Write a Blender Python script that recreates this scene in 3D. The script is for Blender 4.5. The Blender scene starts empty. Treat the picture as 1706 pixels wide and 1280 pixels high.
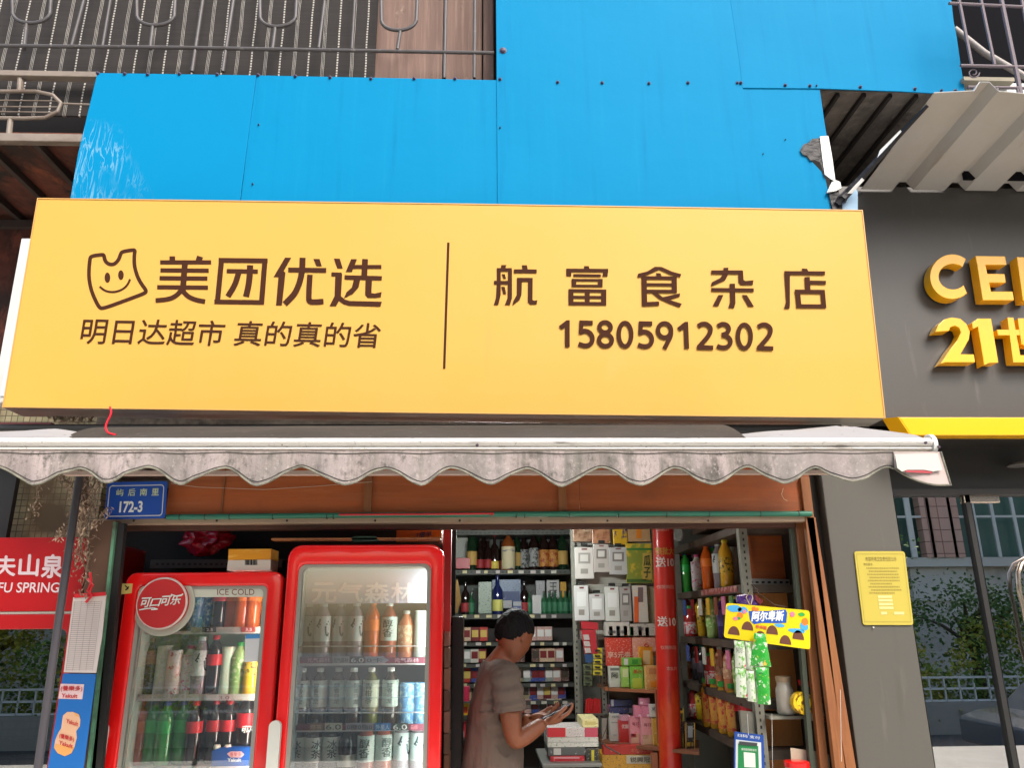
import bpy, bmesh, math, random
from mathutils import Vector, Matrix
from mathutils.geometry import tessellate_polygon
random.seed(7)
SC = bpy.context.scene
COL = SC.collection
rad = math.radians
# ------------------------------------------------------------------ camera
CAMZ = 1.65
F = 1282.0
PITCH, YAW, ROLL = rad(17.0), rad(2.3), 0.009
ROT = Matrix.Rotation(-YAW, 3, 'Z') @ Matrix.Rotation(rad(90) + PITCH, 3, 'X') @ Matrix.Rotation(-ROLL, 3, 'Z')
cam_data = bpy.data.cameras.new('camera')
cam_data.sensor_width = 36.0
cam_data.lens = F / 1706 * 36
cam_data.clip_start, cam_data.clip_end = 0.05, 500
cam = bpy.data.objects.new('camera', cam_data)
cam.location = (0, 0, CAMZ)
cam.rotation_euler = ROT.to_euler()
COL.objects.link(cam)
SC.camera = cam
# ------------------------------------------------------------------ light
SUN_EL, SUN_AZ = rad(46), rad(26)        # az: from behind the camera towards the right
world = bpy.data.worlds.new('World'); SC.world = world
world.use_nodes = True
wn = world.node_tree.nodes; wl = world.node_tree.links
sky = wn.new('ShaderNodeTexSky'); sky.sky_type = 'NISHITA'; sky.sun_disc = False
sky.sun_elevation = SUN_EL; sky.dust_density = 4.0; sky.air_density = 1.2; sky.ozone_density = 0.6
sdir = Vector((math.sin(SUN_AZ) * math.cos(SUN_EL), -math.cos(SUN_AZ) * math.cos(SUN_EL), math.sin(SUN_EL)))
sky.sun_rotation = math.atan2(sdir.x, sdir.y)
wl.new(sky.outputs[0], wn['Background'].inputs[0])
wn['Background'].inputs[1].default_value = 0.15
sun_d = bpy.data.lights.new('sun', 'SUN'); sun_d.energy = 1.5; sun_d.angle = rad(22); sun_d.color = (1.0, 0.95, 0.88)
sun = bpy.data.objects.new('sun', sun_d); sun.rotation_euler = (-sdir).to_track_quat('-Z', 'Y').to_euler()
sun.location = (6, -8, 12); COL.objects.link(sun)
SC.view_settings.view_transform = 'Standard'; SC.view_settings.look = 'None'
SC.view_settings.exposure = 0.99; SC.view_settings.gamma = 1.0
SC.cycles.max_bounces = 8; SC.cycles.transparent_max_bounces = 16
SC.cycles.caustics_reflective = False; SC.cycles.caustics_refractive = False

# ------------------------------------------------------------------ projection helpers
def P(x, y, Y):
    """world point seen at photo pixel (x, y) on the vertical plane at depth Y"""
    d = ROT @ Vector(((x - 853) / F, -(y - 640) / F, -1.0))
    return Vector((0, 0, CAMZ)) + d * (Y / d.y)
def PX(x, y, X):
    """world point seen at photo pixel (x, y) on the vertical plane at X"""
    d = ROT @ Vector(((x - 853) / F, -(y - 640) / F, -1.0))
    return Vector((0, 0, CAMZ)) + d * (X / d.x)
def PP(pts, Y): return [P(x, y, Y) for x, y in pts]
def V(x, y, Yb, Yg=3.42):
    """point of the street side whose mirror image in glass at Yg shows at (x, y)"""
    p = P(x, y, 2 * Yg - Yb); return Vector((p.x, Yb, p.z))
def lin(c):
    c = c / 255.0
    return c / 12.92 if c <= 0.04045 else ((c + 0.055) / 1.055) ** 2.4
def C(r, g, b): return (lin(r), lin(g), lin(b), 1.0)

# ------------------------------------------------------------------ materials
MATS = {}
def mat(name, col, rough=0.6, metal=0.0, layers=(), bump=None, spec=0.5, emit=None, coat=0.0, trans=0.0):
    """layers: (scale, low, high, colour, stretch) noise patches; bump: (scale, strength, stretch)"""
    if name in MATS: return MATS[name]
    m = bpy.data.materials.new(name); m.use_nodes = True
    n, l = m.node_tree.nodes, m.node_tree.links
    b = n['Principled BSDF']
    b.inputs['Roughness'].default_value = rough; b.inputs['Metallic'].default_value = metal
    b.inputs['Specular IOR Level'].default_value = spec
    b.inputs['Coat Weight'].default_value = coat; b.inputs['Coat Roughness'].default_value = 0.05
    b.inputs['Transmission Weight'].default_value = trans
    b.inputs['Base Color'].default_value = col
    tc = n.new('ShaderNodeTexCoord')
    def vec(st):
        mp = n.new('ShaderNodeMapping'); mp.inputs['Scale'].default_value = st
        l.new(tc.outputs['Object'], mp.inputs[0]); return mp.outputs[0]
    cur = None
    for (sc, lo, hi, c2, st) in layers:
        nz = n.new('ShaderNodeTexNoise'); nz.inputs['Scale'].default_value = sc; nz.inputs['Detail'].default_value = 8
        nz.inputs['Roughness'].default_value = 0.65
        l.new(vec(st), nz.inputs[0])
        mr = n.new('ShaderNodeMapRange'); mr.inputs[1].default_value = lo; mr.inputs[2].default_value = hi
        l.new(nz.outputs[0], mr.inputs[0])
        mx = n.new('ShaderNodeMix'); mx.data_type = 'RGBA'
        l.new(mr.outputs[0], mx.inputs[0])
        if cur is None: mx.inputs[6].default_value = col
        else: l.new(cur, mx.inputs[6])
        mx.inputs[7].default_value = c2
        cur = mx.outputs[2]
    if cur is not None: l.new(cur, b.inputs['Base Color'])
    if bump:
        nz = n.new('ShaderNodeTexNoise'); nz.inputs['Scale'].default_value = bump[0]; nz.inputs['Detail'].default_value = 6
        l.new(vec(bump[2] if len(bump) > 2 else (1, 1, 1)), nz.inputs[0])
        bp = n.new('ShaderNodeBump'); bp.inputs['Strength'].default_value = bump[1]; bp.inputs['Distance'].default_value = 0.02
        l.new(nz.outputs[0], bp.inputs['Height']); l.new(bp.outputs[0], b.inputs['Normal'])
    if emit:
        b.inputs['Emission Color'].default_value = emit[0]; b.inputs['Emission Strength'].default_value = emit[1]
    MATS[name] = m; return m
U = (1, 1, 1)
def simple(r, g, b, rough=0.5, **k):
    return mat('paint_%d_%d_%d_%d' % (r, g, b, int(rough * 100)), C(r, g, b), rough, **k)
PM = random.Random(99)
def pmat(r, g, b):
    k = PM.randrange(9); q = PM.choice([(226, 222, 210), (40, 44, 60), (200, 50, 50), (220, 180, 60), (60, 120, 70), (240, 236, 230), (70, 60, 56)])
    f = lambda a, c, t: int(a * (1 - t) + c * t)
    c2 = C(f(r, q[0], .6), f(g, q[1], .6), f(b, q[2], .6))
    return mat('printed_%d_%d_%d_%d' % (r, g, b, k), C(r, g, b), .38, layers=[(50 + 8 * k, .56, .6, c2, (1, 1, 2.2)), (24 + 3 * k, .62, .66, C(f(r, 255, .35), f(g, 250, .35), f(b, 240, .35)), U)])
def glass_mat(name, tint, ior=1.5, boost=1.0, haze=None):
    if name in MATS: return MATS[name]
    m = bpy.data.materials.new(name); m.use_nodes = True
    n, l = m.node_tree.nodes, m.node_tree.links; n.clear()
    out = n.new('ShaderNodeOutputMaterial'); mix = n.new('ShaderNodeMixShader')
    t = n.new('ShaderNodeBsdfTransparent'); t.inputs[0].default_value = tint
    g = n.new('ShaderNodeBsdfGlossy'); g.inputs['Roughness'].default_value = 0.0
    fr = n.new('ShaderNodeFresnel'); fr.inputs[0].default_value = ior
    mu = n.new('ShaderNodeMath'); mu.operation = 'MULTIPLY'; mu.inputs[1].default_value = boost; mu.use_clamp = True
    l.new(fr.outputs[0], mu.inputs[0]); l.new(mu.outputs[0], mix.inputs[0])
    l.new(t.outputs[0], mix.inputs[1]); l.new(g.outputs[0], mix.inputs[2])
    src = mix.outputs[0]
    if haze:
        d = n.new('ShaderNodeBsdfDiffuse'); d.inputs[0].default_value = haze[0]
        m2 = n.new('ShaderNodeMixShader'); m2.inputs[0].default_value = haze[1]
        l.new(src, m2.inputs[1]); l.new(d.outputs[0], m2.inputs[2]); src = m2.outputs[0]
    l.new(src, out.inputs[0]); MATS[name] = m; return m
def node_mat(name, rough, build):
    if name in MATS: return MATS[name]
    m = bpy.data.materials.new(name); m.use_nodes = True
    n, l = m.node_tree.nodes, m.node_tree.links
    b = n['Principled BSDF']; b.inputs['Roughness'].default_value = rough
    build(n, l, b); MATS[name] = m; return m

WHITE = (238, 236, 230)
m_blue = mat('blue_sheet_metal', C(3, 127, 176), 0.55, spec=.05, layers=[(5, .54, .8, C(12, 134, 180), (6, 1, .22)), (3.5, .56, .8, C(2, 112, 162), (5, 1, .25)), (1.2, .35, .75, C(5, 131, 180), (1, 1, .5)), (7, .66, .9, C(40, 140, 178), (4, 1, .3)), (1.1, .56, .8, C(2, 118, 170), (1, 1, .6)), (60, .72, .85, C(90, 150, 176), (1, 1, .3))], bump=(1.3, .5))
def scuffed(n, l, b):
    tc = n.new('ShaderNodeTexCoord')
    mp = n.new('ShaderNodeMapping'); mp.inputs['Scale'].default_value = (2.0, 1, .42); l.new(tc.outputs['Object'], mp.inputs[0])
    nz = n.new('ShaderNodeTexNoise'); nz.inputs['Scale'].default_value = 13; nz.inputs['Detail'].default_value = 9; nz.inputs['Distortion'].default_value = 1.6
    l.new(mp.outputs[0], nz.inputs[0])
    s1 = n.new('ShaderNodeMath'); s1.operation = 'SUBTRACT'; s1.inputs[1].default_value = .52; l.new(nz.outputs[0], s1.inputs[0])
    s2 = n.new('ShaderNodeMath'); s2.operation = 'ABSOLUTE'; l.new(s1.outputs[0], s2.inputs[0])
    mr = n.new('ShaderNodeMapRange'); mr.inputs[1].default_value = 0; mr.inputs[2].default_value = .045; mr.inputs[3].default_value = .85; mr.inputs[4].default_value = 0; l.new(s2.outputs[0], mr.inputs[0])
    sx = n.new('ShaderNodeSeparateXYZ'); l.new(tc.outputs['Object'], sx.inputs[0])
    # mask: lower left corner of the sheet, a leaning fan of scrapes
    add = n.new('ShaderNodeMath'); add.operation = 'MULTIPLY_ADD'; add.inputs[1].default_value = .55; l.new(sx.outputs[2], add.inputs[0]); l.new(sx.outputs[0], add.inputs[2])
    m1 = n.new('ShaderNodeMapRange'); m1.inputs[1].default_value = 0.02; m1.inputs[2].default_value = -.1; l.new(add.outputs[0], m1.inputs[0])
    m2 = n.new('ShaderNodeMapRange'); m2.inputs[1].default_value = .43; m2.inputs[2].default_value = .36; l.new(sx.outputs[2], m2.inputs[0])
    mu = n.new('ShaderNodeMath'); mu.operation = 'MULTIPLY'; l.new(m1.outputs[0], mu.inputs[0]); l.new(m2.outputs[0], mu.inputs[1])
    n2 = n.new('ShaderNodeTexNoise'); n2.inputs['Scale'].default_value = 5; l.new(tc.outputs['Object'], n2.inputs[0])
    m3 = n.new('ShaderNodeMapRange'); m3.inputs[1].default_value = .35; m3.inputs[2].default_value = .6; l.new(n2.outputs[0], m3.inputs[0])
    mv = n.new('ShaderNodeMath'); mv.operation = 'MULTIPLY'; l.new(mu.outputs[0], mv.inputs[0]); l.new(m3.outputs[0], mv.inputs[1])
    mw = n.new('ShaderNodeMath'); mw.operation = 'MULTIPLY'; l.new(mv.outputs[0], mw.inputs[0]); l.new(mr.outputs[0], mw.inputs[1])
    mx = n.new('ShaderNodeMix'); mx.data_type = 'RGBA'; b.inputs['Specular IOR Level'].default_value = .05; mx.inputs[6].default_value = C(4, 128, 178); mx.inputs[7].default_value = C(140, 184, 204)
    l.new(mw.outputs[0], mx.inputs[0]); l.new(mx.outputs[2], b.inputs['Base Color'])
m_blue_scuff = node_mat('scuffed_blue_metal', .48, scuffed)
m_yellow = mat('sign_yellow', C(204, 160, 76), 0.5, spec=.25, layers=[(.9, .3, .75, C(202, 156, 64), (1, 1, 1)), (2.5, .66, .9, C(206, 165, 90), (1, 1, .6)), (5, .62, .85, C(196, 153, 74), (2, 1, .2))], coat=.1)
m_brown = mat('sign_lettering_brown', C(66, 40, 29), 0.7, spec=.04)
m_alu = mat('brushed_aluminium', C(175, 172, 168), 0.4, 0.7, layers=[(6, .45, .8, C(110, 100, 92), (.3, 1, 3))])
m_white = mat('white_enamel', C(206, 208, 206), 0.4, layers=[(3, .5, .9, C(196, 194, 186), U)])
m_bar_white = mat('dirty_white_profile', C(216, 214, 210), 0.4, layers=[(14, .6, .75, C(90, 84, 76), (.35, 1, 2.2)), (60, .62, .72, C(60, 56, 50), (1, 1, 1)), (2, .5, .85, C(190, 184, 176), (.4, 1, 1))])
m_fabric = mat('mouldy_awning_fabric', C(160, 148, 146), 0.9, layers=[(.7, .48, .6, C(98, 95, 90), (1, 1, .2)), (11, .5, .68, C(108, 104, 98), (3, 1, .25)), (5, .57, .7, C(70, 66, 62), (1.5, 1, .7)), (2.6, .45, .66, C(112, 108, 102), (1.6, 1, .5)), (7, .54, .68, C(104, 101, 95), (2.4, 1, .5)), (46, .52, .70, C(84, 81, 76), (1, 1, .8)), (140, .55, .7, C(112, 108, 102), (1, 1, 1)), (1.3, .5, .68, C(150, 142, 140), (1, 1, 1)), (90, .55, .75, C(170, 160, 156), (1, 1, 1))], bump=(14, .25))
m_fabric_shaded = mat('stained_shaded_awning_top', C(60, 56, 53), 0.9, layers=[(3, .4, .7, C(38, 36, 34), (.5, 1, 1)), (40, .6, .75, C(96, 92, 88), (1, 1, 1))], bump=(8, .3, (.4, 1, 1)))  # stains plus the sign's shade put into the colour
m_fabric_lit = mat('lit_awning_top', C(150, 150, 152), 0.85, layers=[(5, .5, .75, C(130, 126, 122), (.4, 1, 1)), (50, .62, .75, C(90, 86, 82), U)], bump=(8, .2, (.4, 1, 1)))  # same fabric, colour lightened for the ends out in the light
m_hem = mat('awning_hem', C(136, 134, 120), 0.85, layers=[(30, .4, .7, C(80, 80, 72), U)])
m_wood = mat('orange_plywood', C(182, 94, 42), 0.6, layers=[(2.4, .4, .75, C(130, 72, 40), (.35, 1, 3)), (22, .5, .8, C(178, 106, 62), (.12, 1, 2)), (1.2, .55, .8, C(104, 60, 38), U)], bump=(30, .06, (.1, 1, 2)))
m_woodv = mat('orange_timber', C(142, 90, 48), 0.55, layers=[(6, .4, .75, C(112, 62, 34), (3, 3, .3)), (40, .5, .8, C(150, 94, 56), (3, 3, .15)), (9, .66, .74, C(60, 36, 22), U)], bump=(30, .1, (2, 2, .1)))
m_woodp = mat('pale_plywood_side', C(196, 132, 74), 0.55, layers=[(3, .4, .75, C(176, 112, 58), (2, 2, .3)), (30, .5, .8, C(208, 146, 88), (2, 2, .1))])
m_greenpipe = mat('green_conduit', C(44, 118, 96), 0.45, layers=[(5, .6, .8, C(70, 90, 76), (.4, 1, 1))])
m_batten = mat('grey_batten', C(168, 146, 124), 0.6, layers=[(8, .5, .8, C(120, 96, 78), (.2, 1, 1))])
m_darkwood = mat('dark_wood_rail', C(84, 54, 42), 0.6, layers=[(9, .4, .8, C(58, 38, 32), (.2, 1, 1))])
m_pillar = mat('grey_pillar_cladding', C(82, 80, 75), 0.5, layers=[(1.0, .35, .8, C(84, 81, 75), (1, 1, .5)), (8, .6, .85, C(104, 100, 93), (2, 1, .25)), (3, .6, .8, C(74, 72, 66), (3, 1, .4))])
m_fascia = mat('charcoal_cladding', C(66, 64, 61), 0.38, layers=[(1.0, .35, .8, C(76, 74, 72), (1, 1, .5)), (8, .6, .85, C(98, 94, 90), (2, 1, .25))], spec=.6)
m_c21 = mat('golden_acrylic', C(246, 182, 10), 0.25, coat=.3)
m_black = mat('matt_black', C(26, 26, 26), 0.6)
m_soffit = mat('dark_soffit', C(42, 40, 38), 0.5)
m_conc = mat('stained_concrete', C(128, 120, 112), 0.9, layers=[(4, .4, .7, C(70, 66, 62), (1, 1, 1)), (14, .5, .8, C(150, 142, 132), U)], bump=(20, .4))
m_rust = mat('rusty_plate', C(110, 62, 48), 0.85, layers=[(3, .4, .6, C(52, 34, 28), (1, 1, 1)), (10, .55, .7, C(140, 78, 52), (1, .4, 1)), (5, .56, .66, C(40, 34, 30), U)], bump=(14, .4))
m_grille = mat('weathered_grille_steel', C(84, 82, 84), 0.55, 0.2, layers=[(12, .5, .75, C(74, 66, 60), U), (40, .6, .8, C(140, 134, 128), U)])
m_grille_old = mat('rusting_rail_steel', C(132, 122, 112), 0.6, 0.1, layers=[(8, .45, .7, C(92, 74, 62), (.4, 1, 1)), (30, .6, .8, C(150, 140, 120), U)])
m_board = mat('old_purple_brown_board', C(120, 97, 88), 0.85, layers=[(3, .45, .75, C(94, 74, 66), (2.5, 1, .3)), (24, .5, .8, C(150, 126, 112), (2.5, 1, .1)), (5, .6, .72, C(176, 160, 146), (1, 1, .7)), (5, .62, .7, C(76, 74, 50), U)], bump=(30, .2, (2, 1, .1)))
m_canopy = mat('canopy_sheet_steel', C(180, 182, 182), 0.5, 0.1, layers=[(1.6, .4, .7, C(172, 168, 162), U), (6, .6, .8, C(164, 152, 140), (3, .4, 1))])
m_tape = mat('torn_black_membrane', C(20, 20, 26), 0.55, bump=(30, .5))
m_red = mat('fridge_red_plastic', C(234, 24, 24), 0.2, coat=.6)
m_redmat = mat('fridge_red_header', C(166, 20, 26), 0.3, coat=.3)
m_liner = mat('fridge_liner', C(178, 190, 178), 0.4)
m_liner2 = mat('grey_fridge_liner', C(120, 130, 132), 0.4)
m_glass = glass_mat('door_glass', (.93, .97, .95, 1), 1.5, 3.6, haze=((.7, .75, .74, 1), .012))
m_shopglass = glass_mat('shopfront_glass', (.66, .72, .68, 1), 1.52, 13.0)
m_bag = mat('clear_plastic_bag', C(190, 196, 192), 0.15, layers=[(20, .4, .7, C(140, 146, 142), U)], bump=(18, .8))
m_strip = simple(196, 190, 184, .5)
m_tube = mat('lit_tube', C(255, 255, 250), .5, emit=((.95, 1, .97, 1), 140.0))
m_skin = mat('tanned_skin', C(134, 78, 50), 0.5, layers=[(9, .4, .75, C(116, 64, 40), U), (60, .55, .8, C(146, 88, 60), U)], bump=(60, .12))
m_hair = mat('black_hair', C(12, 11, 13), 0.7, spec=.2, layers=[(60, .5, .8, C(22, 20, 22), (1, 1, .3))], bump=(90, .6, (1, 1, .3)))
m_shirt = mat('taupe_tshirt', C(104, 90, 80), 0.9, layers=[(3, .4, .7, C(100, 86, 78), (2, 2, .4))], bump=(7, .9, (2.2, 2.2, .5)))
m_shorts = simple(46, 48, 56, .85)
m_angle = mat('slotted_steel', C(128, 128, 118), 0.5, 0.2, layers=[(12, .5, .8, C(98, 98, 88), U)])
m_shelfdark = mat('dark_shelf', C(72, 74, 68), 0.55, 0.1, layers=[(9, .4, .8, C(50, 52, 48), U)])
m_walltile_c = C(186, 172, 142)
def tiles(n, l, b):
    tc = n.new('ShaderNodeTexCoord'); sx = n.new('ShaderNodeSeparateXYZ'); cx = n.new('ShaderNodeCombineXYZ')
    l.new(tc.outputs['Object'], sx.inputs[0]); l.new(sx.outputs[0], cx.inputs[0]); l.new(sx.outputs[2], cx.inputs[1])
    br = n.new('ShaderNodeTexBrick'); br.offset = 0; br.inputs['Scale'].default_value = 1
    br.inputs['Brick Width'].default_value = .03; br.inputs['Row Height'].default_value = .03; br.inputs['Mortar Size'].default_value = .0022
    br.inputs['Color1'].default_value = C(176, 162, 128); br.inputs['Color2'].default_value = C(150, 146, 112); br.inputs['Mortar'].default_value = C(88, 80, 60)
    l.new(cx.outputs[0], br.inputs[0])
    nz = n.new('ShaderNodeTexNoise'); nz.inputs['Scale'].default_value = 4; nz.inputs['Detail'].default_value = 8; l.new(tc.outputs['Object'], nz.inputs[0])
    mr = n.new('ShaderNodeMapRange'); mr.inputs[1].default_value = .42; mr.inputs[2].default_value = .62; l.new(nz.outputs[0], mr.inputs[0])
    mx = n.new('ShaderNodeMix'); mx.data_type = 'RGBA'; mx.inputs[7].default_value = C(92, 78, 56)
    l.new(mr.outputs[0], mx.inputs[0]); l.new(br.outputs[0], mx.inputs[6]); l.new(mx.outputs[2], b.inputs['Base Color'])
m_tiles = node_mat('old_mosaic_tile', .6, tiles)
def blind(n, l, b):
    tc = n.new('ShaderNodeTexCoord'); sx = n.new('ShaderNodeSeparateXYZ'); l.new(tc.outputs['Object'], sx.inputs[0])
    def M(op, a, bb=None, c=None):
        k = n.new('ShaderNodeMath'); k.operation = op
        for i, v in enumerate((a, bb, c)):
            if v is None: continue
            if isinstance(v, (int, float)): k.inputs[i].default_value = v
            else: l.new(v, k.inputs[i])
        return k.outputs[0]
    nz0 = n.new('ShaderNodeTexNoise'); nz0.inputs['Scale'].default_value = 5; l.new(tc.outputs['Object'], nz0.inputs[0])
    xx = M('ADD', sx.outputs[0], M('MULTIPLY', M('SUBTRACT', nz0.outputs[0], .5), .012))
    u = M('PINGPONG', M('ADD', xx, 10), .0664)              # 0 .. .0664 .. 0 ; period .1328
    st1 = M('LESS_THAN', u, .0036)                            # thick dashed thread
    v = M('PINGPONG', M('ADD', sx.outputs[2], 10), .0075)
    dash = M('LESS_THAN', v, .005)
    a1 = M('MULTIPLY', st1, dash)
    w = M('ABSOLUTE', M('SUBTRACT', u, .0664))
    st2 = M('MAXIMUM', M('LESS_THAN', w, .0012), M('LESS_THAN', M('ABSOLUTE', M('SUBTRACT', w, .0062)), .0011))
    a2 = M('MULTIPLY', st2, M('LESS_THAN', M('PINGPONG', M('ADD', sx.outputs[2], 10), .003), .0022))
    a = M('MAXIMUM', a1, a2)
    sl = M('PINGPONG', M('ADD', sx.outputs[2], 10), .0028)
    nz = n.new('ShaderNodeTexNoise'); nz.inputs['Scale'].default_value = 3; nz.inputs['Detail'].default_value = 6
    mp = n.new('ShaderNodeMapping'); mp.inputs['Scale'].default_value = (.5, 1, 30); l.new(tc.outputs['Object'], mp.inputs[0]); l.new(mp.outputs[0], nz.inputs[0])
    mx = n.new('ShaderNodeMix'); mx.data_type = 'RGBA'; mx.inputs[6].default_value = C(32, 29, 28); mx.inputs[7].default_value = C(60, 55, 52)
    l.new(nz.outputs[0], mx.inputs[0])
    m2 = n.new('ShaderNodeMix'); m2.data_type = 'RGBA'; l.new(mx.outputs[2], m2.inputs[6]); m2.inputs[7].default_value = C(196, 192, 184)
    l.new(a, m2.inputs[0]); l.new(m2.outputs[2], b.inputs['Base Color'])
    bp = n.new('ShaderNodeBump'); bp.inputs['Strength'].default_value = .8; bp.inputs['Distance'].default_value = .004
    l.new(M('MULTIPLY', sl, 300), bp.inputs['Height']); l.new(bp.outputs[0], b.inputs['Normal'])
m_blind = node_mat('woven_bamboo_blind', .8, blind)

# ------------------------------------------------------------------ mesh collector
class MB:
    def __init__(s): s.v = []; s.f = []
    def add(s, vs, fs):
        k = len(s.v); s.v += [Vector(p) for p in vs]; s.f += [tuple(k + i for i in f) for f in fs]; return s
    def quad(s, a, b, c, d): return s.add([a, b, c, d], [(0, 1, 2, 3)])
    def poly(s, pts):
        t = tessellate_polygon([[Vector(p) for p in pts]])
        return s.add(pts, [tuple(x) for x in t])
    def box(s, x0, x1, y0, y1, z0, z1, R=None, c=None):
        vs = [Vector((x, y, z)) for z in (z0, z1) for y in (y0, y1) for x in (x0, x1)]
        if R is not None: vs = [R @ (p - c) + c for p in vs]
        return s.add(vs, [(0, 2, 3, 1), (4, 5, 7, 6), (0, 1, 5, 4), (1, 3, 7, 5), (3, 2, 6, 7), (2, 0, 4, 6)])
    def prism(s, pts, d):
        pts = [Vector(p) for p in pts]; n = len(pts); d = Vector(d)
        t = [tuple(x) for x in tessellate_polygon([pts])]
        # orientation of cap against d
        a, b, c = (pts[i] for i in t[0])
        if (b - a).cross(c - a).dot(d) > 0: t = [x[::-1] for x in t]
        vs = pts + [p + d for p in pts]
        fs = t + [tuple(n + i for i in x[::-1]) for x in t]
        area = sum((pts[i].cross(pts[(i + 1) % n]) for i in range(n)), Vector())
        for i in range(n):
            j = (i + 1) % n
            fs.append((i, j, n + j, n + i) if area.dot(d) > 0 else (j, i, n + i, n + j))
        return s.add(vs, fs)
    def ring(s, outer, inner, d):
        n = len(outer); d = Vector(d)
        vs = list(outer) + list(inner) + [Vector(p) + d for p in outer] + [Vector(p) + d for p in inner]
        fs = []
        for i in range(n):
            j = (i + 1) % n
            fs += [(i, j, n + j, n + i), (2 * n + j, 2 * n + i, 3 * n + i, 3 * n + j), (j, i, 2 * n + i, 2 * n + j), (n + i, n + j, 3 * n + j, 3 * n + i)]
        return s.add(vs, fs)
    def tube(s, pts, r, n=8, caps=True):
        pts = [Vector(p) for p in pts]; k0 = len(s.v); rings = []
        rr = r if isinstance(r, (list, tuple)) else [r] * len(pts)
        up = None
        for i, p in enumerate(pts):
            t = (pts[min(i + 1, len(pts) - 1)] - pts[max(i - 1, 0)]).normalized()
            if up is None:
                up = Vector((0, 0, 1)) if abs(t.z) < .9 else Vector((0, 1, 0))
            a = t.cross(up).normalized(); up = a.cross(t).normalized()
            rings.append([p + (a * math.cos(2 * math.pi * q / n) + up * math.sin(2 * math.pi * q / n)) * rr[i] for q in range(n)])
        vs = [v for rg in rings for v in rg]; fs = []
        for i in range(len(pts) - 1):
            for q in range(n):
                fs.append((i * n + q, i * n + (q + 1) % n, (i + 1) * n + (q + 1) % n, (i + 1) * n + q))
        if caps:
            fs.append(tuple(range(n))[::-1]); fs.append(tuple((len(pts) - 1) * n + q for q in range(n)))
        return s.add(vs, fs)
    def lathe(s, prof, c=(0, 0, 0), n=16, axis='z'):
        c = Vector(c); vs = []; fs = []
        for r, z in prof:
            for q in range(n):
                a = 2 * math.pi * q / n
                p = Vector((r * math.cos(a), r * math.sin(a), z))
                if axis == 'y': p = Vector((p.x, p.z, p.y))
                vs.append(c + p)
        for i in range(len(prof) - 1):
            for q in range(n):
                f = (i * n + q, i * n + (q + 1) % n, (i + 1) * n + (q + 1) % n, (i + 1) * n + q)
                fs.append(f if axis == 'z' else f[::-1])
        b = tuple(range(n))[::-1]; t = tuple((len(prof) - 1) * n + q for q in range(n))
        fs += [b, t] if axis == 'z' else [b[::-1], t[::-1]]
        return s.add(vs, fs)
    def pslab(s, pix, Y, t): return s.prism(PP(pix, Y), (0, t, 0))
    def pbox(s, x0, y0, x1, y1, Y, t):
        cx, cy = (x0 + x1) / 2, (y0 + y1) / 2
        return s.box(P(x0, cy, Y).x, P(x1, cy, Y).x, Y, Y + t, P(cx, y1, Y).z, P(cx, y0, Y).z)
    def stroke(s, pts, w, fn, k):
        """flat thick polyline in photo pixels, mapped by fn(x, y, k)"""
        for a, b in zip(pts[:-1], pts[1:]):
            dx, dy = b[0] - a[0], b[1] - a[1]; L = math.hypot(dx, dy) or 1
            nx, ny = -dy / L * w / 2, dx / L * w / 2
            s.poly([fn(a[0] + nx, a[1] + ny, k[0]), fn(b[0] + nx, b[1] + ny, k[0]), fn(b[0] - nx, b[1] - ny, k[0]), fn(a[0] - nx, a[1] - ny, k[0])])
            k[0] += 1
        return s

WL = {}      # world location of every parent
BV = {}
def mk(name, mb, m, parent=None, label=None, cat=None, group=None, kind=None, bevel=0, smooth=False, seg=2, sub=None):
    me = bpy.data.meshes.new(name)
    if parent is not None: off = WL[parent]
    else:
        xs = [p.x for p in mb.v]; ys = [p.y for p in mb.v]; zs = [p.z for p in mb.v]
        off = Vector(((min(xs) + max(xs)) / 2, (min(ys) + max(ys)) / 2, min(zs)))
    me.from_pydata([p - off for p in mb.v], [], mb.f); me.update()
    me.materials.append(m)
    if smooth:
        for p in me.polygons: p.use_smooth = True
    o = bpy.data.objects.new(name, me); COL.objects.link(o)
    if parent is not None: o.parent = parent; WL[o] = off
    else: o.location = off; WL[o] = off
    if bevel:
        bm = o.modifiers.new('bevel', 'BEVEL'); bm.width = bevel; bm.segments = seg; bm.limit_method = 'ANGLE'; bm.angle_limit = rad(40)
    if smooth:
        try: me.set_sharp_from_angle(angle=rad(42))
        except Exception: pass
    props(o, label, cat, group, kind); return o
def props(o, label=None, cat=None, group=None, kind=None):
    if label: o['label'] = label
    if cat: o['category'] = cat
    if group: o['group'] = group
    if kind: o['kind'] = kind
def thing(name, loc, label, cat, group=None):
    o = bpy.data.objects.new(name, None); o.empty_display_size = .05; COL.objects.link(o)
    o.location = loc; WL[o] = Vector(loc); props(o, label, cat, group); return o
KIDS = {}
def kids(o): return [c for c in list(WL) if c.parent == o]
def dup(root, loc, label=None, group=None, rotz=None):
    r = root.copy(); COL.objects.link(r); r.location = loc; WL[r] = Vector(loc)
    if rotz is not None: r.rotation_euler = (0, 0, rotz)
    if label: r['label'] = label
    if group: r['group'] = group
    for ch in KIDS[root]:
        c = ch.copy(); COL.objects.link(c); c.parent = r
        for g in KIDS.get(ch, []):
            d = g.copy(); COL.objects.link(d); d.parent = c
    return r
def regkids(root):
    KIDS[root] = [c for c in root.children]
    for c in KIDS[root]: KIDS[c] = [g for g in c.children]
ORD = ['first', 'second', 'third', 'fourth', 'fifth', 'sixth', 'seventh', 'eighth', 'ninth', 'tenth', 'eleventh', 'twelfth', 'thirteenth', 'fourteenth', 'fifteenth', 'sixteenth', 'seventeenth', 'eighteenth']

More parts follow.
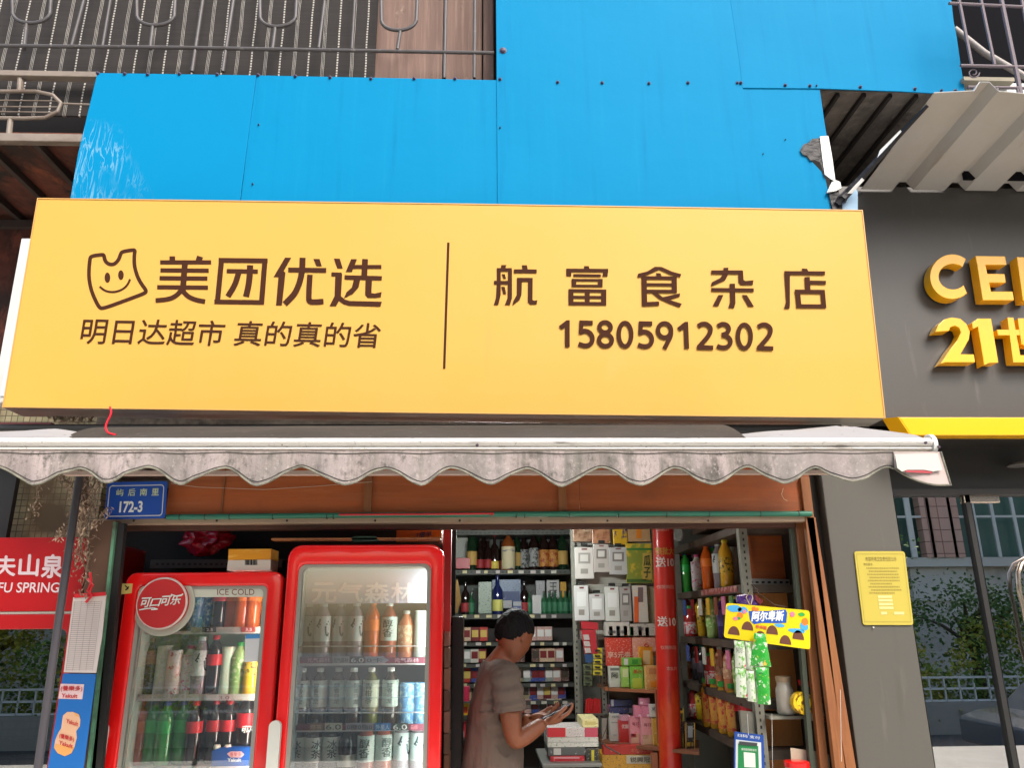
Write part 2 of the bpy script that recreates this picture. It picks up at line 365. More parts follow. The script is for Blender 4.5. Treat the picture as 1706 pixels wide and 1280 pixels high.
# ------------------------------------------------------------------ lettering
TC = {}
def glyphs(s, off=0.0):
    if (s, off) in TC: return TC[(s, off)]
    cu = bpy.data.curves.new('t', 'FONT'); cu.body = s; cu.size = 1; cu.offset = off; cu.resolution_u = 3
    o = bpy.data.objects.new('t', cu); COL.objects.link(o)
    me = bpy.data.meshes.new_from_object(o.evaluated_get(bpy.context.evaluated_depsgraph_get()))
    vs = [v.co.copy() for v in me.vertices]; fs = [tuple(p.vertices) for p in me.polygons]
    bpy.data.objects.remove(o); bpy.data.curves.remove(cu); bpy.data.meshes.remove(me)
    x0, x1 = min(v.x for v in vs), max(v.x for v in vs); y0, y1 = min(v.y for v in vs), max(v.y for v in vs)
    vs = [((v.x - x0) / (x1 - x0), (v.y - y0) / (y1 - y0)) for v in vs]
    TC[(s, off)] = (vs, fs); return TC[(s, off)]
def text4(mb, s, tl, tr, br, bl, lift=Vector((0, -.0015, 0)), bold=0.0, off=0.0):
    """text filling a 3-D quad; bold: extra copies shifted by that share of the height"""
    vs, fs = glyphs(s, off); tl, tr, br, bl = map(Vector, (tl, tr, br, bl))
    asp = (tl - bl).length / max((tr - tl).length, 1e-6)
    shifts = [(0, 0)] if not bold else [(-bold * asp, 0), (bold * asp, 0), (0, bold), (0, -bold), (0, 0)]
    for k, (du, dv) in enumerate(shifts):
        w = []
        for (u, v) in vs:
            u += du; v += dv
            w.append((tl * (1 - u) + tr * u) * v + (bl * (1 - u) + br * u) * (1 - v) + lift * (1 + .12 * k))
        mb.add(w, fs)
    return mb
def ptext(s, quad, Y, m, parent, name='lettering', bold=0.0, off=0.0, lift=.0015):
    """quad: 4 photo pixels tl tr br bl, or a rect x0 y0 x1 y1"""
    if len(quad) == 4 and not isinstance(quad[0], tuple):
        x0, y0, x1, y1 = quad; quad = [(x0, y0), (x1, y0), (x1, y1), (x0, y1)]
    tl, tr, br, bl = PP(quad, Y)
    mb = MB(); text4(mb, s, tl, tr, br, bl, Vector((0, -lift, 0)), bold, off)
    return mk(name, mb, m, parent)
def rect(x0, y0, x1, y1): return [(x0, y0), (x1, y0), (x1, y1), (x0, y1)]
def rrect(x0, x1, z0, z1, r, Y, n=6):
    pts = []
    for cx, cz, a0 in ((x1 - r, z1 - r, 0), (x0 + r, z1 - r, 90), (x0 + r, z0 + r, 180), (x1 - r, z0 + r, 270)):
        for i in range(n + 1):
            a = rad(a0 + 90 * i / n); pts.append(Vector((cx + r * math.cos(a), Y, cz + r * math.sin(a))))
    return pts
# ================================================================== SETTING
m_asph = mat('asphalt', C(66, 66, 68), .9, layers=[(3, .4, .7, C(78, 77, 76), U), (120, .5, .7, C(54, 54, 55), U)], bump=(90, .3))
m_pave = mat('paving', C(205, 198, 186), .85, layers=[(2, .4, .7, C(190, 184, 172), U), (60, .5, .8, C(210, 204, 192), U)], bump=(60, .3))
g = MB(); g.box(-60, 60, -60, 60, -1.1, -.85); mk('ground', g, m_asph, kind='structure')
g = MB(); g.box(-30, 30, -10.5, -4.0, -.846, -.77); mk('road', g, simple(70, 70, 72, .85), kind='structure')
g = MB(); g.box(-30, 30, -4.0, 9.0, -.84, 0.0); mk('pavement', g, m_pave, kind='structure', bevel=.02)
g = MB()
for i in range(-9, 9): g.box(i * 3.2, i * 3.2 + 1.6, -7.3, -7.18, -.769, -.765)
mk('road_marking', g, simple(214, 212, 204, .7), kind='structure')

# ---- the old building the shop sits in
YW = 3.80
b = thing('old_apartment_building', (0, YW, 0), 'old tiled apartment building wall behind the blue metal sheets', 'building')
w = MB()
w.box(-7, P(10, 700, YW).x - .9, YW, YW + .2, 0, 6.5)
w.box(P(10, 700, YW).x - .9, P(172, 800, YW).x, YW, YW + .2, 0, 6.5)
mk('tiled_wall', w, m_tiles, b)
w = MB(); w.box(P(172, 800, YW).x, 1.95, YW, YW + .2, 2.35, 6.5); w.box(2.6, 8, YW, YW + .2, 2.6, 6.5)
w.box(1.95, 2.6, YW, YW + .2, 2.35, 6.5)
mk('upper_wall', w, m_conc, b)
w = MB(); w.box(-1.95, 1.75, 5.9, 6.1, 0, 3.0); w.box(-2.1, -1.95, 3.9, 6.1, 0, 3.0); w.box(1.75, 1.9, 3.95, 6.1, 0, 3.0)
mk('interior_wall', w, simple(150, 148, 140, .9), b)
w = MB(); w.box(-2.1, 1.9, YW + .2, 6.1, 2.62, 2.75); mk('shop_ceiling', w, simple(120, 116, 108, .9), b)

# cage balcony floor (rust plates) left, seen from below, and its rails
zc0 = P(60, 232, 2.95).z
b = thing('balcony_cage', (-1.8, 2.95, zc0), 'rusty steel balcony cage projecting over the upper left wall', 'balcony cage')
w = MB(); w.box(-4.2, P(163, 200, 2.95).x + .02, 2.99, YW - .01, zc0 + .05, zc0 + .062); mk('floor_plate', w, m_rust, b)
w = MB()
for i in range(14):
    x = -4.1 + i * .225 + .1
    w.box(x - .012, x + .012, 2.985, YW - .02, zc0 + .012, zc0 + .047)
w.box(-4.2, P(135, 230, 2.95).x, 3.68, 3.71, zc0 - .03, zc0 + .01)
mk('floor_bearer', w, simple(58, 48, 44, .7), b)
w = MB()
w.box(-4.2, P(140, 229, 2.95).x, 2.945, 2.98, P(60, 236, 2.95).z, P(60, 223, 2.95).z)
w.box(-4.2, P(166, 122, 2.95).x, 2.945, 2.985, P(60, 127, 2.95).z, P(60, 118, 2.95).z)
mk('rail', w, m_grille_old, b, bevel=.003)
w = MB()
w.tube([P(-60, 152, 2.96), P(60, 152, 2.96), P(88, 158, 2.96), P(102, 172, 2.96), P(96, 186, 2.96), P(75, 196, 2.96), P(40, 197, 2.96), P(-60, 196, 2.96)], .0085)
w.tube([P(-60, 166, 2.97), P(100, 168, 2.97)], .003); w.tube([P(-60, 177, 2.97), P(97, 178, 2.97)], .003); w.tube([P(-60, 185, 2.97), P(92, 187, 2.97)], .003)
w.tube([P(103, 172, 2.965), P(152, 174, 2.965)], .004)
w.tube([P(35, 124, 2.965), P(33, 152, 2.965)], .013); w.tube([P(18, 197, 2.965), P(15, 224, 2.965)], .012)
mk('oval_railing', w, m_grille_old, b)
w = MB()
w.tube([P(-30, 75.5, 2.95), P(300, 79, 2.95), P(823, 88, 2.95)], .0085)
for (x0, x1, yb, r) in [(140, 119, 78, .008), (184, 171, 77, .007), (338, 320, 119, .0085), (389, 371, 119, .0085), (541, 531, 80, .0075), (591, 586, 81, .006), (742.5, 740, 130, .008), (791, 790, 130, .008)]:
    k = (yb) / max(yb, 1)
    w.tube([P(x0 + (x0 - x1) * 1.2, -95 if yb < 100 else -140, 2.955), P(x0, 0, 2.955), P(x1, yb, 2.955)], r)
for (xl, xr, xs, yb) in [(21, 85, 42, 38), (228, 292, 252, 42), (433, 494, 456, 44), (635, 695, 664, 50)]:
    c = (xl + xr) / 2; h = (xr - xl) / 2; pts = [P(xl + 10, -110, 2.958), P(xl, 0, 2.958)]
    for i in range(1, 12):
        a = math.pi * i / 12; pts.append(P(c - h * math.cos(a) - 2 * math.sin(a), yb - 24 + 24 * math.sin(a) ** .7 if i else 0, 2.958))
    pts += [P(xr, 0, 2.958), P(xr + 10, -110, 2.958)]
    w.tube(pts, .0085)
    w.tube([P(xs + 3, yb, 2.96), P(xs - 2, 82, 2.96)], .0085)
mk('upper_grille', w, m_grille, b)
w = MB()
w.box(P(-30, 100, 3.04).x - .6, P(627, 60, 3.04).x, 3.04, 3.05, P(300, 205, 3.04).z + .1, P(300, -150, 3.04).z)
o = mk('bamboo_blind', w, m_blind, None, 'dark woven bamboo blind with white stitched stripes behind the grille', 'blind')
w = MB()
w.box(P(-30, 140, 3.0).x - .6, P(158, 140, 3.0).x, 3.02, 3.03, P(80, 192, 3.02).z, P(80, 128, 3.02).z)
mk('bamboo_blind', w, m_blind, None, 'short end of woven blind hanging behind the oval railing', 'blind')
w = MB()
w.pbox(626, -150, 739, 138, 3.06, .02); w.pbox(741, -150, 803, 138, 3.064, .02); w.pbox(805, -150, 822, 138, 3.07, .02)
mk('boarded_window', w, m_board, None, 'weathered purple brown boards behind the grille beside the blind', 'boards', bevel=.004)
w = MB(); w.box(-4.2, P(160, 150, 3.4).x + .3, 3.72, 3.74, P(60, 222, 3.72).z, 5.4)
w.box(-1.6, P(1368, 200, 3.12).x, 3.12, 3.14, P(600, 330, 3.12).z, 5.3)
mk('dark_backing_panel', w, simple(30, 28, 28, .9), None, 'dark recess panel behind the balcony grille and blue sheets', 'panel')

w = MB(); w.box(-4.5, P(150, 400, 3.74).x, 3.74, 3.78, P(40, 585, 3.74).z, P(40, 240, 3.74).z + .3); mk('dark_brick_wall', w, mat('rust_red_brick', C(92, 50, 42), .9, layers=[(4, .45, .62, C(48, 34, 32), (1, 1, .6)), (14, .55, .7, C(120, 66, 52), (1, 1, .4))], bump=(12, .5)), None, 'dark rust red brick wall piece under the balcony cage', 'boarding')  # dark brick piece added over the tiles to darken this corner
w = MB(); w.box(P(-60, 850, 3.6).x, P(18, 850, 3.6).x, 3.6, 3.63, 1.9, P(10, 760, 3.6).z + .1); mk('dark_gap_panel', w, m_black, None, 'black panel painting the dark gap at the far left under the awning', 'gap panel')  # added flat black sheet, its colour stands for the gap's shade
# ---- blue sheets
YB = 2.93
def sheet(pix, label, bolts=(), m=m_blue, Y=YB, name='blue_metal_sheet', folds=()):
    mb = MB(); mb.pslab(pix, Y, .006)
    o = mk(name, mb, m, None, label, 'metal sheet', 'blue metal sheets above the yellow sign', bevel=.0015)
    for (x, y, r) in bolts:
        q = MB(); c = P(x, y, Y); q.lathe([(r * 1.35, 0), (r * 1.35, -.0022), (r * .95, -.003), (r * .9, -.008), (r * .45, -.010)], c, 12, 'y')
        mk('bolt', q, simple(48, 40, 74, .5), o, smooth=True)
    return o
s = sheet([(162, 121), (427, 125), (413, 230), (399, 342), (115, 342), (130, 255)], 'scraped blue sheet at the far left end of the row', [(163, 122, .006), (208, 123, .006), (246, 124, .006), (299, 123, .006), (362, 124, .006)], m_blue_scuff)
sheet([(427.5, 125), (829, 133), (829.5, 347), (399.8, 344), (413.3, 230)], 'wide blue sheet below the boards, with one row of top bolts', [(430, 125, .006), (492, 127, .006), (550, 129, .006), (618, 131, .006), (690, 131, .006), (758, 131, .006), (431, 208, .003), (421, 307, .003)], Y=YB + .001)
sheet([(825, -160), (1203, -160), (1218, 0), (1233, 100), (1238, 147), (1258, 352), (829, 348)], 'tall blue sheet in the middle with a bolt row across it', [(838, 84, .0125), (833, 132, .006), (833, 213, .003), (929, 137, .006), (1003, 138, .006), (1081, 139, .006), (1146, 138, .006), (1228, 138, .005)], Y=YB - .004)
sheet([(1205, -160), (1560, -160), (1583, -20), (1589, 35), (1594, 60), (1601, 110), (1609, 158), (1500, 152), (1365, 147), (1236.5, 146), (1231.5, 100), (1216.8, 0)], 'large blue sheet at the upper right corner', [(1234, 138, .006), (1308, 142, .006), (1349, 143, .006), (1360, 143, .003), (1433, 145, .006), (1524, 148, .006), (1568, 151, .005), (1591, 151, .006)], Y=YB - .005)
sheet([(1236, 144), (1366, 148), (1374, 205), (1380, 240), (1378, 226), (1366, 231), (1352, 232), (1341, 240), (1334, 249), (1341, 262), (1356, 278), (1371, 296), (1388, 304), (1381, 318), (1382, 330), (1387, 354), (1259.5, 352)][0:4] + [(1376, 228), (1352, 233), (1338, 245), (1337, 257), (1352, 268), (1368, 285), (1376, 300), (1380, 320), (1386, 354), (1256, 352)], 'short blue sheet with a torn black edge beside the soffit', [(1308, 233, .002), (1271, 257, .002)])
w = MB()
w.poly(PP([(1333, 250), (1339, 240), (1347, 238), (1353, 231), (1364, 230), (1368, 229), (1371, 250), (1377, 275), (1390, 302), (1384, 300), (1378, 292), (1371, 283), (1366, 270), (1357, 266), (1350, 267), (1345, 259), (1337, 257)], YB - .008))
w.prism(PP([(1380, 318), (1396, 316), (1402, 330), (1404, 352), (1388, 352), (1384, 335)], YB - .01), (0, .004, 0))
o = mk('torn_membrane', w, m_tape, None, 'torn black membrane on the edge of the blue sheet', 'membrane')
w = MB(); w.prism(PP([(1366, 227), (1380, 226), (1386, 258), (1392, 302), (1384, 298), (1374, 290), (1370, 262)], YB - .012), (0, .003, 0))
w.prism(PP([(1386, 303), (1393, 300), (1400, 303), (1402, 313), (1392, 318), (1378, 320)], YB - .02), (0, .012, 0))
mk('white_trim_strip', w, m_white, None, 'bent white plastic strip beside the torn black membrane', 'strip')
w = MB(); w.prism(PP([(1399, 336), (1410, 328), (1426, 314), (1429, 320), (1429, 352), (1404, 352)], YB - .006), (0, .004, 0))
mk('pale_metal_offcut', w, simple(150, 190, 222, .4), None, 'pale blue metal offcut above the sign right corner', 'metal offcut')
# soffit between sheet and canopy: old slab with ribs running to the wall
zs = P(1465, 152, 2.97).z
b = thing('ribbed_soffit', (2.0, 3.3, zs), 'dirty ribbed concrete soffit seen between blue sheet and canopy', 'soffit')
w = MB(); w.box(1.2, 3.4, 2.975, 3.80, zs, zs + .06); mk('slab', w, m_conc, b)
w = MB()
for i in range(9):
    x = 1.28 + i * .125; w.box(x - .008, x + .008, 2.98, 3.79, zs - .022, zs - .002)
mk('bearer', w, simple(46, 42, 40, .7), b)
w = MB()
w.pbox(1380, 255, 1460, 275, 3.74, .03)
mk('ledge', w, m_conc, b)
w = MB(); w.box(1.2, 2.4, 3.76, 3.795, 2.7, zs); mk('recess_wall', w, m_conc, None, 'shaded wall deep behind the torn blue sheet', 'wall')

# ---- corrugated canopy on the right
b = thing('corrugated_canopy', tuple(P(1560, 250, 2.7)), 'corrugated steel canopy over the charcoal shop front', 'canopy')
w = MB()
prof = []
Yb0, Yf = 3.19, 2.56
zb, zf = P(1500, 316, Yb0).z, P(1640, 158, Yf).z
x0 = P(1434, 310, Yb0).x
# trapezoid profile along X
x = x0; pts = [];
while x < 6.0:
    pts += [(x, 0), (x + .155, 0), (x + .185, .042), (x + .225, .042)]; x += .255
vs = []
for (px, h) in pts:
    vs.append(Vector((px, Yb0, zb + h))); vs.append(Vector((px, Yf - .02 * math.sin(px * 7), zf + h)))
n = len(pts); off = [Vector((0, 0, .002))] * 0
fs = [(2 * i, 2 * i + 1, 2 * i + 3, 2 * i + 2) for i in range(n - 1)]
w.add(vs, fs); k = len(vs)
w.add([v + Vector((0, 0, .0025)) for v in vs], [f[::-1] for f in fs])
mk('sheet', w, m_canopy, b)
w = MB(); w.tube([vs[2 * i + 1] + Vector((0, -.004, 0)) for i in range(n)], .003, 6); mk('front_edge', w, m_canopy, b)
w = MB(); w.tube([P(1432, 322, 3.12), P(1400, 334, 2.9), P(1432, 300, 2.87), P(1492, 232, 2.75), P(1545, 176, 2.6)], [.012, .02, .016, .012, .008], 6)
mk('torn_edge_flashing', w, m_tape, b)
w = MB(); w.prism([P(1466, 250, 2.74), P(1500, 216, 2.70), P(1502, 219, 2.70), P(1462, 262, 2.74)], (0, .004, 0)); w.prism([P(1412, 322, 2.86), P(1420, 322, 2.86), P(1440, 300, 2.84), P(1436, 296, 2.84)], (0, .003, 0))
mk('edge_trim', w, m_white, b)

# ---- window grille and air conditioner upper right
YG = 2.75
b = thing('window_security_grille', tuple(P(1650, 100, YG)), 'purple grey steel window bars at the upper right corner', 'window grille')
w = MB()
for (xa, ya, xb, yb, r) in [(1590, -40, 1619, 108, .007), (1626, -40, 1657, 108, .007), (1660, -40, 1702, 162, .0095), (1695, -40, 1722, 108, .007), (1581, 5, 1740, 13, .007), (1600, 109, 1740, 112, .007), (1612, 145, 1740, 147, .007), (1623, 147, 1629, 170, .006), (1661, 147, 1664, 170, .006), (1695, 147, 1699, 170, .006)]:
    w.tube([P(xa, ya, YG), P(xb, yb, YG)], r)
pts = [P(1622 + 10 * (1 - i / 22) * math.cos(i * .55), 121 + 9 * (1 - i / 22) * math.sin(i * .55), YG + .01) for i in range(16)]
w.tube(pts, .003, 6)
mk('bar', w, simple(110, 98, 104, .5), b)
b = thing('air_conditioner_unit', tuple(P(1650, 165, 2.95)), 'white air conditioner outdoor unit behind the upper right grille', 'air conditioner')
w = MB(); w.pbox(1612, 136, 1720, 190, 2.95, .22); mk('casing', w, m_white, b, bevel=.012)
w = MB(); w.pbox(1606, 128, 1690, 134, 2.9, .2); mk('cover_plate', w, simple(150, 142, 124, .7), b)
w = MB(); w.tube([P(1590, 48, 3.0), P(1640, 88, 2.98), P(1715, 132, 2.95)], .016, 10)
mk('drain_pipe', w, simple(150, 144, 140, .5), None, 'pale waste pipe running diagonally behind the upper right grille', 'pipe', smooth=True)
w = MB(); w.box(P(1560, 60, 3.1).x, 4.5, 3.1, 3.12, 3.62, 5.2)
mk('dark_window', w, simple(20, 20, 24, .9, spec=.05), None, 'dark unlit window opening behind the upper right grille', 'window')

# ================================================================== MAIN SIGN
YS = 2.78
b = thing('shop_sign', tuple(P(740, 690, YS)), 'big yellow shop sign with brown lettering and a smiling bag emblem', 'sign')
face = [(62.5, 330), (748, 339), (1437, 350), (1475, 697), (740, 689), (4, 679)]
w = MB(); w.pslab(face, YS, .004); mk('face_panel', w, m_yellow, b)
body = [Vector((p.x, YS + .0045, p.z)) for p in PP(face, YS)]
w = MB(); w.prism(body, (0, .13, 0)); mk('box_frame', w, m_alu, b)
w = MB()
n = len(face); pf = PP(face, YS); cen = sum(pf, Vector()) / n
inn = [p + Vector((.004 if p.x < cen.x else -.004, 0, .004 if p.z < cen.z else -.004)) for p in pf]
w.ring([Vector((p.x, YS - .0025, p.z)) for p in pf], [Vector((p.x, YS - .0025, p.z)) for p in inn], (0, .0022, 0))
mk('edge_trim', w, simple(196, 152, 84, .4), b)
kk = [0]
def fs_(x, y, k): return P(x, y, YS) + Vector((0, -.001 - .00004 * k, 0))
def poly_(mb, pts, ox, oy, sc):
    mb.poly([fs_(ox + x / sc, oy + y / sc, kk[0]) for x, y in pts]); kk[0] += 1
def strk(mb, pts, w_, ox, oy, sc):
    mb.stroke([(ox + x / sc, oy + y / sc) for x, y in pts], w_ / sc, fs_, kk)
def smoothp(pts, closed=False, it=2):
    for _ in range(it):
        q = []; n = len(pts)
        rng = range(n) if closed else range(n - 1)
        if not closed: q.append(pts[0])
        for i in rng:
            a, c = pts[i], pts[(i + 1) % n]
            q.append((a[0] * .75 + c[0] * .25, a[1] * .75 + c[1] * .25)); q.append((a[0] * .25 + c[0] * .75, a[1] * .25 + c[1] * .75))
        if not closed: q.append(pts[-1])
        pts = q
    return pts
def band(mb, pts, w_, ox, oy, sc, closed=False):
    """one joined thick line"""
    n = len(pts); L = []; R = []
    for i in range(n):
        a = pts[(i - 1) % n] if (closed or i) else pts[0]; c = pts[(i + 1) % n] if (closed or i < n - 1) else pts[-1]
        dx, dy = c[0] - a[0], c[1] - a[1]; q = math.hypot(dx, dy) or 1
        L.append((pts[i][0] - dy / q * w_ / 2, pts[i][1] + dx / q * w_ / 2)); R.append((pts[i][0] + dy / q * w_ / 2, pts[i][1] - dx / q * w_ / 2))
    for i in range(n if closed else n - 1):
        j = (i + 1) % n
        mb.poly([fs_(ox + p[0] / sc, oy + p[1] / sc, kk[0]) for p in (L[i], L[j], R[j], R[i])])
    kk[0] += 1
# smiling bag emblem
A = (130, 405, 5.331)
w = MB()
bag = [(110, 130), (128, 114), (222, 102), (232, 112), (236, 140), (250, 172), (285, 192), (325, 188), (362, 150), (380, 95), (395, 76), (495, 60), (508, 68), (500, 110), (500, 200), (525, 290), (560, 360), (608, 422), (600, 445), (430, 508), (222, 584), (190, 574), (155, 510), (118, 420), (98, 320), (98, 230), (106, 150)]
band(w, smoothp(bag, True), 33, *A, closed=True)
for cx, cy, rx, ry in ((262, 308, 25, 46), (382, 285, 25, 43)):
    poly_(w, [(cx + rx * math.cos(t * .393), cy + ry * math.sin(t * .393)) for t in range(16)], *A)
band(w, smoothp([(193, 388), (235, 422), (290, 438), (350, 432), (410, 405), (445, 365), (463, 322)]), 19, *A)
mk('emblem', w, m_brown, b)
w = MB()
for p, q in (([(730, 172), (1183, 172)], 38), ([(838, 118), (838, 158)], 50), ([(1085, 120), (1072, 160)], 55), ([(733, 243), (1162, 246)], 38), ([(725, 313), (1150, 316)], 38), ([(704, 393), (1155, 397)], 38), ([(950, 188), (930, 445)], 52)): strk(w, p, q, *A)
band(w, smoothp([(925, 415), (868, 475), (800, 502), (690, 512)]), 42, *A); band(w, smoothp([(930, 425), (975, 475), (1040, 505), (1130, 522)]), 42, *A)
for p, q in (([(1250, 154), (1685, 159)], 43), ([(1662, 140), (1630, 546)], 46), ([(1277, 134), (1238, 540)], 46), ([(1212, 523), (1650, 529)], 41), ([(1322, 250), (1598, 254)], 38)): strk(w, p, q, *A)
band(w, smoothp([(1530, 198), (1522, 350), (1493, 478)]), 54, *A); band(w, smoothp([(1428, 265), (1395, 375), (1332, 475)]), 50, *A)
B_ = (440, 415, 8.124)
for p in ([(285, 118), (368, 120), (265, 300), (290, 320), (243, 765), (163, 765), (195, 383), (130, 380)], [(668, 135), (752, 137), (782, 235), (710, 235)],
          [(945, 130), (1025, 132), (1066, 265), (993, 265)], [(912, 317), (1045, 320), (1058, 340), (1040, 650), (975, 777), (887, 775), (955, 640), (965, 372), (912, 372)],
          [(1040, 640), (1095, 685), (1160, 705), (1595, 715), (1575, 783), (1150, 770), (1080, 750), (1005, 700)], [(1180, 138), (1257, 140), (1190, 312), (1105, 312)],
          [(1215, 415), (1300, 420), (1280, 520), (1200, 610), (1083, 668), (1115, 590), (1190, 520)], [(1375, 415), (1462, 415), (1452, 598), (1500, 605), (1592, 583), (1580, 655), (1500, 665), (1400, 662), (1368, 620)]): poly_(w, p, *B_)
for p, q in (([(328, 284), (842, 291)], 64), ([(1205, 243), (1588, 243)], 52), ([(1368, 138), (1355, 395)], 78), ([(1090, 385), (1594, 398)], 58)): strk(w, p, q, *B_)
band(w, smoothp([(523, 120), (518, 270), (495, 420), (430, 590), (350, 680), (282, 745)]), 80, *B_)
band(w, smoothp([(622, 350), (602, 680), (622, 718), (700, 720), (805, 712)]), 74, *B_)
mk('brand_lettering', w, m_brown, b)
D_ = (810, 430, 7.754); w = MB()
for p in ([(195, 93), (262, 93), (245, 140), (187, 140)], [(137, 133), (187, 133), (187, 480), (155, 610), (98, 610), (125, 520), (137, 350)], [(282, 165), (333, 150), (333, 520), (305, 612), (240, 610), (275, 520)],
          [(200, 210), (240, 210), (257, 272), (222, 272)], [(195, 372), (240, 375), (258, 470), (220, 470)], [(460, 95), (525, 95), (537, 155), (470, 155)], [(397, 258), (462, 290), (455, 480), (430, 545), (338, 618), (350, 560), (395, 480)],
          [(540, 290), (600, 265), (598, 545), (625, 555), (660, 545), (652, 602), (570, 605), (537, 575)], [(1262, 107), (1325, 107), (1335, 150), (1270, 150)], [(1033, 180), (1100, 180), (1097, 240), (1033, 238)], [(1512, 180), (1575, 165), (1565, 243), (1500, 243)]): poly_(w, p, *D_)
for p, q in (([(137, 155), (331, 155)], 45), ([(100, 320), (300, 322)], 46), ([(357, 173), (652, 175)], 50), ([(397, 283), (600, 285)], 50), ([(1033, 162), (1575, 165)], 45), ([(1125, 227), (1480, 232)], 35), ([(1102, 288), (1503, 290)], 32), ([(1104, 362), (1503, 364)], 32), ([(1132, 273), (1132, 378)], 60), ([(1473, 273), (1473, 380)], 60),
             ([(1062, 424), (1550, 430)], 40), ([(1062, 508), (1550, 511)], 36), ([(1062, 590), (1550, 594)], 44), ([(1094, 405), (1094, 608)], 64), ([(1305, 405), (1305, 608)], 62), ([(1517, 410), (1517, 615)], 66)): strk(w, p, q, *D_)
E_ = (1050, 430, 5.018)
for p in ([(57, 163), (65, 133), (140, 115), (205, 75), (262, 77), (345, 115), (425, 137), (415, 165), (330, 140), (240, 100), (150, 140), (80, 165)], [(212, 128), (252, 130), (262, 160), (222, 160)], [(175, 290), (220, 290), (270, 330), (415, 297), (412, 325), (325, 352), (430, 385), (412, 415), (330, 385), (240, 345)],
          [(778, 83), (818, 83), (812, 150), (790, 190), (673, 240), (678, 207), (750, 170), (777, 130)], [(900, 120), (940, 107), (945, 185), (960, 195), (1028, 188), (1022, 228), (920, 230), (903, 205)], [(828, 217), (873, 217), (878, 380), (865, 422), (818, 420), (833, 370)],
          [(735, 312), (777, 312), (735, 405), (687, 405)], [(930, 312), (972, 312), (1033, 410), (985, 410)], [(1430, 90), (1475, 92), (1490, 122), (1440, 122)], [(1285, 130), (1332, 130), (1332, 395), (1328, 427), (1283, 427), (1300, 370)]): poly_(w, p, *E_)
for p, q in (([(92, 168), (388, 170)], 28), ([(114, 156), (118, 404)], 44), ([(366, 158), (368, 290)], 42), ([(135, 224), (350, 226)], 24), ([(135, 281), (388, 282)], 28), ([(100, 390), (240, 383)], 34), ([(675, 122), (935, 122)], 32), ([(675, 268), (1030, 272)], 30), ([(1285, 128), (1625, 130)], 32), ([(1475, 162), (1482, 275)], 44), ([(1500, 207), (1632, 210)], 32),
             ([(1372, 284), (1622, 286)], 34), ([(1388, 405), (1635, 407)], 32), ([(1394, 270), (1408, 420)], 42), ([(1604, 272), (1617, 421)], 38)): strk(w, p, q, *E_)
mk('shop_name_lettering', w, m_brown, b)
ptext('明日达超市', [(140, 530), (377, 535), (370, 577), (133, 573)], YS, m_brown, b, 'slogan_lettering', bold=.008)
ptext('真的真的省', [(396, 535), (636, 539), (631, 580), (389, 576)], YS, m_brown, b, 'slogan_lettering', bold=.008)
w = MB(); G_ = (920, 525, 4.489)
def el(cx, cy, rx, ry): band(w, [(cx + rx * math.cos(rad(a)), cy + ry * math.sin(rad(a))) for a in range(0, 360, 15)], 33, *G_, closed=True)
def d1(ox, oy, sl=0):
    poly_(w, [(ox, oy + 45), (ox + 58, oy), (ox + 82, oy), (ox + 82 + sl, oy + 201), (ox + 47 + sl, oy + 201), (ox + 47 + sl * .3, oy + 52), (ox + 20, oy + 70)], *G_)
def d5(ox, oy):
    strk(w, [(ox + 6, oy + 17), (ox + 106, oy + 19)], 34, *G_)
    poly_(w, [(ox + 6, oy + 2), (ox + 38, oy + 2), (ox + 34, oy + 75), (ox + 2, oy + 106)], *G_)
    band(w, smoothp([(ox + 6, oy + 92), (ox + 50, oy + 74), (ox + 92, oy + 96), (ox + 108, oy + 140), (ox + 90, oy + 180), (ox + 50, oy + 192), (ox - 0, oy + 176)]), 34, *G_)
def d2(ox, oy):
    band(w, smoothp([(ox + 8, oy + 32), (ox + 38, oy + 12), (ox + 74, oy + 14), (ox + 104, oy + 42), (ox + 98, oy + 84), (ox + 70, oy + 124), (ox + 18, oy + 182)]), 34, *G_)
    strk(w, [(ox + 0, oy + 188), (ox + 122, oy + 192)], 33, *G_)
d1(48, 42); d5(196, 43); el(394, 95, 42, 38); el(397, 191, 48, 44); el(543, 149, 47, 88); d5(640, 49)
el(838, 118, 49, 53); band(w, smoothp([(887, 118), (886, 160), (858, 215), (836, 256)]), 33, *G_)
d1(932, 54, 8); d2(1080, 56)
band(w, smoothp([(1234, 88), (1268, 68), (1305, 76), (1322, 106), (1306, 140), (1266, 153)]), 33, *G_); band(w, smoothp([(1266, 153), (1312, 162), (1336, 200), (1316, 240), (1270, 250), (1230, 234)]), 33, *G_)
el(1434, 163, 48, 88); d2(1528, 62)
mk('phone_number_lettering', w, m_brown, b)
w = MB(); w.poly([fs_(x, y, 0) for x, y in ((745, 404), (749, 404), (742, 615), (738, 615))]); mk('divider_line', w, m_brown, b)

# white light box behind the sign's left edge
b = thing('white_light_box', tuple(P(20, 600, 2.92)), 'narrow white light box edge showing behind the yellow sign', 'light box')
w = MB(); w.prism(PP([(36, 397), (70, 397), (30, 670), (-14, 672)], 2.935), (0, .12, 0)); mk('casing', w, m_white, b, bevel=.003)
w = MB(); w.prism(PP([(46, 408), (62, 408), (26, 660), (0, 660)], 2.93), (0, .004, 0)); mk('front_panel', w, simple(214, 222, 226, .3), b)

